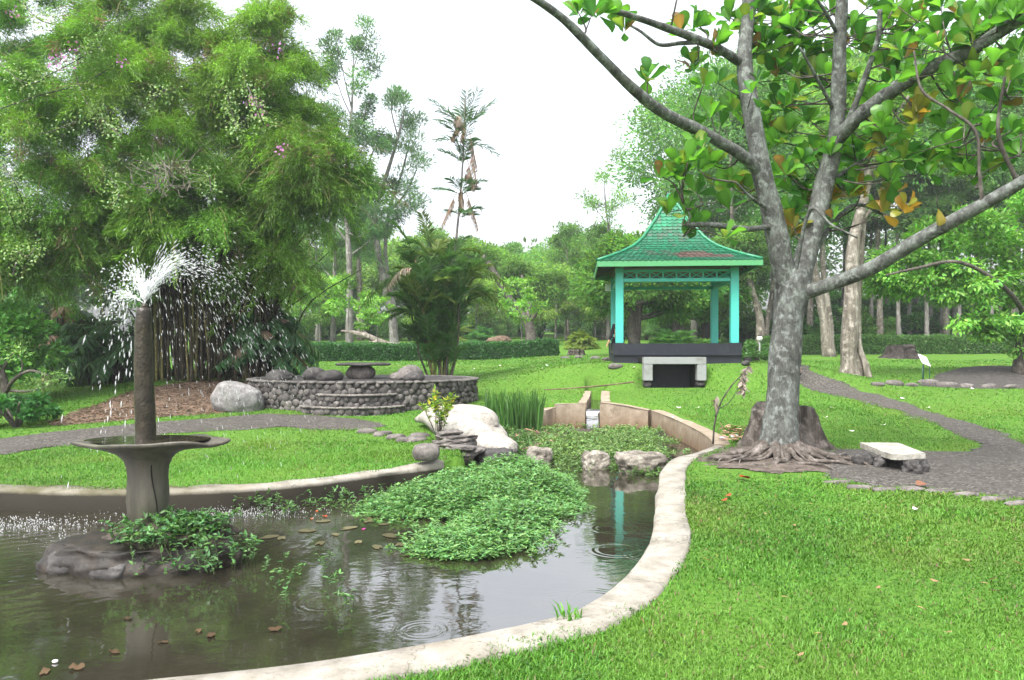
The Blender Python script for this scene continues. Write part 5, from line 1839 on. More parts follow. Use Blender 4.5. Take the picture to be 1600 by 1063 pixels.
# dry seedling by the kerb
sp0 = G(1114, 694)
sd_ = empty('dead_sapling', tuple(sp0)); tag(sd_, 'thin dead sapling with shrivelled hanging grey leaves beside the kerb', 'sapling')
mb = MB()
pts = [(1114, 694, 11.9), (1117, 660, 11.9), (1126, 630, 11.9), (1143, 603, 11.9), (1160, 585, 11.9), (1170, 574, 11.9)]
mb.add(*tube(np.array([PX(*q) for q in pts]) - sp0, np.linspace(.016, .007, 6), 7, .1, 8, 1, True, 4))
mb.add(*tube(np.array([PX(*q) for q in [(1122, 640, 11.9), (1140, 628, 12), (1155, 606, 12.1), (1166, 592, 12.1)]]) - sp0, np.linspace(.008, .004, 4), 5, .1, 8, 1, True, 4))
mb.add(*tube(np.array([PX(*q) for q in [(1118, 655, 11.9), (1117, 640, 11.85), (1117, 625, 11.8)]]) - sp0, np.linspace(.006, .003, 3), 5))
mb.build('stem', M['bark_dark'], sd_)
mb = MB()
for (a, b, n_) in (((1168, 572), (1162, 588), 6), ((1160, 586), (1161, 612), 9), ((1119, 618), (1118, 636), 4)):
    for k in range(n_ * 3):
        t = k / (n_ * 3)
        c = PX(a[0] + (b[0] - a[0]) * t, a[1] + (b[1] - a[1]) * t, 11.9) - sp0
        d = np.array([rs.normal() * .6, rs.normal() * .5, -.9])
        V, Fq, kk = place(TLA, [c], [d], rs.normal(size=3), .13, .06)
        mb.add(V, Fq, np.array((.36, .31, .26)) * rs.uniform(.4, 1.5))
mb.build('withered_leaves', M['litter'], sd_)
# litter pile by the roots
mb = MB()
for k in range(90):
    px, py = rs.uniform(1128, 1182), rs.uniform(672, 694)
    p = G(px, py)
    V, Fq, kk = place(TLA, [p + (0, 0, .03 + .05 * rs.rand())], [rs.normal(size=3) * (1, 1, .35)], [0, 0, 1], .16, .08)
    mb.add(V, Fq, np.array((.34, .23, .15)) * rs.uniform(.4, 1.5))
tag(mb.build('leaf_litter', M['litter']), 'brown leaf litter heaped beside the roots', 'leaf litter', kind='stuff')
def bag(px, py, s, col, label, name='plastic_bag'):
    p = G(px, py)
    V, Fq = rock((0, 0, s * .5), (s, s * .7, s * .55), (0, 0, .4), 3, .35, 2.2, int(px))
    o = link_mesh(name, V, Fq, M['litter'], col=col); o.location = p
    tag(o, label, 'litter')
bag(1130, 688, .06, (.62, .5, .55), 'crumpled whitish-pink wrapper among the leaf litter', 'wrapper')
bag(1148, 685, .06, (.5, .52, .58), 'crumpled grey plastic wrapper among the leaf litter', 'wrapper')
bag(1171, 686, .06, (.85, .86, .88), 'white crumpled paper cup caught on the tree roots', 'paper_cup')
# ------------------------------------------------------------------ trees: procedural builders
def clump_cloud(mb, C, rad, per, L, Wd, col, rs, flat=.65, tpl=T4, outward=.7, centre=None, var=.22, hue=.12, dirz=-.15, upn=.9):
    """leaf faces spread through clumps; C (n,3) centres"""
    C = np.asarray(C, float); n = len(C)
    rad = np.broadcast_to(np.asarray(rad, float), (n,))
    per = int(per)
    u = rdir(n * per, rs) * (rs.rand(n * per, 1) ** .45)
    off = u * np.repeat(rad, per)[:, None] * (1, 1, flat)
    O = np.repeat(C, per, 0) + off
    cen = np.mean(C, axis=0) if centre is None else np.asarray(centre)
    out = nrm(O - cen)
    D = nrm(u + outward * out + .6 * rs.normal(size=O.shape) + (0, 0, dirz))
    N = np.array([0, 0, upn]) + .45 * out + .45 * rs.normal(size=O.shape)
    m = len(O)
    V, Fq, k = place(tpl, O, D, N, L * rs.uniform(.6, 1.35, m), Wd * rs.uniform(.6, 1.3, m))
    cc = np.repeat((1 + .22 * rs.normal(size=(n, 1))).clip(.55, 1.5), per, 0)
    c = lcol(col, m, k, var, hue, rs) * np.repeat(cc, k, 0)
    mb.add(V, Fq, c)

def make_tree(name, h, cw, tr, col, rs, clear=.35, nlimb=9, per=300, L=.3, Wd=.16, crad=None, bark='bark_far', leaf='leaf_far', lean=(0, 0), nclump=40, cdepth=None, multi=1, seg=9, sparse=0, tpl=T4, flat=.65, bend=.03):
    o = empty(name, (0, 0, 0))
    mb = MB(); ml = MB()
    tops = []
    crad = crad or cw * .2
    C = []
    for st in range(multi):
        a = 6.28 * st / multi + rs.rand()
        lx, ly = (lean[0] + (.14 * h * math.cos(a) if multi > 1 else 0)), (lean[1] + (.14 * h * math.sin(a) if multi > 1 else 0))
        n = 7
        t = np.linspace(0, 1, n)
        p = np.stack([lx * t ** 1.3 + bend * h * fbm(np.stack([t * 2, t * 0 + st, t * 0 + rs.rand() * 50], 1), 1, 3, 2) * t,
                      ly * t ** 1.3 + bend * h * fbm(np.stack([t * 2, t * 0 + st + 7, t * 0 + rs.rand() * 50], 1), 1, 5, 2) * t, t * h * .92], 1)
        p[0, 2] = -.15
        V, Fq = tube(p, tr / multi ** .4 * np.array([1.35, 1.0, .88, .74, .56, .36, .14]), seg, .1, 2.0 / max(tr, .1) * .3, rs.randint(99), True, 4); mb.add(V, Fq)
        for k in range(nlimb):
            f = clear + (1 - clear) * (k + rs.rand()) / nlimb * .95
            i = f * (n - 1); i0 = min(int(i), n - 2)
            s = p[i0] * (1 - (i - i0)) + p[i0 + 1] * (i - i0)
            aa = k * 2.4 + rs.rand()
            reach = cw * .5 * (1 - .55 * max(0, (f - clear) / (1 - clear)) ** 1.5) * rs.uniform(.7, 1.1)
            e = s + np.array([reach * math.cos(aa), reach * math.sin(aa), h * rs.uniform(.05, .2)])
            m = (s + e) / 2 + np.array([0, 0, h * .03 * rs.normal()])
            r0 = tr * .42 * (1 - f * .6)
            V, Fq = tube(catmull([s, m, e], 4), np.linspace(r0, r0 * .25, 9), 6, .1, 3, 0); mb.add(V, Fq)
            C.append(e); C.append(m * .4 + e * .6 + rs.normal(size=3) * crad * .5)
        C.append(p[-1] + (0, 0, .03 * h))
    C = np.array(C)
    cz0, cz1 = clear * h, h
    extra = max(0, nclump - len(C))
    if extra:
        u = rdir(extra, rs) * rs.uniform(.55, 1.0, (extra, 1))
        E = np.array([lean[0] * .8, lean[1] * .8, (cz0 + cz1) / 2 + .04 * h]) + u * (cw * .5, cw * .5, (cz1 - cz0) / 2)
        C = np.vstack([C, E])
    clump_cloud(ml, C, crad * rs.uniform(.65, 1.25, len(C)), per, L, Wd, col, rs, tpl=tpl, flat=flat)
    mb.build('trunk', M[bark], o)
    ml.build('crown', M[leaf], o)
    return o

PLACED = []
def put(proto, px, D, rz, s, label, cat='tree', group=None, sz=None, first=[set()]):
    x = (px - 800) * D / F
    loc = (x, D, gz(x, D))
    if proto.name not in first[0]:
        first[0].add(proto.name)
        o = proto
        o.location = loc; o.rotation_euler = (0, 0, rz); o.scale = (s, s, sz or s)
    else:
        o = copy_thing(proto, loc, rz, s, sz)
    for k in ('label', 'category', 'group'):
        if k in o: del o[k]
    return tag(o, label, cat, group)

rs = np.random.RandomState(81)
# protos for the wood
cA = (.12, .25, .065); cB = (.155, .29, .075); cC = (.095, .2, .06); cD = (.19, .32, .075); cE = (.125, .26, .075)
pA = make_tree('shade_tree', 9.5, 7.0, .22, cA, rs, .30, 9, 330, .34, .17, nclump=46)
pB = make_tree('bushy_tree', 7.0, 6.0, .16, cB, rs, .22, 8, 330, .30, .16, nclump=42)
#pC = make_tree('tall_tree', 15.0, 7.5, .26, cC, rs, .42, 11, 330, .34, .17, nclump=52)
pD = make_tree('young_tree', 4.2, 3.0, .07, cD, rs, .25, 7, 220, .20, .10, nclump=20)
pE = make_tree('forest_tree', 19.0, 10.0, .23, cA, rs, .42, 13, 230, .30, .14, nclump=84)
pF = make_tree('forest_tree', 17.0, 9.0, .17, cE, rs, .48, 11, 230, .28, .12, nclump=70, bark='bark_pale')
pG = make_tree('wispy_tree', 14.0, 5.5, .15, cE, rs, .35, 11, 130, .26, .09, nclump=30, crad=.75)

# skyline left of the gazebo
gl1 = 'trees of the wood beyond the left lawn'
k = 0
for px, D, pr, s in [(455, 66, pA, .95), (505, 72, pB, 1.2), (560, 75, pA, 1.0), (640, 70, pB, 1.25), (690, 78, pA, 1.0), (745, 70, pB, 1.2), (790, 76, pA, .95), (835, 72, pB, 1.15),
                     (872, 80, pA, 1.05), (905, 70, pB, 1.2), (945, 75, pA, .95), (1000, 70, pB, 1.2), (1050, 76, pA, 1.0), (1100, 70, pB, 1.3), (1145, 74, pA, 1.1),
                     (420, 60, pB, 1.2), (380, 70, pA, 1.1), (60, 60, pB, 1.2), (-60, 55, pA, 1.0), (160, 62, pA, .9), (260, 60, pB, 1.2)]:
    put(pr, px, D, rs.rand() * 6, s * rs.uniform(.92, 1.08), 'mid green tree in the misty wood beyond the far left lawn', group=gl1)
# nearer rank of low leafy trees at the lawn edge
g2 = 'small trees along the far lawn edge'
for px, D, s in [(470, 50, .9), (500, 54, 1.1), (660, 56, 1.0), (745, 58, 1.1), (868, 58, 1.2), (885, 60, 1.2), (930, 60, 1.1), (1075, 56, 1.0), (1110, 55, 1.1)]:
    put(pD, px, D, rs.rand() * 6, s, 'small bright green tree at the edge of the far lawn', group=g2)
put(pG, 950, 60, 1.0, .98, 'tall loose crowned tree rising just left of the gazebo roof')
put(pG, 495, 58, 2.0, .8, 'thin pale tree at the far edge beside the bamboo')
# the thin feathery tree beside the bamboo
rs2 = np.random.RandomState(83)
pH = make_tree('feathery_tree', 21.5, 5.0, .22, (.10, .19, .07), rs2, .30, 16, 300, .24, .08, nclump=50, crad=.75, bark='bark_far')
put(pH, 546, 47, .4, .93, 'very tall slim feathery tree rising beside the bamboo crown')
put(pH, 520, 55, 2.4, .72, 'slim bare stemmed tree between the bamboo and the forked tree')
# forked casuarina
rs3 = np.random.RandomState(85)
D0 = 50
b = PX(617, 538, D0); b[2] = gz(b[0], b[1])
cas = empty('casuarina', tuple(b)); tag(cas, 'tall forked casuarina with thin separate tufts of grey-green needles', 'tree')
mb = MB(); ml = MB()
def bp_(pts, r0, r1, seed):
    p = np.array([PX(x, y, D0 + dd) for x, y, dd in pts]) - b
    V, Fq = tube(p, np.linspace(r0, r1, len(p)), 10, .08, 1.2, seed, True, 5); mb.add(V, Fq)
bp_([(617, 545, 0), (612, 490, 0), (603, 455, 0), (592, 400, -.3), (586, 335, -.5), (602, 280, -.5), (622, 215, -.5), (634, 165, -.5)], .32, .05, 1)
bp_([(615, 480, 0), (607, 440, .6), (602, 390, .8), (608, 330, .8), (628, 270, .6), (640, 220, .6)], .2, .04, 2)
bp_([(586, 340, -.5), (572, 300, -.8), (578, 250, -.9), (590, 225, -.9)], .11, .03, 3)
bp_([(606, 335, .8), (635, 300, 1.4), (652, 262, 1.5)], .09, .03, 4)
bp_([(622, 215, -.5), (612, 175, -.7), (615, 150, -.7)], .06, .02, 5)
C = []; Rr = []
for px, py, r in [(634, 165, 30), (622, 150, 20), (640, 195, 22), (628, 228, 30), (648, 250, 30), (605, 232, 22), (635, 282, 34), (605, 290, 24), (650, 300, 26), (588, 345, 34), (565, 330, 30), (610, 350, 26), (575, 375, 32),
                  (560, 300, 18), (630, 330, 24), (550, 350, 24), (590, 390, 30), (565, 395, 26)]:
    for q in range(3):
        C.append(PX(px + rs3.normal() * r * .35, py + rs3.normal() * r * .3, D0 + rs3.normal() * .8) - b); Rr.append(r * D0 / F * .62)
clump_cloud(ml, C, Rr, 230, .30, .055, (.10, .19, .085), rs3, flat=.8, dirz=.25)
mb.build('trunk', M['bark_far'], cas); ml.build('crown', M['leaf_far'], cas)
# other posts of pale trunks in the left wood
gpt = 'pale straight trunks in the left wood'
pT = make_tree('pale_trunked_tree', 12.5, 5.0, .24, cB, rs, .62, 7, 260, .3, .15, nclump=20, bark='bark_pale')
for px, D, s in [(563, 60, 1.0), (886, 64, .72), (944, 62, .7), (728, 62, .62), (675, 66, .7)]:
    put(pT, px, D, rs.rand() * 6, s, 'tree with straight pale trunk inside the left wood', group=gpt)
# sapling with layered bright leaves
rs4 = np.random.RandomState(87)
sap = make_tree('sapling', 3.6, 2.6, .035, (.16, .34, .05), rs4, .55, 8, 90, .17, .11, nclump=12, crad=.42, leaf='leaf', bark='bark_far', flat=.35)
put(sap, 546, 38, .3, 1.05, 'slim sapling with layered bright green leaves behind the left hedge', 'sapling')
put(sap, 590, 41, 2.2, .8, 'small bright leaved sapling behind the table beyond the hedge', 'sapling')
put(sap, 816, 37, 1.2, .98, 'staked slim sapling at the hedge near its free end', 'sapling')
# dark bent tree
b = PX(829, 541, 49); b[2] = gz(b[0], b[1])
bt = empty('leaning_tree', tuple(b)); tag(bt, 'dark trunked tree leaning steeply left on the far lawn', 'tree')
mb = MB(); ml = MB()
D0 = 49
bp2 = lambda pts, r0, r1, sd: mb.add(*tube(np.array([PX(x, y, D0 + dd) for x, y, dd in pts]) - b, np.linspace(r0, r1, len(pts)), 10, .1, 1.2, sd, True, 5))
bp2([(828, 545, 0), (829, 520, 0), (822, 500, 0), (806, 480, 0), (790, 458, 0), (772, 425, .3), (755, 400, .5)], .40, .14, 1)
bp2([(822, 503, 0), (828, 480, .5), (822, 455, .8), (815, 430, 1)], .2, .08, 2)
bp2([(825, 505, 0), (838, 490, -.4), (840, 470, -.8)], .14, .05, 3)
C = []
for px, py in [(760, 405), (735, 400), (778, 395), (800, 415), (818, 425), (845, 440), (860, 455), (835, 410), (870, 430), (725, 415), (750, 395), (890, 450), (700, 405)]:
    for q in range(2): C.append(PX(px + rs4.normal() * 9, py + rs4.normal() * 7, D0 + 2.6 + rs4.rand() * 1.2) - b)
clump_cloud(ml, C, .85, 260, .26, .14, (.11, .23, .055), rs4)
mb.build('trunk', M['bark_dark'], bt); ml.build('crown', M['leaf_far'], bt)
# tree seen through the gazebo
rs5 = np.random.RandomState(89)
rt = make_tree('round_tree', 5.6, 5.4, .36, (.085, .20, .04), rs5, .34, 9, 330, .24, .14, nclump=34, bark='bark_dark', multi=2)
put(rt, 991, 38, .2, .95, 'round crowned tree with dark forked trunk seen through the gazebo')
put(rt, 1060, 44, 1.6, 1.0, 'bushy tree seen through the middle of the gazebo')
put(rt, 1105, 48, 3.0, .95, 'bushy tree seen through the gazebo beside its right rear column')
# bare log lying before the casuarina
b = G(615, 541)
lg = empty('dead_log', tuple(b)); tag(lg, 'bleached dead log with a raised branch lying on the far lawn', 'log')
mb = MB()
mb.add(*tube(np.array([PX(x, y, 46) for x, y in [(628, 541), (610, 540), (592, 534), (575, 526), (558, 521), (545, 519), (533, 517)]]) - b, [.22, .24, .22, .18, .15, .1, .05], 10, .2, 2, 5, True, 5))
mb.add(*tube(np.array([PX(x, y, 46.2) for x, y in [(578, 528), (568, 518), (562, 505), (556, 495)]]) - b, [.13, .1, .06, .03], 8, .15, 2, 6, True, 5))
mb.add(*tube(np.array([PX(x, y, 45.8) for x, y in [(590, 535), (578, 537), (568, 542)]]) - b, [.1, .12, .08], 8, .15, 2, 7, True, 5))
mb.build('log', M['bark_pale'], lg)
rock_at('earth_mound', 780, 533, 46, (.75, .5, .32), (0, 0, .2), 'soil', 'reddish brown earth mound on the far lawn behind the hedge', 55, .2, 1.5, .0, 4)

# hedges: clipped boxes of leaves
def hedge(name, a, b, th, h0, h1, label, rs, col=(.035, .115, .02), n=26000, L=.10):
    a, b = np.array(a), np.array(b)
    ln = np.linalg.norm(b - a)
    d = (b - a) / ln; nr = np.array([d[1], -d[0]])
    if nr[1] > 0: nr = -nr
    mb = MB()
    nn = 40
    u = np.linspace(0, 1, nn)
    prof = [(-th / 2 + .06, 0), (-th / 2 + .04, 1), (th / 2 - .04, 1), (th / 2 - .06, 0)]
    V = []
    for o, t in prof:
        p = a + d * (u * ln)[:, None] + nr * o
        z = g0(p[:, 0], p[:, 1]) + t * (h0 + (h1 - h0) * u - .06) - (.05 if t == 0 else 0)
        V.append(np.concatenate([p, z[:, None]], 1))
    V = np.vstack(V)
    i = np.arange(nn - 1)
    Q = np.vstack([np.stack([k * nn + i, k * nn + i + 1, (k + 1) * nn + i + 1, (k + 1) * nn + i], 1) for k in range(3)] +
                  [np.array([(0, nn, 2 * nn, 3 * nn), (nn - 1, 2 * nn - 1, 3 * nn - 1, 4 * nn - 1)])])
    mb.add(V, [Q], (.02, .05, .012))
    uu = rs.rand(n); f = rs.rand(n)
    wf = h0 / (2 * h0 + th)
    hh = h0 + (h1 - h0) * uu
    front = f < .55; top = (f >= .55) & (f < .92)
    o = np.where(front, th / 2, np.where(top, rs.uniform(-th / 2, th / 2, n), -th / 2))
    o = o + rs.normal(size=n) * .03
    p = a + d * (uu * ln)[:, None] + nr * o[:, None]
    zz = np.where(top, hh, hh * rs.rand(n) ** .8) + .035 * rs.normal(size=n) + .05 * vnoise(np.stack([p[:, 0], p[:, 1], 0 * uu], 1), 1.2, 4)
    zg = g0(p[:, 0], p[:, 1])
    O = np.concatenate([p, (zg + zz)[:, None]], 1)
    outn = np.where(top[:, None], np.array([0, 0, 1.0]), np.array([nr[0], nr[1], .3]))
    D = nrm(rs.normal(size=(n, 3)) + .5 * outn); N = outn + .6 * rs.normal(size=(n, 3))
    V, Fq, k = place(T4, O, D, N, L * rs.uniform(.7, 1.3, n), L * .6)
    c = lcol(col, n, k, .3, .12, rs)
    mb.add(V, Fq, c)
    e = 1500
    for s_, pt in ((0, a), (1, b)):
        uu = rs.rand(e)
        p2 = pt + nr * rs.uniform(-th / 2, th / 2, (e, 1)) + d * (.02 if s_ else -.02)
        z2 = g0(p2[:, 0], p2[:, 1]) + uu * (h1 if s_ else h0)
        O = np.concatenate([p2, z2[:, None]], 1) + .03 * rs.normal(size=(e, 3))
        V, Fq, k = place(T4, O, rs.normal(size=(e, 3)), np.array([d[0], d[1], .2]) + .5 * rs.normal(size=(e, 3)), L, L * .6)
        mb.add(V, Fq, lcol(col, e, k, .3, .12, rs))
    return tag(mb.build(name, M['leaf']), label, 'hedge')
rs6 = np.random.RandomState(91)
pa, pb = PX(415, 569, 35), PX(868, 556, 37)
hedge('clipped_hedge', pa[:2], pb[:2], .9, .72, .72, 'low clipped hedge across the lawn left of the gazebo', rs6, (.05, .14, .03))
pa, pb = PX(1196, 549, 42), PX(1640, 546, 44)
hedge('clipped_hedge', pa[:2], pb[:2], 1.0, .95, 1.0, 'long clipped hedge along the right wood behind the stumps', rs6, (.055, .16, .03))

# right-hand wood
gr = 'tall trees of the right wood'
for px, D, pr, s in [(1085, 52, pE, .92), (1150, 46, pF, 1.0), (1210, 58, pE, 1.15), (1265, 50, pF, 1.1), (1320, 58, pE, 1.1), (1375, 48, pF, 1.05), (1430, 58, pE, 1.15), (1478, 50, pF, 1.1),
                     (1530, 56, pE, 1.1), (1580, 48, pF, 1.05), (1640, 55, pE, 1.1), (1710, 48, pE, 1.0), (1120, 64, pE, .9), (1800, 50, pF, 1.1)]:
    put(pr, px, D, rs6.rand() * 6, s, 'tall dark stemmed tree in the shady wood behind the right hedge', group=gr)
pS = make_tree('slender_tree', 11.0, 3.5, .13, cC, rs6, .6, 6, 220, .28, .14, nclump=14, bark='bark_far')
gs = 'slender stems in the right wood'
for px, D, s in [(1405, 46.5, 1.0), (1422, 52, 1.1), (1448, 46, .95), (1455, 55, 1.1), (1470, 51, 1.1), (1490, 54, 1.1), (1500, 46, .9), (1517, 52, 1.0), (1548, 46.5, .9), (1562, 53, 1.1), (1250, 54, 1.0), (1228, 56, 1.1), (1385, 56, 1.1), (1590, 52, 1.0), (1360, 50, 1.0)]:
    put(pS, px, D, rs6.rand() * 6, s, 'slender straight stem standing just behind the right hedge', group=gs)
# leaning pale pair right of the gazebo, twin trunk, grey giant
def drawn_tree(name, label, D, stems, clumps, col, rs, bark, crad, per, L, Wd, leaf='leaf_far', noise=.1, seg=12, base=None, flat=.65):
    x0, y0 = stems[0][0][0]
    b = PX(x0, y0, D); b[2] = gz(b[0], b[1]) - .05
    o = empty(name, tuple(b)); tag(o, label, 'tree')
    mb = MB(); ml = MB()
    for k, (pts, r0, r1) in enumerate(stems):
        p = np.array([PX(q[0], q[1], D + (q[2] if len(q) > 2 else 0)) for q in pts]) - b
        if k == 0 or pts[0][1] > y0 - 3: p[0, 2] = -.1
        rr = np.linspace(r0, r1, len(p))
        if k == 0: rr[0] *= 1.35
        V, Fq = tube(p, rr, seg, noise, 1.6, k, True, 5); mb.add(V, Fq)
    mb.build('trunk', M[bark], o)
    if clumps:
        C = []
        for q in clumps:
            for i in range(q[3] if len(q) > 3 else 2):
                C.append(PX(q[0] + rs.normal() * q[2] * .35, q[1] + rs.normal() * q[2] * .3, D + rs.normal() * q[2] * D / F * .5) - b)
        clump_cloud(ml, C, crad, per, L, Wd, col, rs, flat=flat)
        ml.build('crown', M[leaf], o)
    return o
rs7 = np.random.RandomState(93)
drawn_tree('pale_tree', 'pale trunked tree leaning left just right of the gazebo', 43, [([(1190, 530), (1187, 500), (1180, 470), (1172, 440), (1165, 400)], .26, .12)],
           [(1165, 400, 30, 4), (1180, 370, 30, 4), (1150, 380, 30, 4)], cA, rs7, 'bark_pale', 1.1, 260, .26, .13)
drawn_tree('pale_tree', 'thin pale trunk leaning right between gazebo and grey tree', 44, [([(1194, 532), (1199, 500), (1204, 470), (1210, 430), (1222, 380)], .16, .08)],
           [(1220, 380, 30, 4), (1205, 350, 30, 4)], cA, rs7, 'bark_pale', 1.1, 260, .26, .13)
drawn_tree('twin_trunk_tree', 'twin pale trunked tree before the hedge next to the grey barked giant', 40,
           [([(1296, 545), (1290, 510), (1282, 470), (1274, 430), (1268, 380), (1262, 300)], .30, .14), ([(1298, 545), (1297, 510), (1292, 470), (1287, 430), (1285, 370), (1290, 280)], .2, .1)],
           [(1262, 300, 40, 5), (1290, 270, 45, 5), (1240, 330, 40, 4), (1300, 330, 40, 4), (1275, 350, 30, 3), (1310, 220, 50, 5)], cC, rs7, 'bark_pale', 1.2, 300, .26, .13)
drawn_tree('gnarled_tree', 'pale gnarled tree with split peeling trunk and forked buttress foot on the grass bank', 23.5,
           [([(1326, 588), (1326, 565), (1328, 520), (1330, 460), (1332, 400), (1340, 350), (1352, 300), (1365, 240), (1372, 180)], .29, .10),
            ([(1338, 588, .1), (1336, 555, .15), (1338, 500, .2), (1340, 440, .2), (1345, 390, .2), (1350, 330, .2)], .19, .10),
            ([(1318, 588, .1), (1321, 560, 0), (1324, 520, 0)], .12, .13),
            ([(1358, 588, -.2), (1352, 568, -.1), (1343, 545, 0), (1340, 520, .05)], .10, .09),
            ([(1345, 345), (1370, 322), (1400, 322, -.5), (1425, 318, -.8)], .09, .02), ([(1352, 300), (1330, 260, .5), (1310, 220, 1)], .12, .05),
            ([(1365, 240), (1390, 200, -.4), (1420, 150, -1)], .10, .04)],
           [(1372, 170, 40, 4), (1420, 150, 40, 4), (1310, 210, 40, 4), (1395, 240, 30, 3), (1350, 150, 40, 4), (1440, 110, 40, 4), (1330, 130, 40, 4)], cB, rs7, 'bark_pale', .9, 300, .2, .1, noise=.2, seg=16)
# bright layered tree at the right edge
CLS = []
for px, py, r in [(1370, 430, 25), (1395, 405, 30), (1420, 430, 30), (1450, 400, 32), (1440, 440, 30), (1480, 420, 32), (1500, 380, 34), (1470, 360, 30), (1520, 420, 34), (1545, 390, 36), (1560, 440, 34), (1590, 410, 36), (1580, 370, 36),
                  (1600, 460, 34), (1540, 470, 30), (1570, 500, 30), (1600, 520, 30), (1550, 350, 34), (1600, 330, 40), (1640, 400, 40), (1650, 480, 40), (1520, 500, 22), (1545, 520, 20), (1490, 460, 26), (1415, 455, 20), (1380, 445, 16), (1640, 300, 50), (1700, 380, 50),
                  (1510, 340, 26), (1440, 370, 24), (1530, 445, 30), (1500, 440, 24)]:
    CLS.append((px, py, r, 5))
drawn_tree('layered_tree', 'tree with bright yellow-green layered foliage at the soil mound on the right', 24,
           [([(1600, 576), (1604, 530), (1612, 470), (1620, 400), (1630, 300)], .30, .12), ([(1608, 500), (1570, 450, -.8), (1500, 410, -1.2), (1430, 420, -1.5), (1385, 430, -1.6)], .08, .03),
            ([(1615, 440), (1560, 380, .5), (1500, 365, .8)], .07, .03), ([(1608, 480), (1640, 420), (1690, 380)], .1, .04)],
           CLS, (.19, .40, .065), rs7, 'bark_dark', .50, 130, .17, .085, leaf='leaf', flat=.45)

# shrubs and undergrowth
rs8 = np.random.RandomState(95)
def bush(name, w, h, col, rs, per=260, L=.2, Wd=.1, n=22, leaf='leaf', tpl=T4):
    o = empty(name); mb = MB(); ml = MB()
    for k in range(7):
        a = k * .9; e = np.array([w * .3 * math.cos(a), w * .3 * math.sin(a), h * .7])
        V, Fq = tube(catmull([(0, 0, -.05), e * (.4, .4, .5), e], 4), np.linspace(.04, .015, 9), 6, .1, 4); mb.add(V, Fq)
    mb.build('stems', M['bark_dark'], o)
    u = rdir(n, rs); u[:, 2] = np.abs(u[:, 2])
    C = u * rs.uniform(.5, .95, (n, 1)) * (w * .5, w * .5, h * .72) + (0, 0, h * .18)
    clump_cloud(ml, C, min(w, h) * .22, per, L, Wd, col, rs, centre=(0, 0, h * .3), tpl=tpl)
    ml.build('foliage', M[leaf], o)
    return o
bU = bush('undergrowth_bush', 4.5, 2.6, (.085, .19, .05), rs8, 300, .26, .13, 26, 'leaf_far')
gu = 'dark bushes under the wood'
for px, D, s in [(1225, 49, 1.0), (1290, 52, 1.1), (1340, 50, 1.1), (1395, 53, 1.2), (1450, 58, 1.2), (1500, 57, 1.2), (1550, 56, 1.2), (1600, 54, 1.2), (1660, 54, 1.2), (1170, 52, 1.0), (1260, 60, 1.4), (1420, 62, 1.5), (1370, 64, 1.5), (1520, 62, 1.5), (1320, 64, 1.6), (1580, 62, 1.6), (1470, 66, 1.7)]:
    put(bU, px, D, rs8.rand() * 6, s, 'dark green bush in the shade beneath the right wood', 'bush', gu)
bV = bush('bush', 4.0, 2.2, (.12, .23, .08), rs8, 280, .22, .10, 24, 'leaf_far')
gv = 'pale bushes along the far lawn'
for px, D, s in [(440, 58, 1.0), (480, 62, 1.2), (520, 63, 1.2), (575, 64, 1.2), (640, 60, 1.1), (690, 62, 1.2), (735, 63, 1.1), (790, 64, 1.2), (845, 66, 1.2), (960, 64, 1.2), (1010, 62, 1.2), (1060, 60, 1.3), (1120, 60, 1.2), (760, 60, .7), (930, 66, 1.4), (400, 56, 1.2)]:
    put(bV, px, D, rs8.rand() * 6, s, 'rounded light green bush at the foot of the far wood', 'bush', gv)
# the far wood, one mass
mb = MB(); C = []
for x in np.arange(-130, 150, 2.6):
    y = 100 + 8 * math.sin(x * .13)
    for z in np.arange(1.5, 11 + 3 * math.sin(x * .21) + 2 * math.sin(x * .07) + (8 if x > 22 else 0), 2.0):
        C.append((x + rs8.normal(), y + rs8.normal() * 2, gz(x, y) + z - 1))
clump_cloud(mb, C, 1.9, 75, .75, .42, (.085, .17, .06), rs8, centre=(0, 160, 0))
tag(mb.build('far_wood', M['leaf_far']), 'pale green far wood closing the view', 'wood', kind='stuff')
# ------------------------------------------------------------------ giant bamboo clump
rs = np.random.RandomState(101)
BB = np.array([-8.2, 21.2, gz(-8.2, 21.2)])
bam = empty('bamboo_clump', tuple(BB))
tag(bam, 'huge bamboo clump with dense arching feathery crown behind the fountain', 'bamboo')
BD = 20.0
def BP(px, py, D=BD): return PX(px, py, D) - BB
# crown lobes: (px, py, rx px, rz px, depth offset, depth radius)
LOBES = [(250, 190, 215, 165, 0, 3.6, 3.2), (120, 120, 190, 130, 1.0, 3, 2.2), (395, 120, 110, 95, .5, 2.4, 1.4), (480, 265, 92, 62, -.4, 1.7, 1.0), (455, 185, 80, 85, .2, 2.0, 1.0), (60, 270, 180, 150, -1.0, 3.0, 2.4),
         (330, 320, 130, 85, -1.0, 2.4, 1.4), (40, 375, 100, 60, -1.4, 2.4, .8), (205, 350, 110, 50, -.6, 2.2, .6), (420, 350, 80, 85, 0, 1.8, 1.0), (410, 415, 55, 50, .5, 1.2, .5), (250, 40, 160, 55, .8, 2.5, 1.2), (500, 300, 70, 40, -.2, 1.2, .6), (-110, 180, 160, 190, .5, 3, 1.8), (425, 55, 55, 45, .6, 1.2, .5)]
wts = np.array([l[6] for l in LOBES]); wts = wts / wts.sum()
NT = 380                     # tufts; each a fan of drooping sprays
PT = 9
NS = NT * PT
O = np.zeros((NS, 3)); OUT = np.zeros((NS, 3))
which = rs.choice(len(LOBES), NT, p=wts)
TUFT = np.repeat(np.arange(NT), PT)
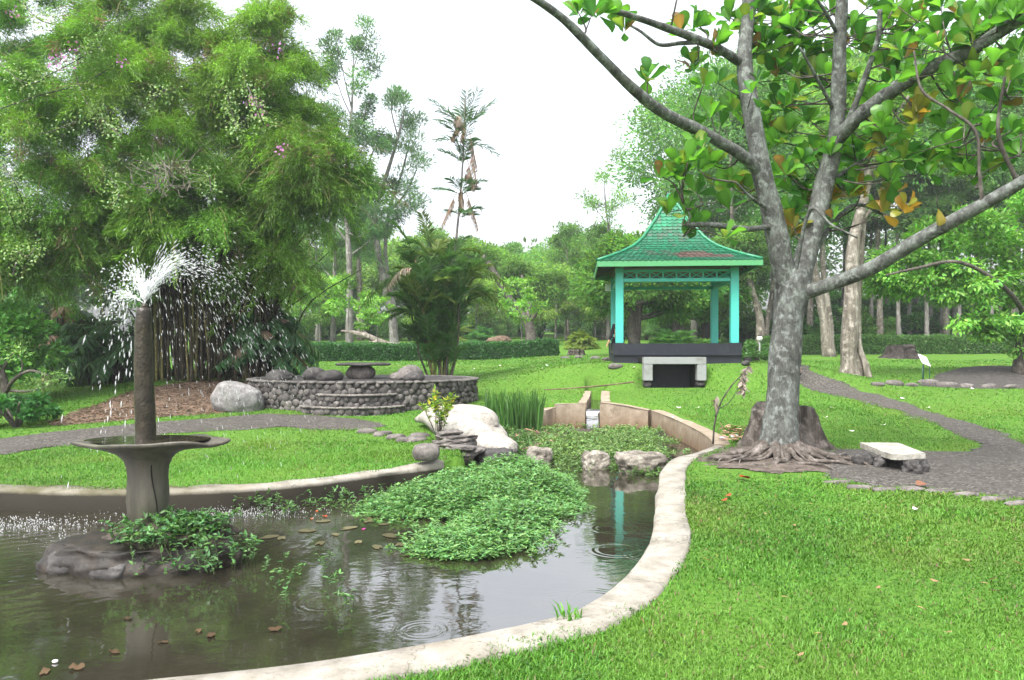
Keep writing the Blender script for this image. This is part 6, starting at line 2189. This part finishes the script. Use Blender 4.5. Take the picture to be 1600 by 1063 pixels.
for k in range(NT):
    px, py, rx, rz, dd, rd, _ = LOBES[which[k]]
    u = rs.normal(size=3); u /= np.linalg.norm(u)
    if u[1] > .25 and rs.rand() < (.75 if k < 250 else 0): u[1] *= -1
    q = rs.uniform(.35, .92) if k < 250 else rs.uniform(.0, .7)
    s = BD / F
    c = BP(px, py, BD + dd) + u * q * np.array([rx * s, rd, rz * s])
    for j in range(PT):
        i = k * PT + j
        v = nrm(u * (1, 1, .7) * 1.1 + rs.normal(size=3) * (.8, .8, .55) + np.array([0, -.15, .45]))
        O[i] = c + v * rs.uniform(.0, .35)
        OUT[i] = v
lenS = rs.uniform(.75, 1.45, NS)
dirS = nrm(OUT + .15 * rs.normal(size=(NS, 3)))
mbt = MB(); ml = MB()
PER = 165
bright = 1 + .2 * fbm(O, .55, 5, 3) + .12 * rs.normal(size=NS) + .2 * rs.normal(size=NT)[TUFT]
yel = np.clip(.5 * fbm(O, .4, 9, 2) + .38, 0, .9)
t = rs.rand(NS, PER) ** .75
drop = -.6 * (t ** 2)
L0 = lenS[:, None, None]
P = O[:, None, :] - dirS[:, None, :] * .35 * L0 + dirS[:, None, :] * (t * lenS[:, None])[..., None] + np.array([0, 0, 1.0]) * (drop * lenS[:, None])[..., None]
P = P + rs.normal(size=P.shape) * (.05 + .13 * (1 - t))[..., None]
Dl = dirS[:, None, :] * .9 + np.array([0, 0, -.8]) * t[..., None] + .55 * rs.normal(size=P.shape)
n = NS * PER
c = np.array([.065, .20, .024])[None, :] * (1 - yel[:, None]) + np.array([.145, .29, .034])[None, :] * yel[:, None]
c = c * bright[:, None].clip(.5, 1.6)
c = np.repeat(c, PER, 0) * (1 + .22 * rs.normal(size=(n, 1))).clip(.5, 1.6)
dead = np.repeat(rs.rand(NS) < .05, PER) & (rs.rand(n) < .6)
c[dead] = np.array([.17, .12, .07]) * rs.uniform(.6, 1.3, (dead.sum(), 1))
V, Fq, k = place(T4, P.reshape(-1, 3), Dl.reshape(-1, 3), np.array([0, 0, 1.0]) + .5 * rs.normal(size=(n, 3)), .15 * rs.uniform(.6, 1.4, n), .016 * rs.uniform(.7, 1.4, n))
ml.add(V, Fq, np.repeat(c.clip(.005, .8), k, 0))
for k in range(0, NS, 3):
    tt = np.linspace(-.3, 1, 5)[:, None]
    p = O[k] + dirS[k] * tt * lenS[k] + np.array([0, 0, -.5]) * np.clip(tt, 0, 1) ** 2 * lenS[k]
    V, Fq = tube(p, np.linspace(.012, .004, 5), 3, cap=False); mbt.add(V, Fq)
ml.build('crown', M['leaf'], bam)
mbt.build('branches', M['culm'], bam)
# culms
M['culm_dark'] = mat_noise('culm_dark', [(.3, (.022, .018, .012)), (.55, (.055, .045, .026)), (.75, (.11, .09, .05))], 9, .6, 60, .2, .003)
for k in range(96):
    a = rs.uniform(0, 6.28); r = math.sqrt(rs.rand())
    x, y = 1.65 * r * math.cos(a), 1.3 * r * math.sin(a)
    z = gz(BB[0] + x, BB[1] + y) - BB[2] - .1
    ox, oy = (x * .35 + rs.normal() * .3), (y * .3 + rs.normal() * .25)
    h = rs.uniform(3.6, 6.5)
    p = [(x, y, z), (x + ox * .25, y + oy * .25, h * .35), (x + ox * .7, y + oy * .7, h * .7), (x + ox * 1.9, y + oy * 1.9, h)]
    rr = rs.uniform(.022, .045)
    mb = MB()
    V, Fq = tube(p, [rr, rr, rr * .9, rr * .6], 7, .03, 9, k, True, 5); mb.add(V, Fq, (1, 1, 1))
    ob = mb.build('culm', M['culm'] if k % 5 < 2 else M['culm_dark'], bam)
mb = MB()
for k in range(150):
    a = rs.uniform(0, 6.28); r = math.sqrt(rs.rand())
    x, y = 1.8 * r * math.cos(a), 1.3 * r * math.sin(a) + .25
    ox, oy = (x * .3 + rs.normal() * .35), rs.normal() * .25
    h = rs.uniform(2.2, 5.5)
    V, Fq = tube([(x, y, -.15), (x + ox * .25, y + oy * .25, h * .35), (x + ox * .7, y + oy * .7, h * .7), (x + ox * 1.9, y + oy * 1.9, h)], [.026, .024, .02, .012], 5, 0, 9, k, True, 3); mb.add(V, Fq)
tag(mb.build('inner_culms', M['culm_dark'], bam), kind='stuff')
# dry twiggy skirt and arching side canes
mb = MB()
for k in range(420):
    a = rs.uniform(0, 6.28); r = math.sqrt(rs.rand())
    x, y = 1.75 * r * math.cos(a), 1.35 * r * math.sin(a)
    z0 = rs.uniform(.2, 3.4)
    p = np.array([(x, y, z0), (x + rs.normal() * .1, y - .1, z0 + .5), (x + rs.normal() * .35, y + rs.normal() * .3, z0 + rs.uniform(.4, 1.4))])
    V, Fq = tube(p, [.008, .006, .004], 3, cap=False); mb.add(V, Fq)
for k in range(16):
    x = rs.uniform(-1.2, -.2)
    p = np.array([(x, rs.uniform(-.8, .3), 2.2), (x - 1.5, rs.uniform(-1.2, 0), 3.2 + rs.rand() * .4), (x - 3.2, -1.0 + rs.normal() * .3, 3.1 + rs.rand() * .5), (x - 4.6, -1.2, 2.4 + rs.rand() * .6)])
    V, Fq = tube(p, [.022, .018, .012, .006], 5, cap=False, per=5); mb.add(V, Fq)
mb.build('dry_canes', M['bark_dark'], bam)
# litter of fallen bamboo leaves on the bare earth
pl = SOIL_L
A = rs.uniform(pl.min(0), pl.max(0), size=(11000, 2)); A = A[inpoly(A[:, 0], A[:, 1], pl)]
n = len(A)
Oq = np.stack([A[:, 0], A[:, 1], g0(A[:, 0], A[:, 1]) + .035], 1)
ml2 = MB()
V, Fq, k = place(T4, Oq, rs.normal(size=(n, 3)) * (1, 1, .15), np.array([0, 0, 1.0]) + .3 * rs.normal(size=(n, 3)), .08 * rs.uniform(.6, 1.3, n), .022)
ml2.add(V, Fq, lcol((.125, .088, .062), n, k, .4, .12, rs))
tag(ml2.build('leaf_litter', M['litter']), 'brown fallen bamboo leaves covering the bare earth', 'leaf litter', kind='stuff')
# dead grey branch caught in the crown
mb = MB()
c0 = BP(262, 290, 16.4)
for k in range(60):
    a0 = rs.normal() * .8 + (2.5 if k % 2 else .9)
    d = nrm(np.array([math.cos(a0), -.25 + rs.normal() * .25, math.sin(a0) * .8 + .1]))
    l = rs.uniform(.25, 1.0); c1 = c0 + rs.normal(size=3) * (.28, .15, .22)
    p = np.array([c1, c1 + d * l * .5 + rs.normal(size=3) * .06, c1 + d * l + rs.normal(size=3) * .14])
    V, Fq = tube(p, [.009, .006, .002], 4, cap=False, per=3); mb.add(V, Fq)
db = mb.build('dead_branch', M['bark_pale']); db.location = BB
tag(db, 'tangle of dead pale twigs caught in the bamboo crown above the fountain jet', 'branch')
# creeper with small pale leaves and pink flowers, scrambling over the crown
cre = empty('flowering_creeper', tuple(BB)); tag(cre, 'pale small leaved creeper with pink flowers scrambling over the bamboo crown', 'creeper')
mv = MB(); mlf = MB(); mfl = MB()
Dc = 16.9
chains = [[(0, 170), (60, 150), (130, 130), (190, 95)], [(10, 190), (60, 210), (120, 190)], [(115, 110), (135, 160), (165, 190), (185, 205)], [(130, 140), (150, 175), (190, 215)], [(0, 100), (40, 130), (80, 120)],
          [(385, 130), (400, 165), (412, 195)], [(355, 150), (365, 185), (370, 205)], [(0, 290), (15, 330), (30, 380), (20, 430)], [(0, 250), (25, 290), (45, 340)], [(210, 250), (250, 260), (320, 270), (330, 300)], [(235, 150), (260, 140), (220, 170)], [(20, 390), (45, 400), (60, 375)], [(30, 0), (60, 30), (90, 40)], [(160, 260), (185, 300), (180, 320)], [(70, 120), (110, 100), (160, 70)]]
for ch in chains:
    p = catmull([BP(x, y, Dc + .4 * rs.normal()) for x, y in ch], 6)
    V, Fq = tube(p, .012, 4, cap=False); mv.add(V, Fq)
    nl = 240
    i = rs.randint(0, len(p), nl)
    Oq = p[i] + rs.normal(size=(nl, 3)) * (.13, .12, .13)
    V, Fq, k = place(T4, Oq, rs.normal(size=(nl, 3)) + (0, -.3, -.3), np.array([0, -.6, .8]) + .4 * rs.normal(size=(nl, 3)), .062, .045)
    mlf.add(V, Fq, lcol((.2, .3, .10), nl, k, .2, .12, rs))
for px, py, nf in [(88, 95, 60), (122, 78, 40), (190, 97, 35), (108, 100, 16), (400, 160, 40), (405, 172, 30), (440, 233, 40), (436, 82, 24), (18, 22, 30), (96, 90, 20), (388, 152, 16)]:
    nf = nf // 2; Oq = BP(px, py, Dc - .25) + rs.normal(size=(nf, 3)) * (.08, .07, .08)
    V, Fq, k = place(T4, Oq, rs.normal(size=(nf, 3)), rs.normal(size=(nf, 3)), .07, .06)
    mfl = MB(); mfl.add(V, Fq, lcol((.45, .2, .42), nf, k, .2, .1, rs)); mfl.build('flower_cluster', M['litter'], cre)
mv.build('vine', M['bark_dark'], cre); mlf.build('leaves', M['leaf'], cre)

# ------------------------------------------------------------------ palms
def frond(mb, base, d0, L, droop, nleaf, ll, lw, col, rs, side=.5, hang=0.0, rach=.012, rcol=(.09, .16, .04)):
    d0 = nrm(d0)
    t = np.linspace(0, 1, 9)
    p = base + d0 * (t * L)[:, None] + np.array([0, 0, -1.0]) * (droop * L * t ** 2.1)[:, None]
    V, Fq = tube(p, np.linspace(rach, rach * .3, 9), 4, cap=False); mb.add(V, Fq, rcol)
    s = np.linspace(.22, 1, nleaf)
    i = s * 8; i0 = np.minimum(i.astype(int), 7); f = (i - i0)[:, None]
    O = p[i0] * (1 - f) + p[i0 + 1] * f
    T = nrm(p[i0 + 1] - p[i0])
    S = nrm(np.cross(T, np.array([0.01, 0.02, 1.0]) + 0 * T))
    U = np.cross(S, T)
    for sg in (-1, 1):
        D = T * .75 + S * sg * 1.0 + U * (.25 - hang) + .16 * rs.normal(size=O.shape) + np.array([0, 0, -hang])
        V, Fq, k = place(TLA, O, D, U + .2 * rs.normal(size=O.shape), ll * (1 - .55 * np.abs(s - .45)) * rs.uniform(.85, 1.1, nleaf), lw)
        mb.add(V, Fq, lcol(col, nleaf, k, .16, .1, rs))
rs = np.random.RandomState(111)
PBp = G(690, 592); PBp[1] = 22.7; PBp[0] = (690 - 800) * 22.7 / F; PBp[2] = gz(PBp[0], PBp[1])
pal = empty('palm_clump', tuple(PBp)); tag(pal, 'many stemmed clumping palm with arching fronds behind the stone terrace', 'palm')
DP = 22.7
mf = MB(); md = MB()
stems = [(640, 470, 0), (655, 430, .3), (668, 450, -.4), (682, 420, .5), (697, 440, -.3), (705, 405, .2), (716, 440, -.4), (660, 480, -.5), (690, 470, .6), (676, 400, -.2), (722, 455, .3), (648, 400, .5)]
for k, (px, py, dd) in enumerate(stems):
    tpt = PX(px, py, DP + dd * 1.4) - PBp
    bx = (px - 685) * .0055 + rs.normal() * .04
    mb = MB(); mb.add(*tube([(bx, dd * .3, -.1), (bx * 1.8 + (tpt[0] - bx) * .25, dd * .5, tpt[2] * .4), tuple(tpt)], [.035, .028, .02], 7, .05, 8, k, True, 5)); mb.build('stem', M['culm'] if k % 2 else M['bark_dark'], pal)
    for q in range(6):
        a = rs.uniform(0, 6.28)
        el = rs.uniform(.7, 1.4)
        d = np.array([math.cos(a) * math.cos(el), math.sin(a) * math.cos(el), math.sin(el)]) + (tpt - (0, 0, tpt[2])) * .15
        frond(mf, tpt + (0, 0, -.1 * q), d, rs.uniform(1.1, 1.75), rs.uniform(.25, .6), 26, .40, .036, (.085, .205, .055) if rs.rand() < .7 else (.16, .25, .06), rs)
    for q in range(10):   # lower leaves filling the fan
        f = rs.uniform(.08, .75)
        b0 = np.array([bx, dd * .3, 0]) * (1 - f) + tpt * f
        a = rs.uniform(0, 6.28); el = rs.uniform(1.0, 1.45)
        d = np.array([math.cos(a) * math.cos(el), math.sin(a) * math.cos(el), math.sin(el)])
        frond(mf, b0, d, rs.uniform(1.0, 1.7), rs.uniform(.15, .45), 24, .36, .036, (.065, .175, .045), rs)
for px, py, dx, dz in [(620, 420, -1, .2), (612, 415, -1, -.1), (760, 440, 1, .2), (745, 460, 1, .3), (640, 480, -1, .5), (770, 410, 1, .25)]:
    s0 = PX(685 + (px - 685) * .4, py + 25, DP) - PBp
    frond(mf, s0, np.array([dx, rs.normal() * .3, .55 + dz]), 1.9, .75, 28, .42, .04, (.15, .24, .06) if px > 740 else (.10, .19, .06), rs, hang=.2)
frond(md, PX(655, 425, DP - .5) - PBp, (-.6, -.3, .5), 1.2, 1.0, 24, .4, .03, (.42, .36, .27), rs, hang=.6)
# the tall stem
top = PX(727, 150, DP) - PBp
spine = catmull([(.15, .1, -.1), PX(700, 470, DP) - PBp, PX(712, 380, DP) - PBp, PX(722, 270, DP) - PBp, top], 6)
mb = MB(); mb.add(*tube(spine, np.linspace(.05, .022, len(spine)), 8, .05, 6)); mb.build('stem', M['bark_far'], pal)
def ring_fronds(px, py, n, L, elev, droop, dark=True):
    b0 = PX(px, py, DP) - PBp
    for q in range(n):
        a = q * 2.4 + rs.rand()
        el = rs.uniform(*elev)
        frond(mf, b0, np.array([math.cos(a) * math.cos(el), math.sin(a) * math.cos(el), math.sin(el)]), L * rs.uniform(.8, 1.15), rs.uniform(*droop), 15, .34, .026, (.06, .15, .06), rs)
ring_fronds(726, 200, 9, 1.2, (.3, 1.35), (.1, .35))
ring_fronds(722, 305, 6, 1.0, (.4, 1.0), (.15, .4))
ring_fronds(724, 255, 5, .85, (.5, 1.3), (.1, .35))
ring_fronds(725, 225, 5, 1.0, (.2, 1.0), (.2, .5))
ring_fronds(722, 340, 4, .8, (.4, 1.0), (.2, .5))
for px, py, d, L in [(727, 190, (-.3, -.1, -1), .5), (720, 190, (-.5, -.2, -.8), .55), (733, 205, (.25, .1, -1), 1.0), (736, 235, (.2, .2, -1), .9), (720, 290, (.1, -.3, -1), .7), (714, 300, (-.5, .1, -.9), .95), (728, 300, (.4, -.1, -1), 1.0), (730, 250, (.3, -.1, -1), .8), (724, 270, (.1, .3, 0), .8)]:
    frond(md, PX(px, py, DP) - PBp, np.array(d), L, .15, 26, .26, .028, (.33, .24, .18), rs, hang=1.2, rcol=(.25, .18, .13))
md.add(*rock(PX(716, 195, DP) - PBp, (.13, .12, .24), sub=3, amp=.4, nf=2), np.array((.26, .2, .16)))
mf.build('fronds', M['leaf'], pal); md.build('dead_fronds', M['litter'], pal)

# frond bushes under the bamboo, left and right
def frond_bush(name, base, w, h, n, label, col, rs, dead=0.0, nleaf=16, ll=.42, lw=.075):
    o = empty(name, tuple(base)); tag(o, label, 'palm bush')
    mb = MB(); ms = MB(); mdd = MB()
    for k in range(n):
        a = rs.uniform(0, 6.28); r = .5 * w * math.sqrt(rs.rand()) * .6
        b0 = np.array([r * math.cos(a), r * math.sin(a) * .6, h * rs.uniform(.15, .8)])
        el = rs.uniform(-.1, 1.1)
        isd = rs.rand() < dead
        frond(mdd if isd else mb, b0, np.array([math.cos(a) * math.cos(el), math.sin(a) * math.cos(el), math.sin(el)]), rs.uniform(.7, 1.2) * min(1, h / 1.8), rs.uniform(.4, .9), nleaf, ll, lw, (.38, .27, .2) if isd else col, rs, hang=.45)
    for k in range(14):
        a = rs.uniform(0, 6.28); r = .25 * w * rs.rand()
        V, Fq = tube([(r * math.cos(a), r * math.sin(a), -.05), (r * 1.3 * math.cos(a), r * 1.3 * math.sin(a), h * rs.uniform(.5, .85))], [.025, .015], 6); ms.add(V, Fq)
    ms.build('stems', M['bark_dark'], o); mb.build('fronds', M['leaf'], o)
    if dead: mdd.build('dead_fronds', M['litter'], o)
    return o
rs = np.random.RandomState(121)
def at(px, D): 
    x = (px - 800) * D / F
    return np.array([x, D, gz(x, D)])
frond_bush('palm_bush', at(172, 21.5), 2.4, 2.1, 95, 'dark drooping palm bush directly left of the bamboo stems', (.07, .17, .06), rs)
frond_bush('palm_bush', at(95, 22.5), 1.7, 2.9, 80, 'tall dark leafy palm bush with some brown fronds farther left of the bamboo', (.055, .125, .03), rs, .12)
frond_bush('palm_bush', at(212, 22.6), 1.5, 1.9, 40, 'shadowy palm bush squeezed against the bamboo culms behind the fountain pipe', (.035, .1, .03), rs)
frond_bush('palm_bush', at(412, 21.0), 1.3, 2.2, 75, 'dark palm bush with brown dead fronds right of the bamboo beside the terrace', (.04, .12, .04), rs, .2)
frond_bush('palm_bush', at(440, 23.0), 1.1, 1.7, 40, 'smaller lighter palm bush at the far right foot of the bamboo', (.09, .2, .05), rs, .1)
# bright bush and gnarled little tree at the left edge
rs = np.random.RandomState(131)
b1 = bush('leafy_bush', 3.4, 2.6, (.16, .36, .07), rs, 420, .13, .085, 26)
x = at(-15, 18.0); b1.location = x; tag(b1, 'bright round leaved green bush at the left edge under the bamboo', 'bush')
b2 = bush('leafy_bush', 1.6, .7, (.05, .17, .04), rs, 260, .11, .05, 12)
b2.location = G(25, 668); tag(b2, 'low dark green bush by the footpath at the left edge', 'bush')
b3 = bush('leafy_bush', 3.5, 3.4, (.10, .22, .05), rs, 420, .14, .08, 26)
b3.location = at(30, 27); tag(b3, 'larger leafy bush farther back at the left edge', 'bush')
p0 = PX(8, 640, 17.0); p0[2] = gz(p0[0], 17.0)
tw = empty('gnarled_shrub', tuple(p0)); tag(tw, 'low gnarled shrub with dark twisted bare boughs at the left edge', 'shrub')
mb = MB(); ml = MB()
def q(pts): return np.array([PX(x, y, 17.0 + d) for x, y, d in pts]) - p0
for pts, r0, r1 in [([(4, 650, 0), (8, 615, 0), (2, 580, 0), (-20, 550, 0)], .10, .06), ([(6, 620, 0), (20, 595, -.2), (45, 580, -.4), (70, 585, -.5), (80, 592, -.5)], .05, .012), ([(10, 610, 0), (40, 612, -.3), (70, 605, -.4), (95, 592, -.4)], .035, .01),
                    ([(2, 580, 0), (15, 560, .1), (30, 540, .2)], .04, .012), ([(30, 590, -.3), (35, 570, -.3), (28, 555, -.3)], .02, .008)]:
    V, Fq = tube(q(pts), np.linspace(r0, r1, len(pts)), 8, .15, 5, 2, True, 5); mb.add(V, Fq)
clump_cloud(ml, q([(80, 590, -.5), (95, 590, -.4), (30, 540, .2), (60, 600, -.4), (28, 552, -.3), (-20, 545, 0), (5, 550, .2)]), .28, 90, .09, .04, (.12, .24, .06), rs)
mb.build('boughs', M['bark_dark'], tw); ml.build('foliage', M['leaf'], tw)
# far palms and cycads
rs = np.random.RandomState(141)
def fan_palm(px, D, h, r, n, label, col):
    b = at(px, D)
    o = empty('low_palm', tuple(b)); tag(o, label, 'palm')
    mb = MB(); ms = MB()
    for k in range(n):
        a = rs.uniform(0, 6.28); el = rs.uniform(.15, 1.35)
        frond(mb, np.array([0, 0, h * .25]), np.array([math.cos(a) * math.cos(el), math.sin(a) * math.cos(el), math.sin(el)]), r * rs.uniform(.8, 1.1), rs.uniform(.3, .7), 16, .5 * r / 1.6, .07, col, rs)
    V, Fq = tube([(0, 0, -.1), (0, 0, h * .3)], [.12, .1], 8); ms.add(V, Fq)
    ms.build('trunk', M['bark_dark'], o); mb.build('fronds', M['leaf_far'], o)
fan_palm(908, 48, 1.1, 1.25, 70, 'round yellow-green low palm on the far lawn left of the gazebo', (.2, .27, .06))
fan_palm(755, 50, 1.4, 1.7, 30, 'feathery low palm on the far lawn right of the palm clump', (.09, .2, .07))
fan_palm(703, 50, 2.2, 1.9, 26, 'low palm with yellowing fronds just behind the palm clump', (.14, .22, .06))
fan_palm(1050, 36, .9, 1.8, 34, 'wide low palm behind the gazebo parapet', (.06, .17, .05))
fan_palm(1090, 37, .8, 1.6, 30, 'low palm behind the gazebo beside the right rear column', (.07, .18, .05))
# low shrub at the path corner beside the gazebo
b4 = bush('leafy_bush', 2.6, 1.0, (.07, .17, .04), rs, 260, .12, .06, 16); b4.location = at(1180, 31); tag(b4, 'low loose bush right of the gazebo base beside the path', 'bush')
# small globe lamp
b = at(1187, 30)
lm = empty('globe_lamp', (b[0], b[1], EYE - (550 - HZ) * 30 / F)); tag(lm, 'small white globe with dark cap on a grey post by the path', 'lamp')
mb = MB(); V, T = ico(3); mb.add(V * .11 + (0, 0, .52), [T]); mb.build('globe', M['white_paint'], lm)
mb = MB(); mb.add(*lathe([(0, .68), (.06, .68), (.075, .6), (.06, .6)], 14)); mb.build('cap', M['bark_dark'], lm)
mb = MB(); mb.add(*tube([(0, 0, -.6), (0, 0, .42)], .03, 8)); mb.build('post', M['culvert'], lm)

# ------------------------------------------------------------------ people
def skinned(name, nodes, edges, mat, parent, root=0, sub=2):
    me = bpy.data.meshes.new(name)
    me.from_pydata([n[0] for n in nodes], edges, [])
    ob = bpy.data.objects.new(name, me); COL.objects.link(ob)
    sk = ob.modifiers.new('skin', 'SKIN'); sk.use_smooth_shade = True
    for i, n in enumerate(nodes):
        v = me.skin_vertices[0].data[i]
        r = n[1] if isinstance(n[1], tuple) else (n[1], n[1])
        v.radius = r; v.use_root = (i == root)
    sb = ob.modifiers.new('sub', 'SUBSURF'); sb.levels = sub; sb.render_levels = sub
    me.materials.append(mat)
    ob.parent = parent
    dg = bpy.context.evaluated_depsgraph_get()
    m2 = bpy.data.meshes.new_from_object(ob.evaluated_get(dg))
    ob.modifiers.clear(); ob.data = m2
    for p_ in m2.polygons: p_.use_smooth = True
    return ob
M['skin'] = paint('skin', (.36, .2, .13), .55, .1, (.3, .15, .1))
M['black_cloth'] = paint('black_cloth', (.012, .013, .016), .8, .2, (.03, .03, .035), .1)
M['white_cloth'] = paint('white_cloth', (.62, .63, .64), .85, .2, (.45, .45, .46), .1)
M['red_cloth'] = paint('red_cloth', (.45, .10, .07), .85, .2, (.3, .08, .06), .1)
M['hair'] = paint('hair', (.012, .01, .009), .5, .1, (.02, .018, .015), .3)
def person(name_label, loc, rz, J, top, legs, shoe, hairlong, extra=None):
    o = empty('person', loc, rz); tag(o, name_label, 'person')
    # body: pelvis root, spine, neck, head, limbs and hands with five fingers each
    nodes = [(J['pelvis'], (.13, .10)), (J['waist'], (.12, .09)), (J['chest'], (.155, .105)), (J['neck'], (.052, .052)), (J['head0'], (.062, .07)), (J['head1'], (.076, .092)), (J['head2'], (.05, .06))]
    edges = [(0, 1), (1, 2), (2, 3), (3, 4), (4, 5), (5, 6)]
    for s in ('l', 'r'):
        k = len(nodes)
        nodes += [(J['sho_' + s], .058), (J['elb_' + s], .041), (J['wri_' + s], .027), (J['pal_' + s], (.036, .018))]
        edges += [(2, k), (k, k + 1), (k + 1, k + 2), (k + 2, k + 3)]
        w_, p_ = np.array(J['wri_' + s]), np.array(J['pal_' + s])
        d = nrm(p_ - w_); sd = nrm(np.cross(d, [0.2, .1, 1.0])); up = np.cross(sd, d)
        for f in range(4):
            b0 = p_ + sd * (f - 1.5) * .019
            ln = (.062, .074, .07, .055)[f]
            b1 = b0 + d * ln * .6; b2 = b1 + d * ln * .5 - up * .02
            q_ = len(nodes); nodes += [(tuple(b1), .0085), (tuple(b2), .007)]; edges += [(k + 3, q_), (q_, q_ + 1)]
        b1 = w_ * .5 + p_ * .5 + sd * .045 + d * .01; b2 = b1 + d * .035 + sd * .01
        q_ = len(nodes); nodes += [(tuple(b1), .010), (tuple(b2), .008)]; edges += [(k + 3, q_), (q_, q_ + 1)]
        k = len(nodes)
        nodes += [(J['hip_' + s], .088), (J['kne_' + s], .058), (J['ank_' + s], .036), (J['toe_' + s], (.04, .026))]
        edges += [(0, k), (k, k + 1), (k + 1, k + 2), (k + 2, k + 3)]
    b = skinned('body', nodes, edges, M['skin'], o)
    # clothes follow the joints a little wider
    n2 = [(J['waist'], (.14, .11)), (J['chest'], (.175, .125)), (J['neckb'], .075)]; e2 = [(0, 1), (1, 2)]
    n2.append((J['pelvis'], (.15, .12))); e2.append((0, 3))
    for s in ('l', 'r'):
        k = len(n2); n2 += [(J['sho_' + s], .074), (J['elb_' + s], .056), (tuple(np.array(J['elb_' + s]) * .25 + np.array(J['wri_' + s]) * .75), .042)]
        e2 += [(1, k), (k, k + 1), (k + 1, k + 2)]
    skinned('jacket', n2, e2, M[top], o)
    n3 = [(J['pelvis'], (.148, .118))]; e3 = []
    for s in ('l', 'r'):
        k = len(n3); n3 += [(J['hip_' + s], .104), (J['kne_' + s], .074), (tuple(np.array(J['kne_' + s]) * .08 + np.array(J['ank_' + s]) * .92), .054)]
        e3 += [(0, k), (k, k + 1), (k + 1, k + 2)]
    skinned('trousers', n3, e3, M[legs], o)
    for s in ('l', 'r'):
        a_, t_ = np.array(J['ank_' + s]), np.array(J['toe_' + s])
        heel = a_ + (a_ - t_) * .25; heel[2] = t_[2]
        skinned('shoe', [(tuple(heel), (.042, .04)), (tuple((heel + t_) / 2 + np.array([0, 0, .01])), (.044, .04)), (tuple(t_), (.042, .03))], [(0, 1), (1, 2)], M[shoe], o, sub=2)
    h1, hf = np.array(J['head1']), np.array(J['face'])
    bk = -nrm(hf)
    hn = [(tuple(h1 + bk * .03 + (0, 0, .05)), (.088, .10)), (tuple(h1 + bk * .045 - (0, 0, .03)), (.08, .075))]
    he = [(0, 1)]
    if hairlong:
        hn += [(tuple(h1 + bk * .07 - (0, 0, .16)), (.08, .055)), (tuple(h1 + bk * .08 - (0, 0, .30)), (.06, .035))]; he += [(1, 2), (2, 3)]
    skinned('hair', hn, he, M['hair'], o)
    mb = MB()
    sd = nrm(np.cross(hf, [0, 0, 1.0]))
    for k in (-1, 1):
        V, T = ico(2); mb.add(V * .011 + h1 + nrm(hf) * .082 + sd * .03 * k + (0, 0, -.01), [T])
    mb.build('eyes', M['white_paint'], o)
    mb = MB()
    mb.add(*rock(h1 + nrm(hf) * .095 + (0, 0, -.035), (.014, .02, .024), sub=2, amp=.05)); 
    for k in (-1, 1): mb.add(*rock(h1 + sd * .078 * k + (0, 0, -.02), (.012, .02, .03), sub=2, amp=.05))
    mb.build('nose_and_ears', M['skin'], o)
    mb = MB(); mb.add(*rock(h1 + nrm(hf) * .083 + (0, 0, -.068), (.024, .012, .008), sub=2, amp=.05)); mb.build('mouth', M['red_cloth'], o)
    return o
# someone sitting on the gazebo parapet behind the front column, arm reaching down
seat = PX(966, 537, 22.75)
ax = seat[0]; ay = seat[1]
J = dict(pelvis=(0, 0, .10), waist=(0, .0, .28), chest=(.0, .0, .47), neckb=(0, 0, .58), neck=(0, 0, .62), head0=(0, .02, .70), head1=(0, .03, .78), head2=(0, .03, .87), face=(0, 1, 0),
         sho_l=(-.13, 0, .52), elb_l=(-.19, -.03, .27), wri_l=(-.30, -.05, .03), pal_l=(-.34, -.06, -.05),
         sho_r=(.13, 0, .52), elb_r=(.15, .16, .32), wri_r=(.08, .32, .22), pal_r=(.05, .38, .2),
         hip_l=(-.08, .03, .09), kne_l=(-.09, .44, .10), ank_l=(-.09, .48, -.28), toe_l=(-.09, .62, -.31),
         hip_r=(.08, .03, .09), kne_r=(.09, .44, .10), ank_r=(.09, .48, -.28), toe_r=(.09, .62, -.31))
person('person in black sitting on the gazebo parapet half hidden by the front left column', (ax, ay, GF), 0, J, 'black_cloth', 'black_cloth', 'black_cloth', False)
# someone walking up the path behind the grey tree
b = PX(1236, 580, 21.0); b[2] = gz(b[0], b[1])
J = dict(pelvis=(0, 0, .92), waist=(0, 0, 1.08), chest=(0, 0, 1.27), neckb=(0, 0, 1.38), neck=(0, 0, 1.42), head0=(0, .02, 1.49), head1=(0, .03, 1.57), head2=(0, .03, 1.66), face=(0, 1, 0),
         sho_l=(-.15, 0, 1.33), elb_l=(-.19, .05, 1.06), wri_l=(-.18, .2, .86), pal_l=(-.17, .26, .8),
         sho_r=(.15, 0, 1.33), elb_r=(.18, -.04, 1.06), wri_r=(.16, .08, .84), pal_r=(.15, .12, .76),
         hip_l=(-.08, 0, .9), kne_l=(-.08, .2, .52), ank_l=(-.08, .14, .09), toe_l=(-.08, .30, .04),
         hip_r=(.08, 0, .9), kne_r=(.10, -.04, .50), ank_r=(.15, -.26, .14), toe_r=(.15, -.16, .04))
person('person with long dark hair and white trousers walking behind the grey tree trunk', tuple(b), 0, J, 'black_cloth', 'white_cloth', 'black_cloth', True)

# ------------------------------------------------------------------ the hazy air
V, Fq = box(0, 110, 22, 460, 280, 56)
hz = link_mesh('haze', V, Fq, [bpy.data.materials.new('haze')], smooth=False)
m = hz.data.materials[0]; m.use_nodes = True; t = m.node_tree; t.nodes.clear()
out = t.nodes.new("ShaderNodeOutputMaterial"); pv = t.nodes.new("ShaderNodeVolumePrincipled")
pv.inputs['Color'].default_value = (.9, .94, .97, 1); pv.inputs['Density'].default_value = .0010; pv.inputs['Anisotropy'].default_value = .3
t.links.new(pv.outputs[0], out.inputs['Volume'])
tag(hz, kind='stuff')
sc.cycles.volume_bounces = 0
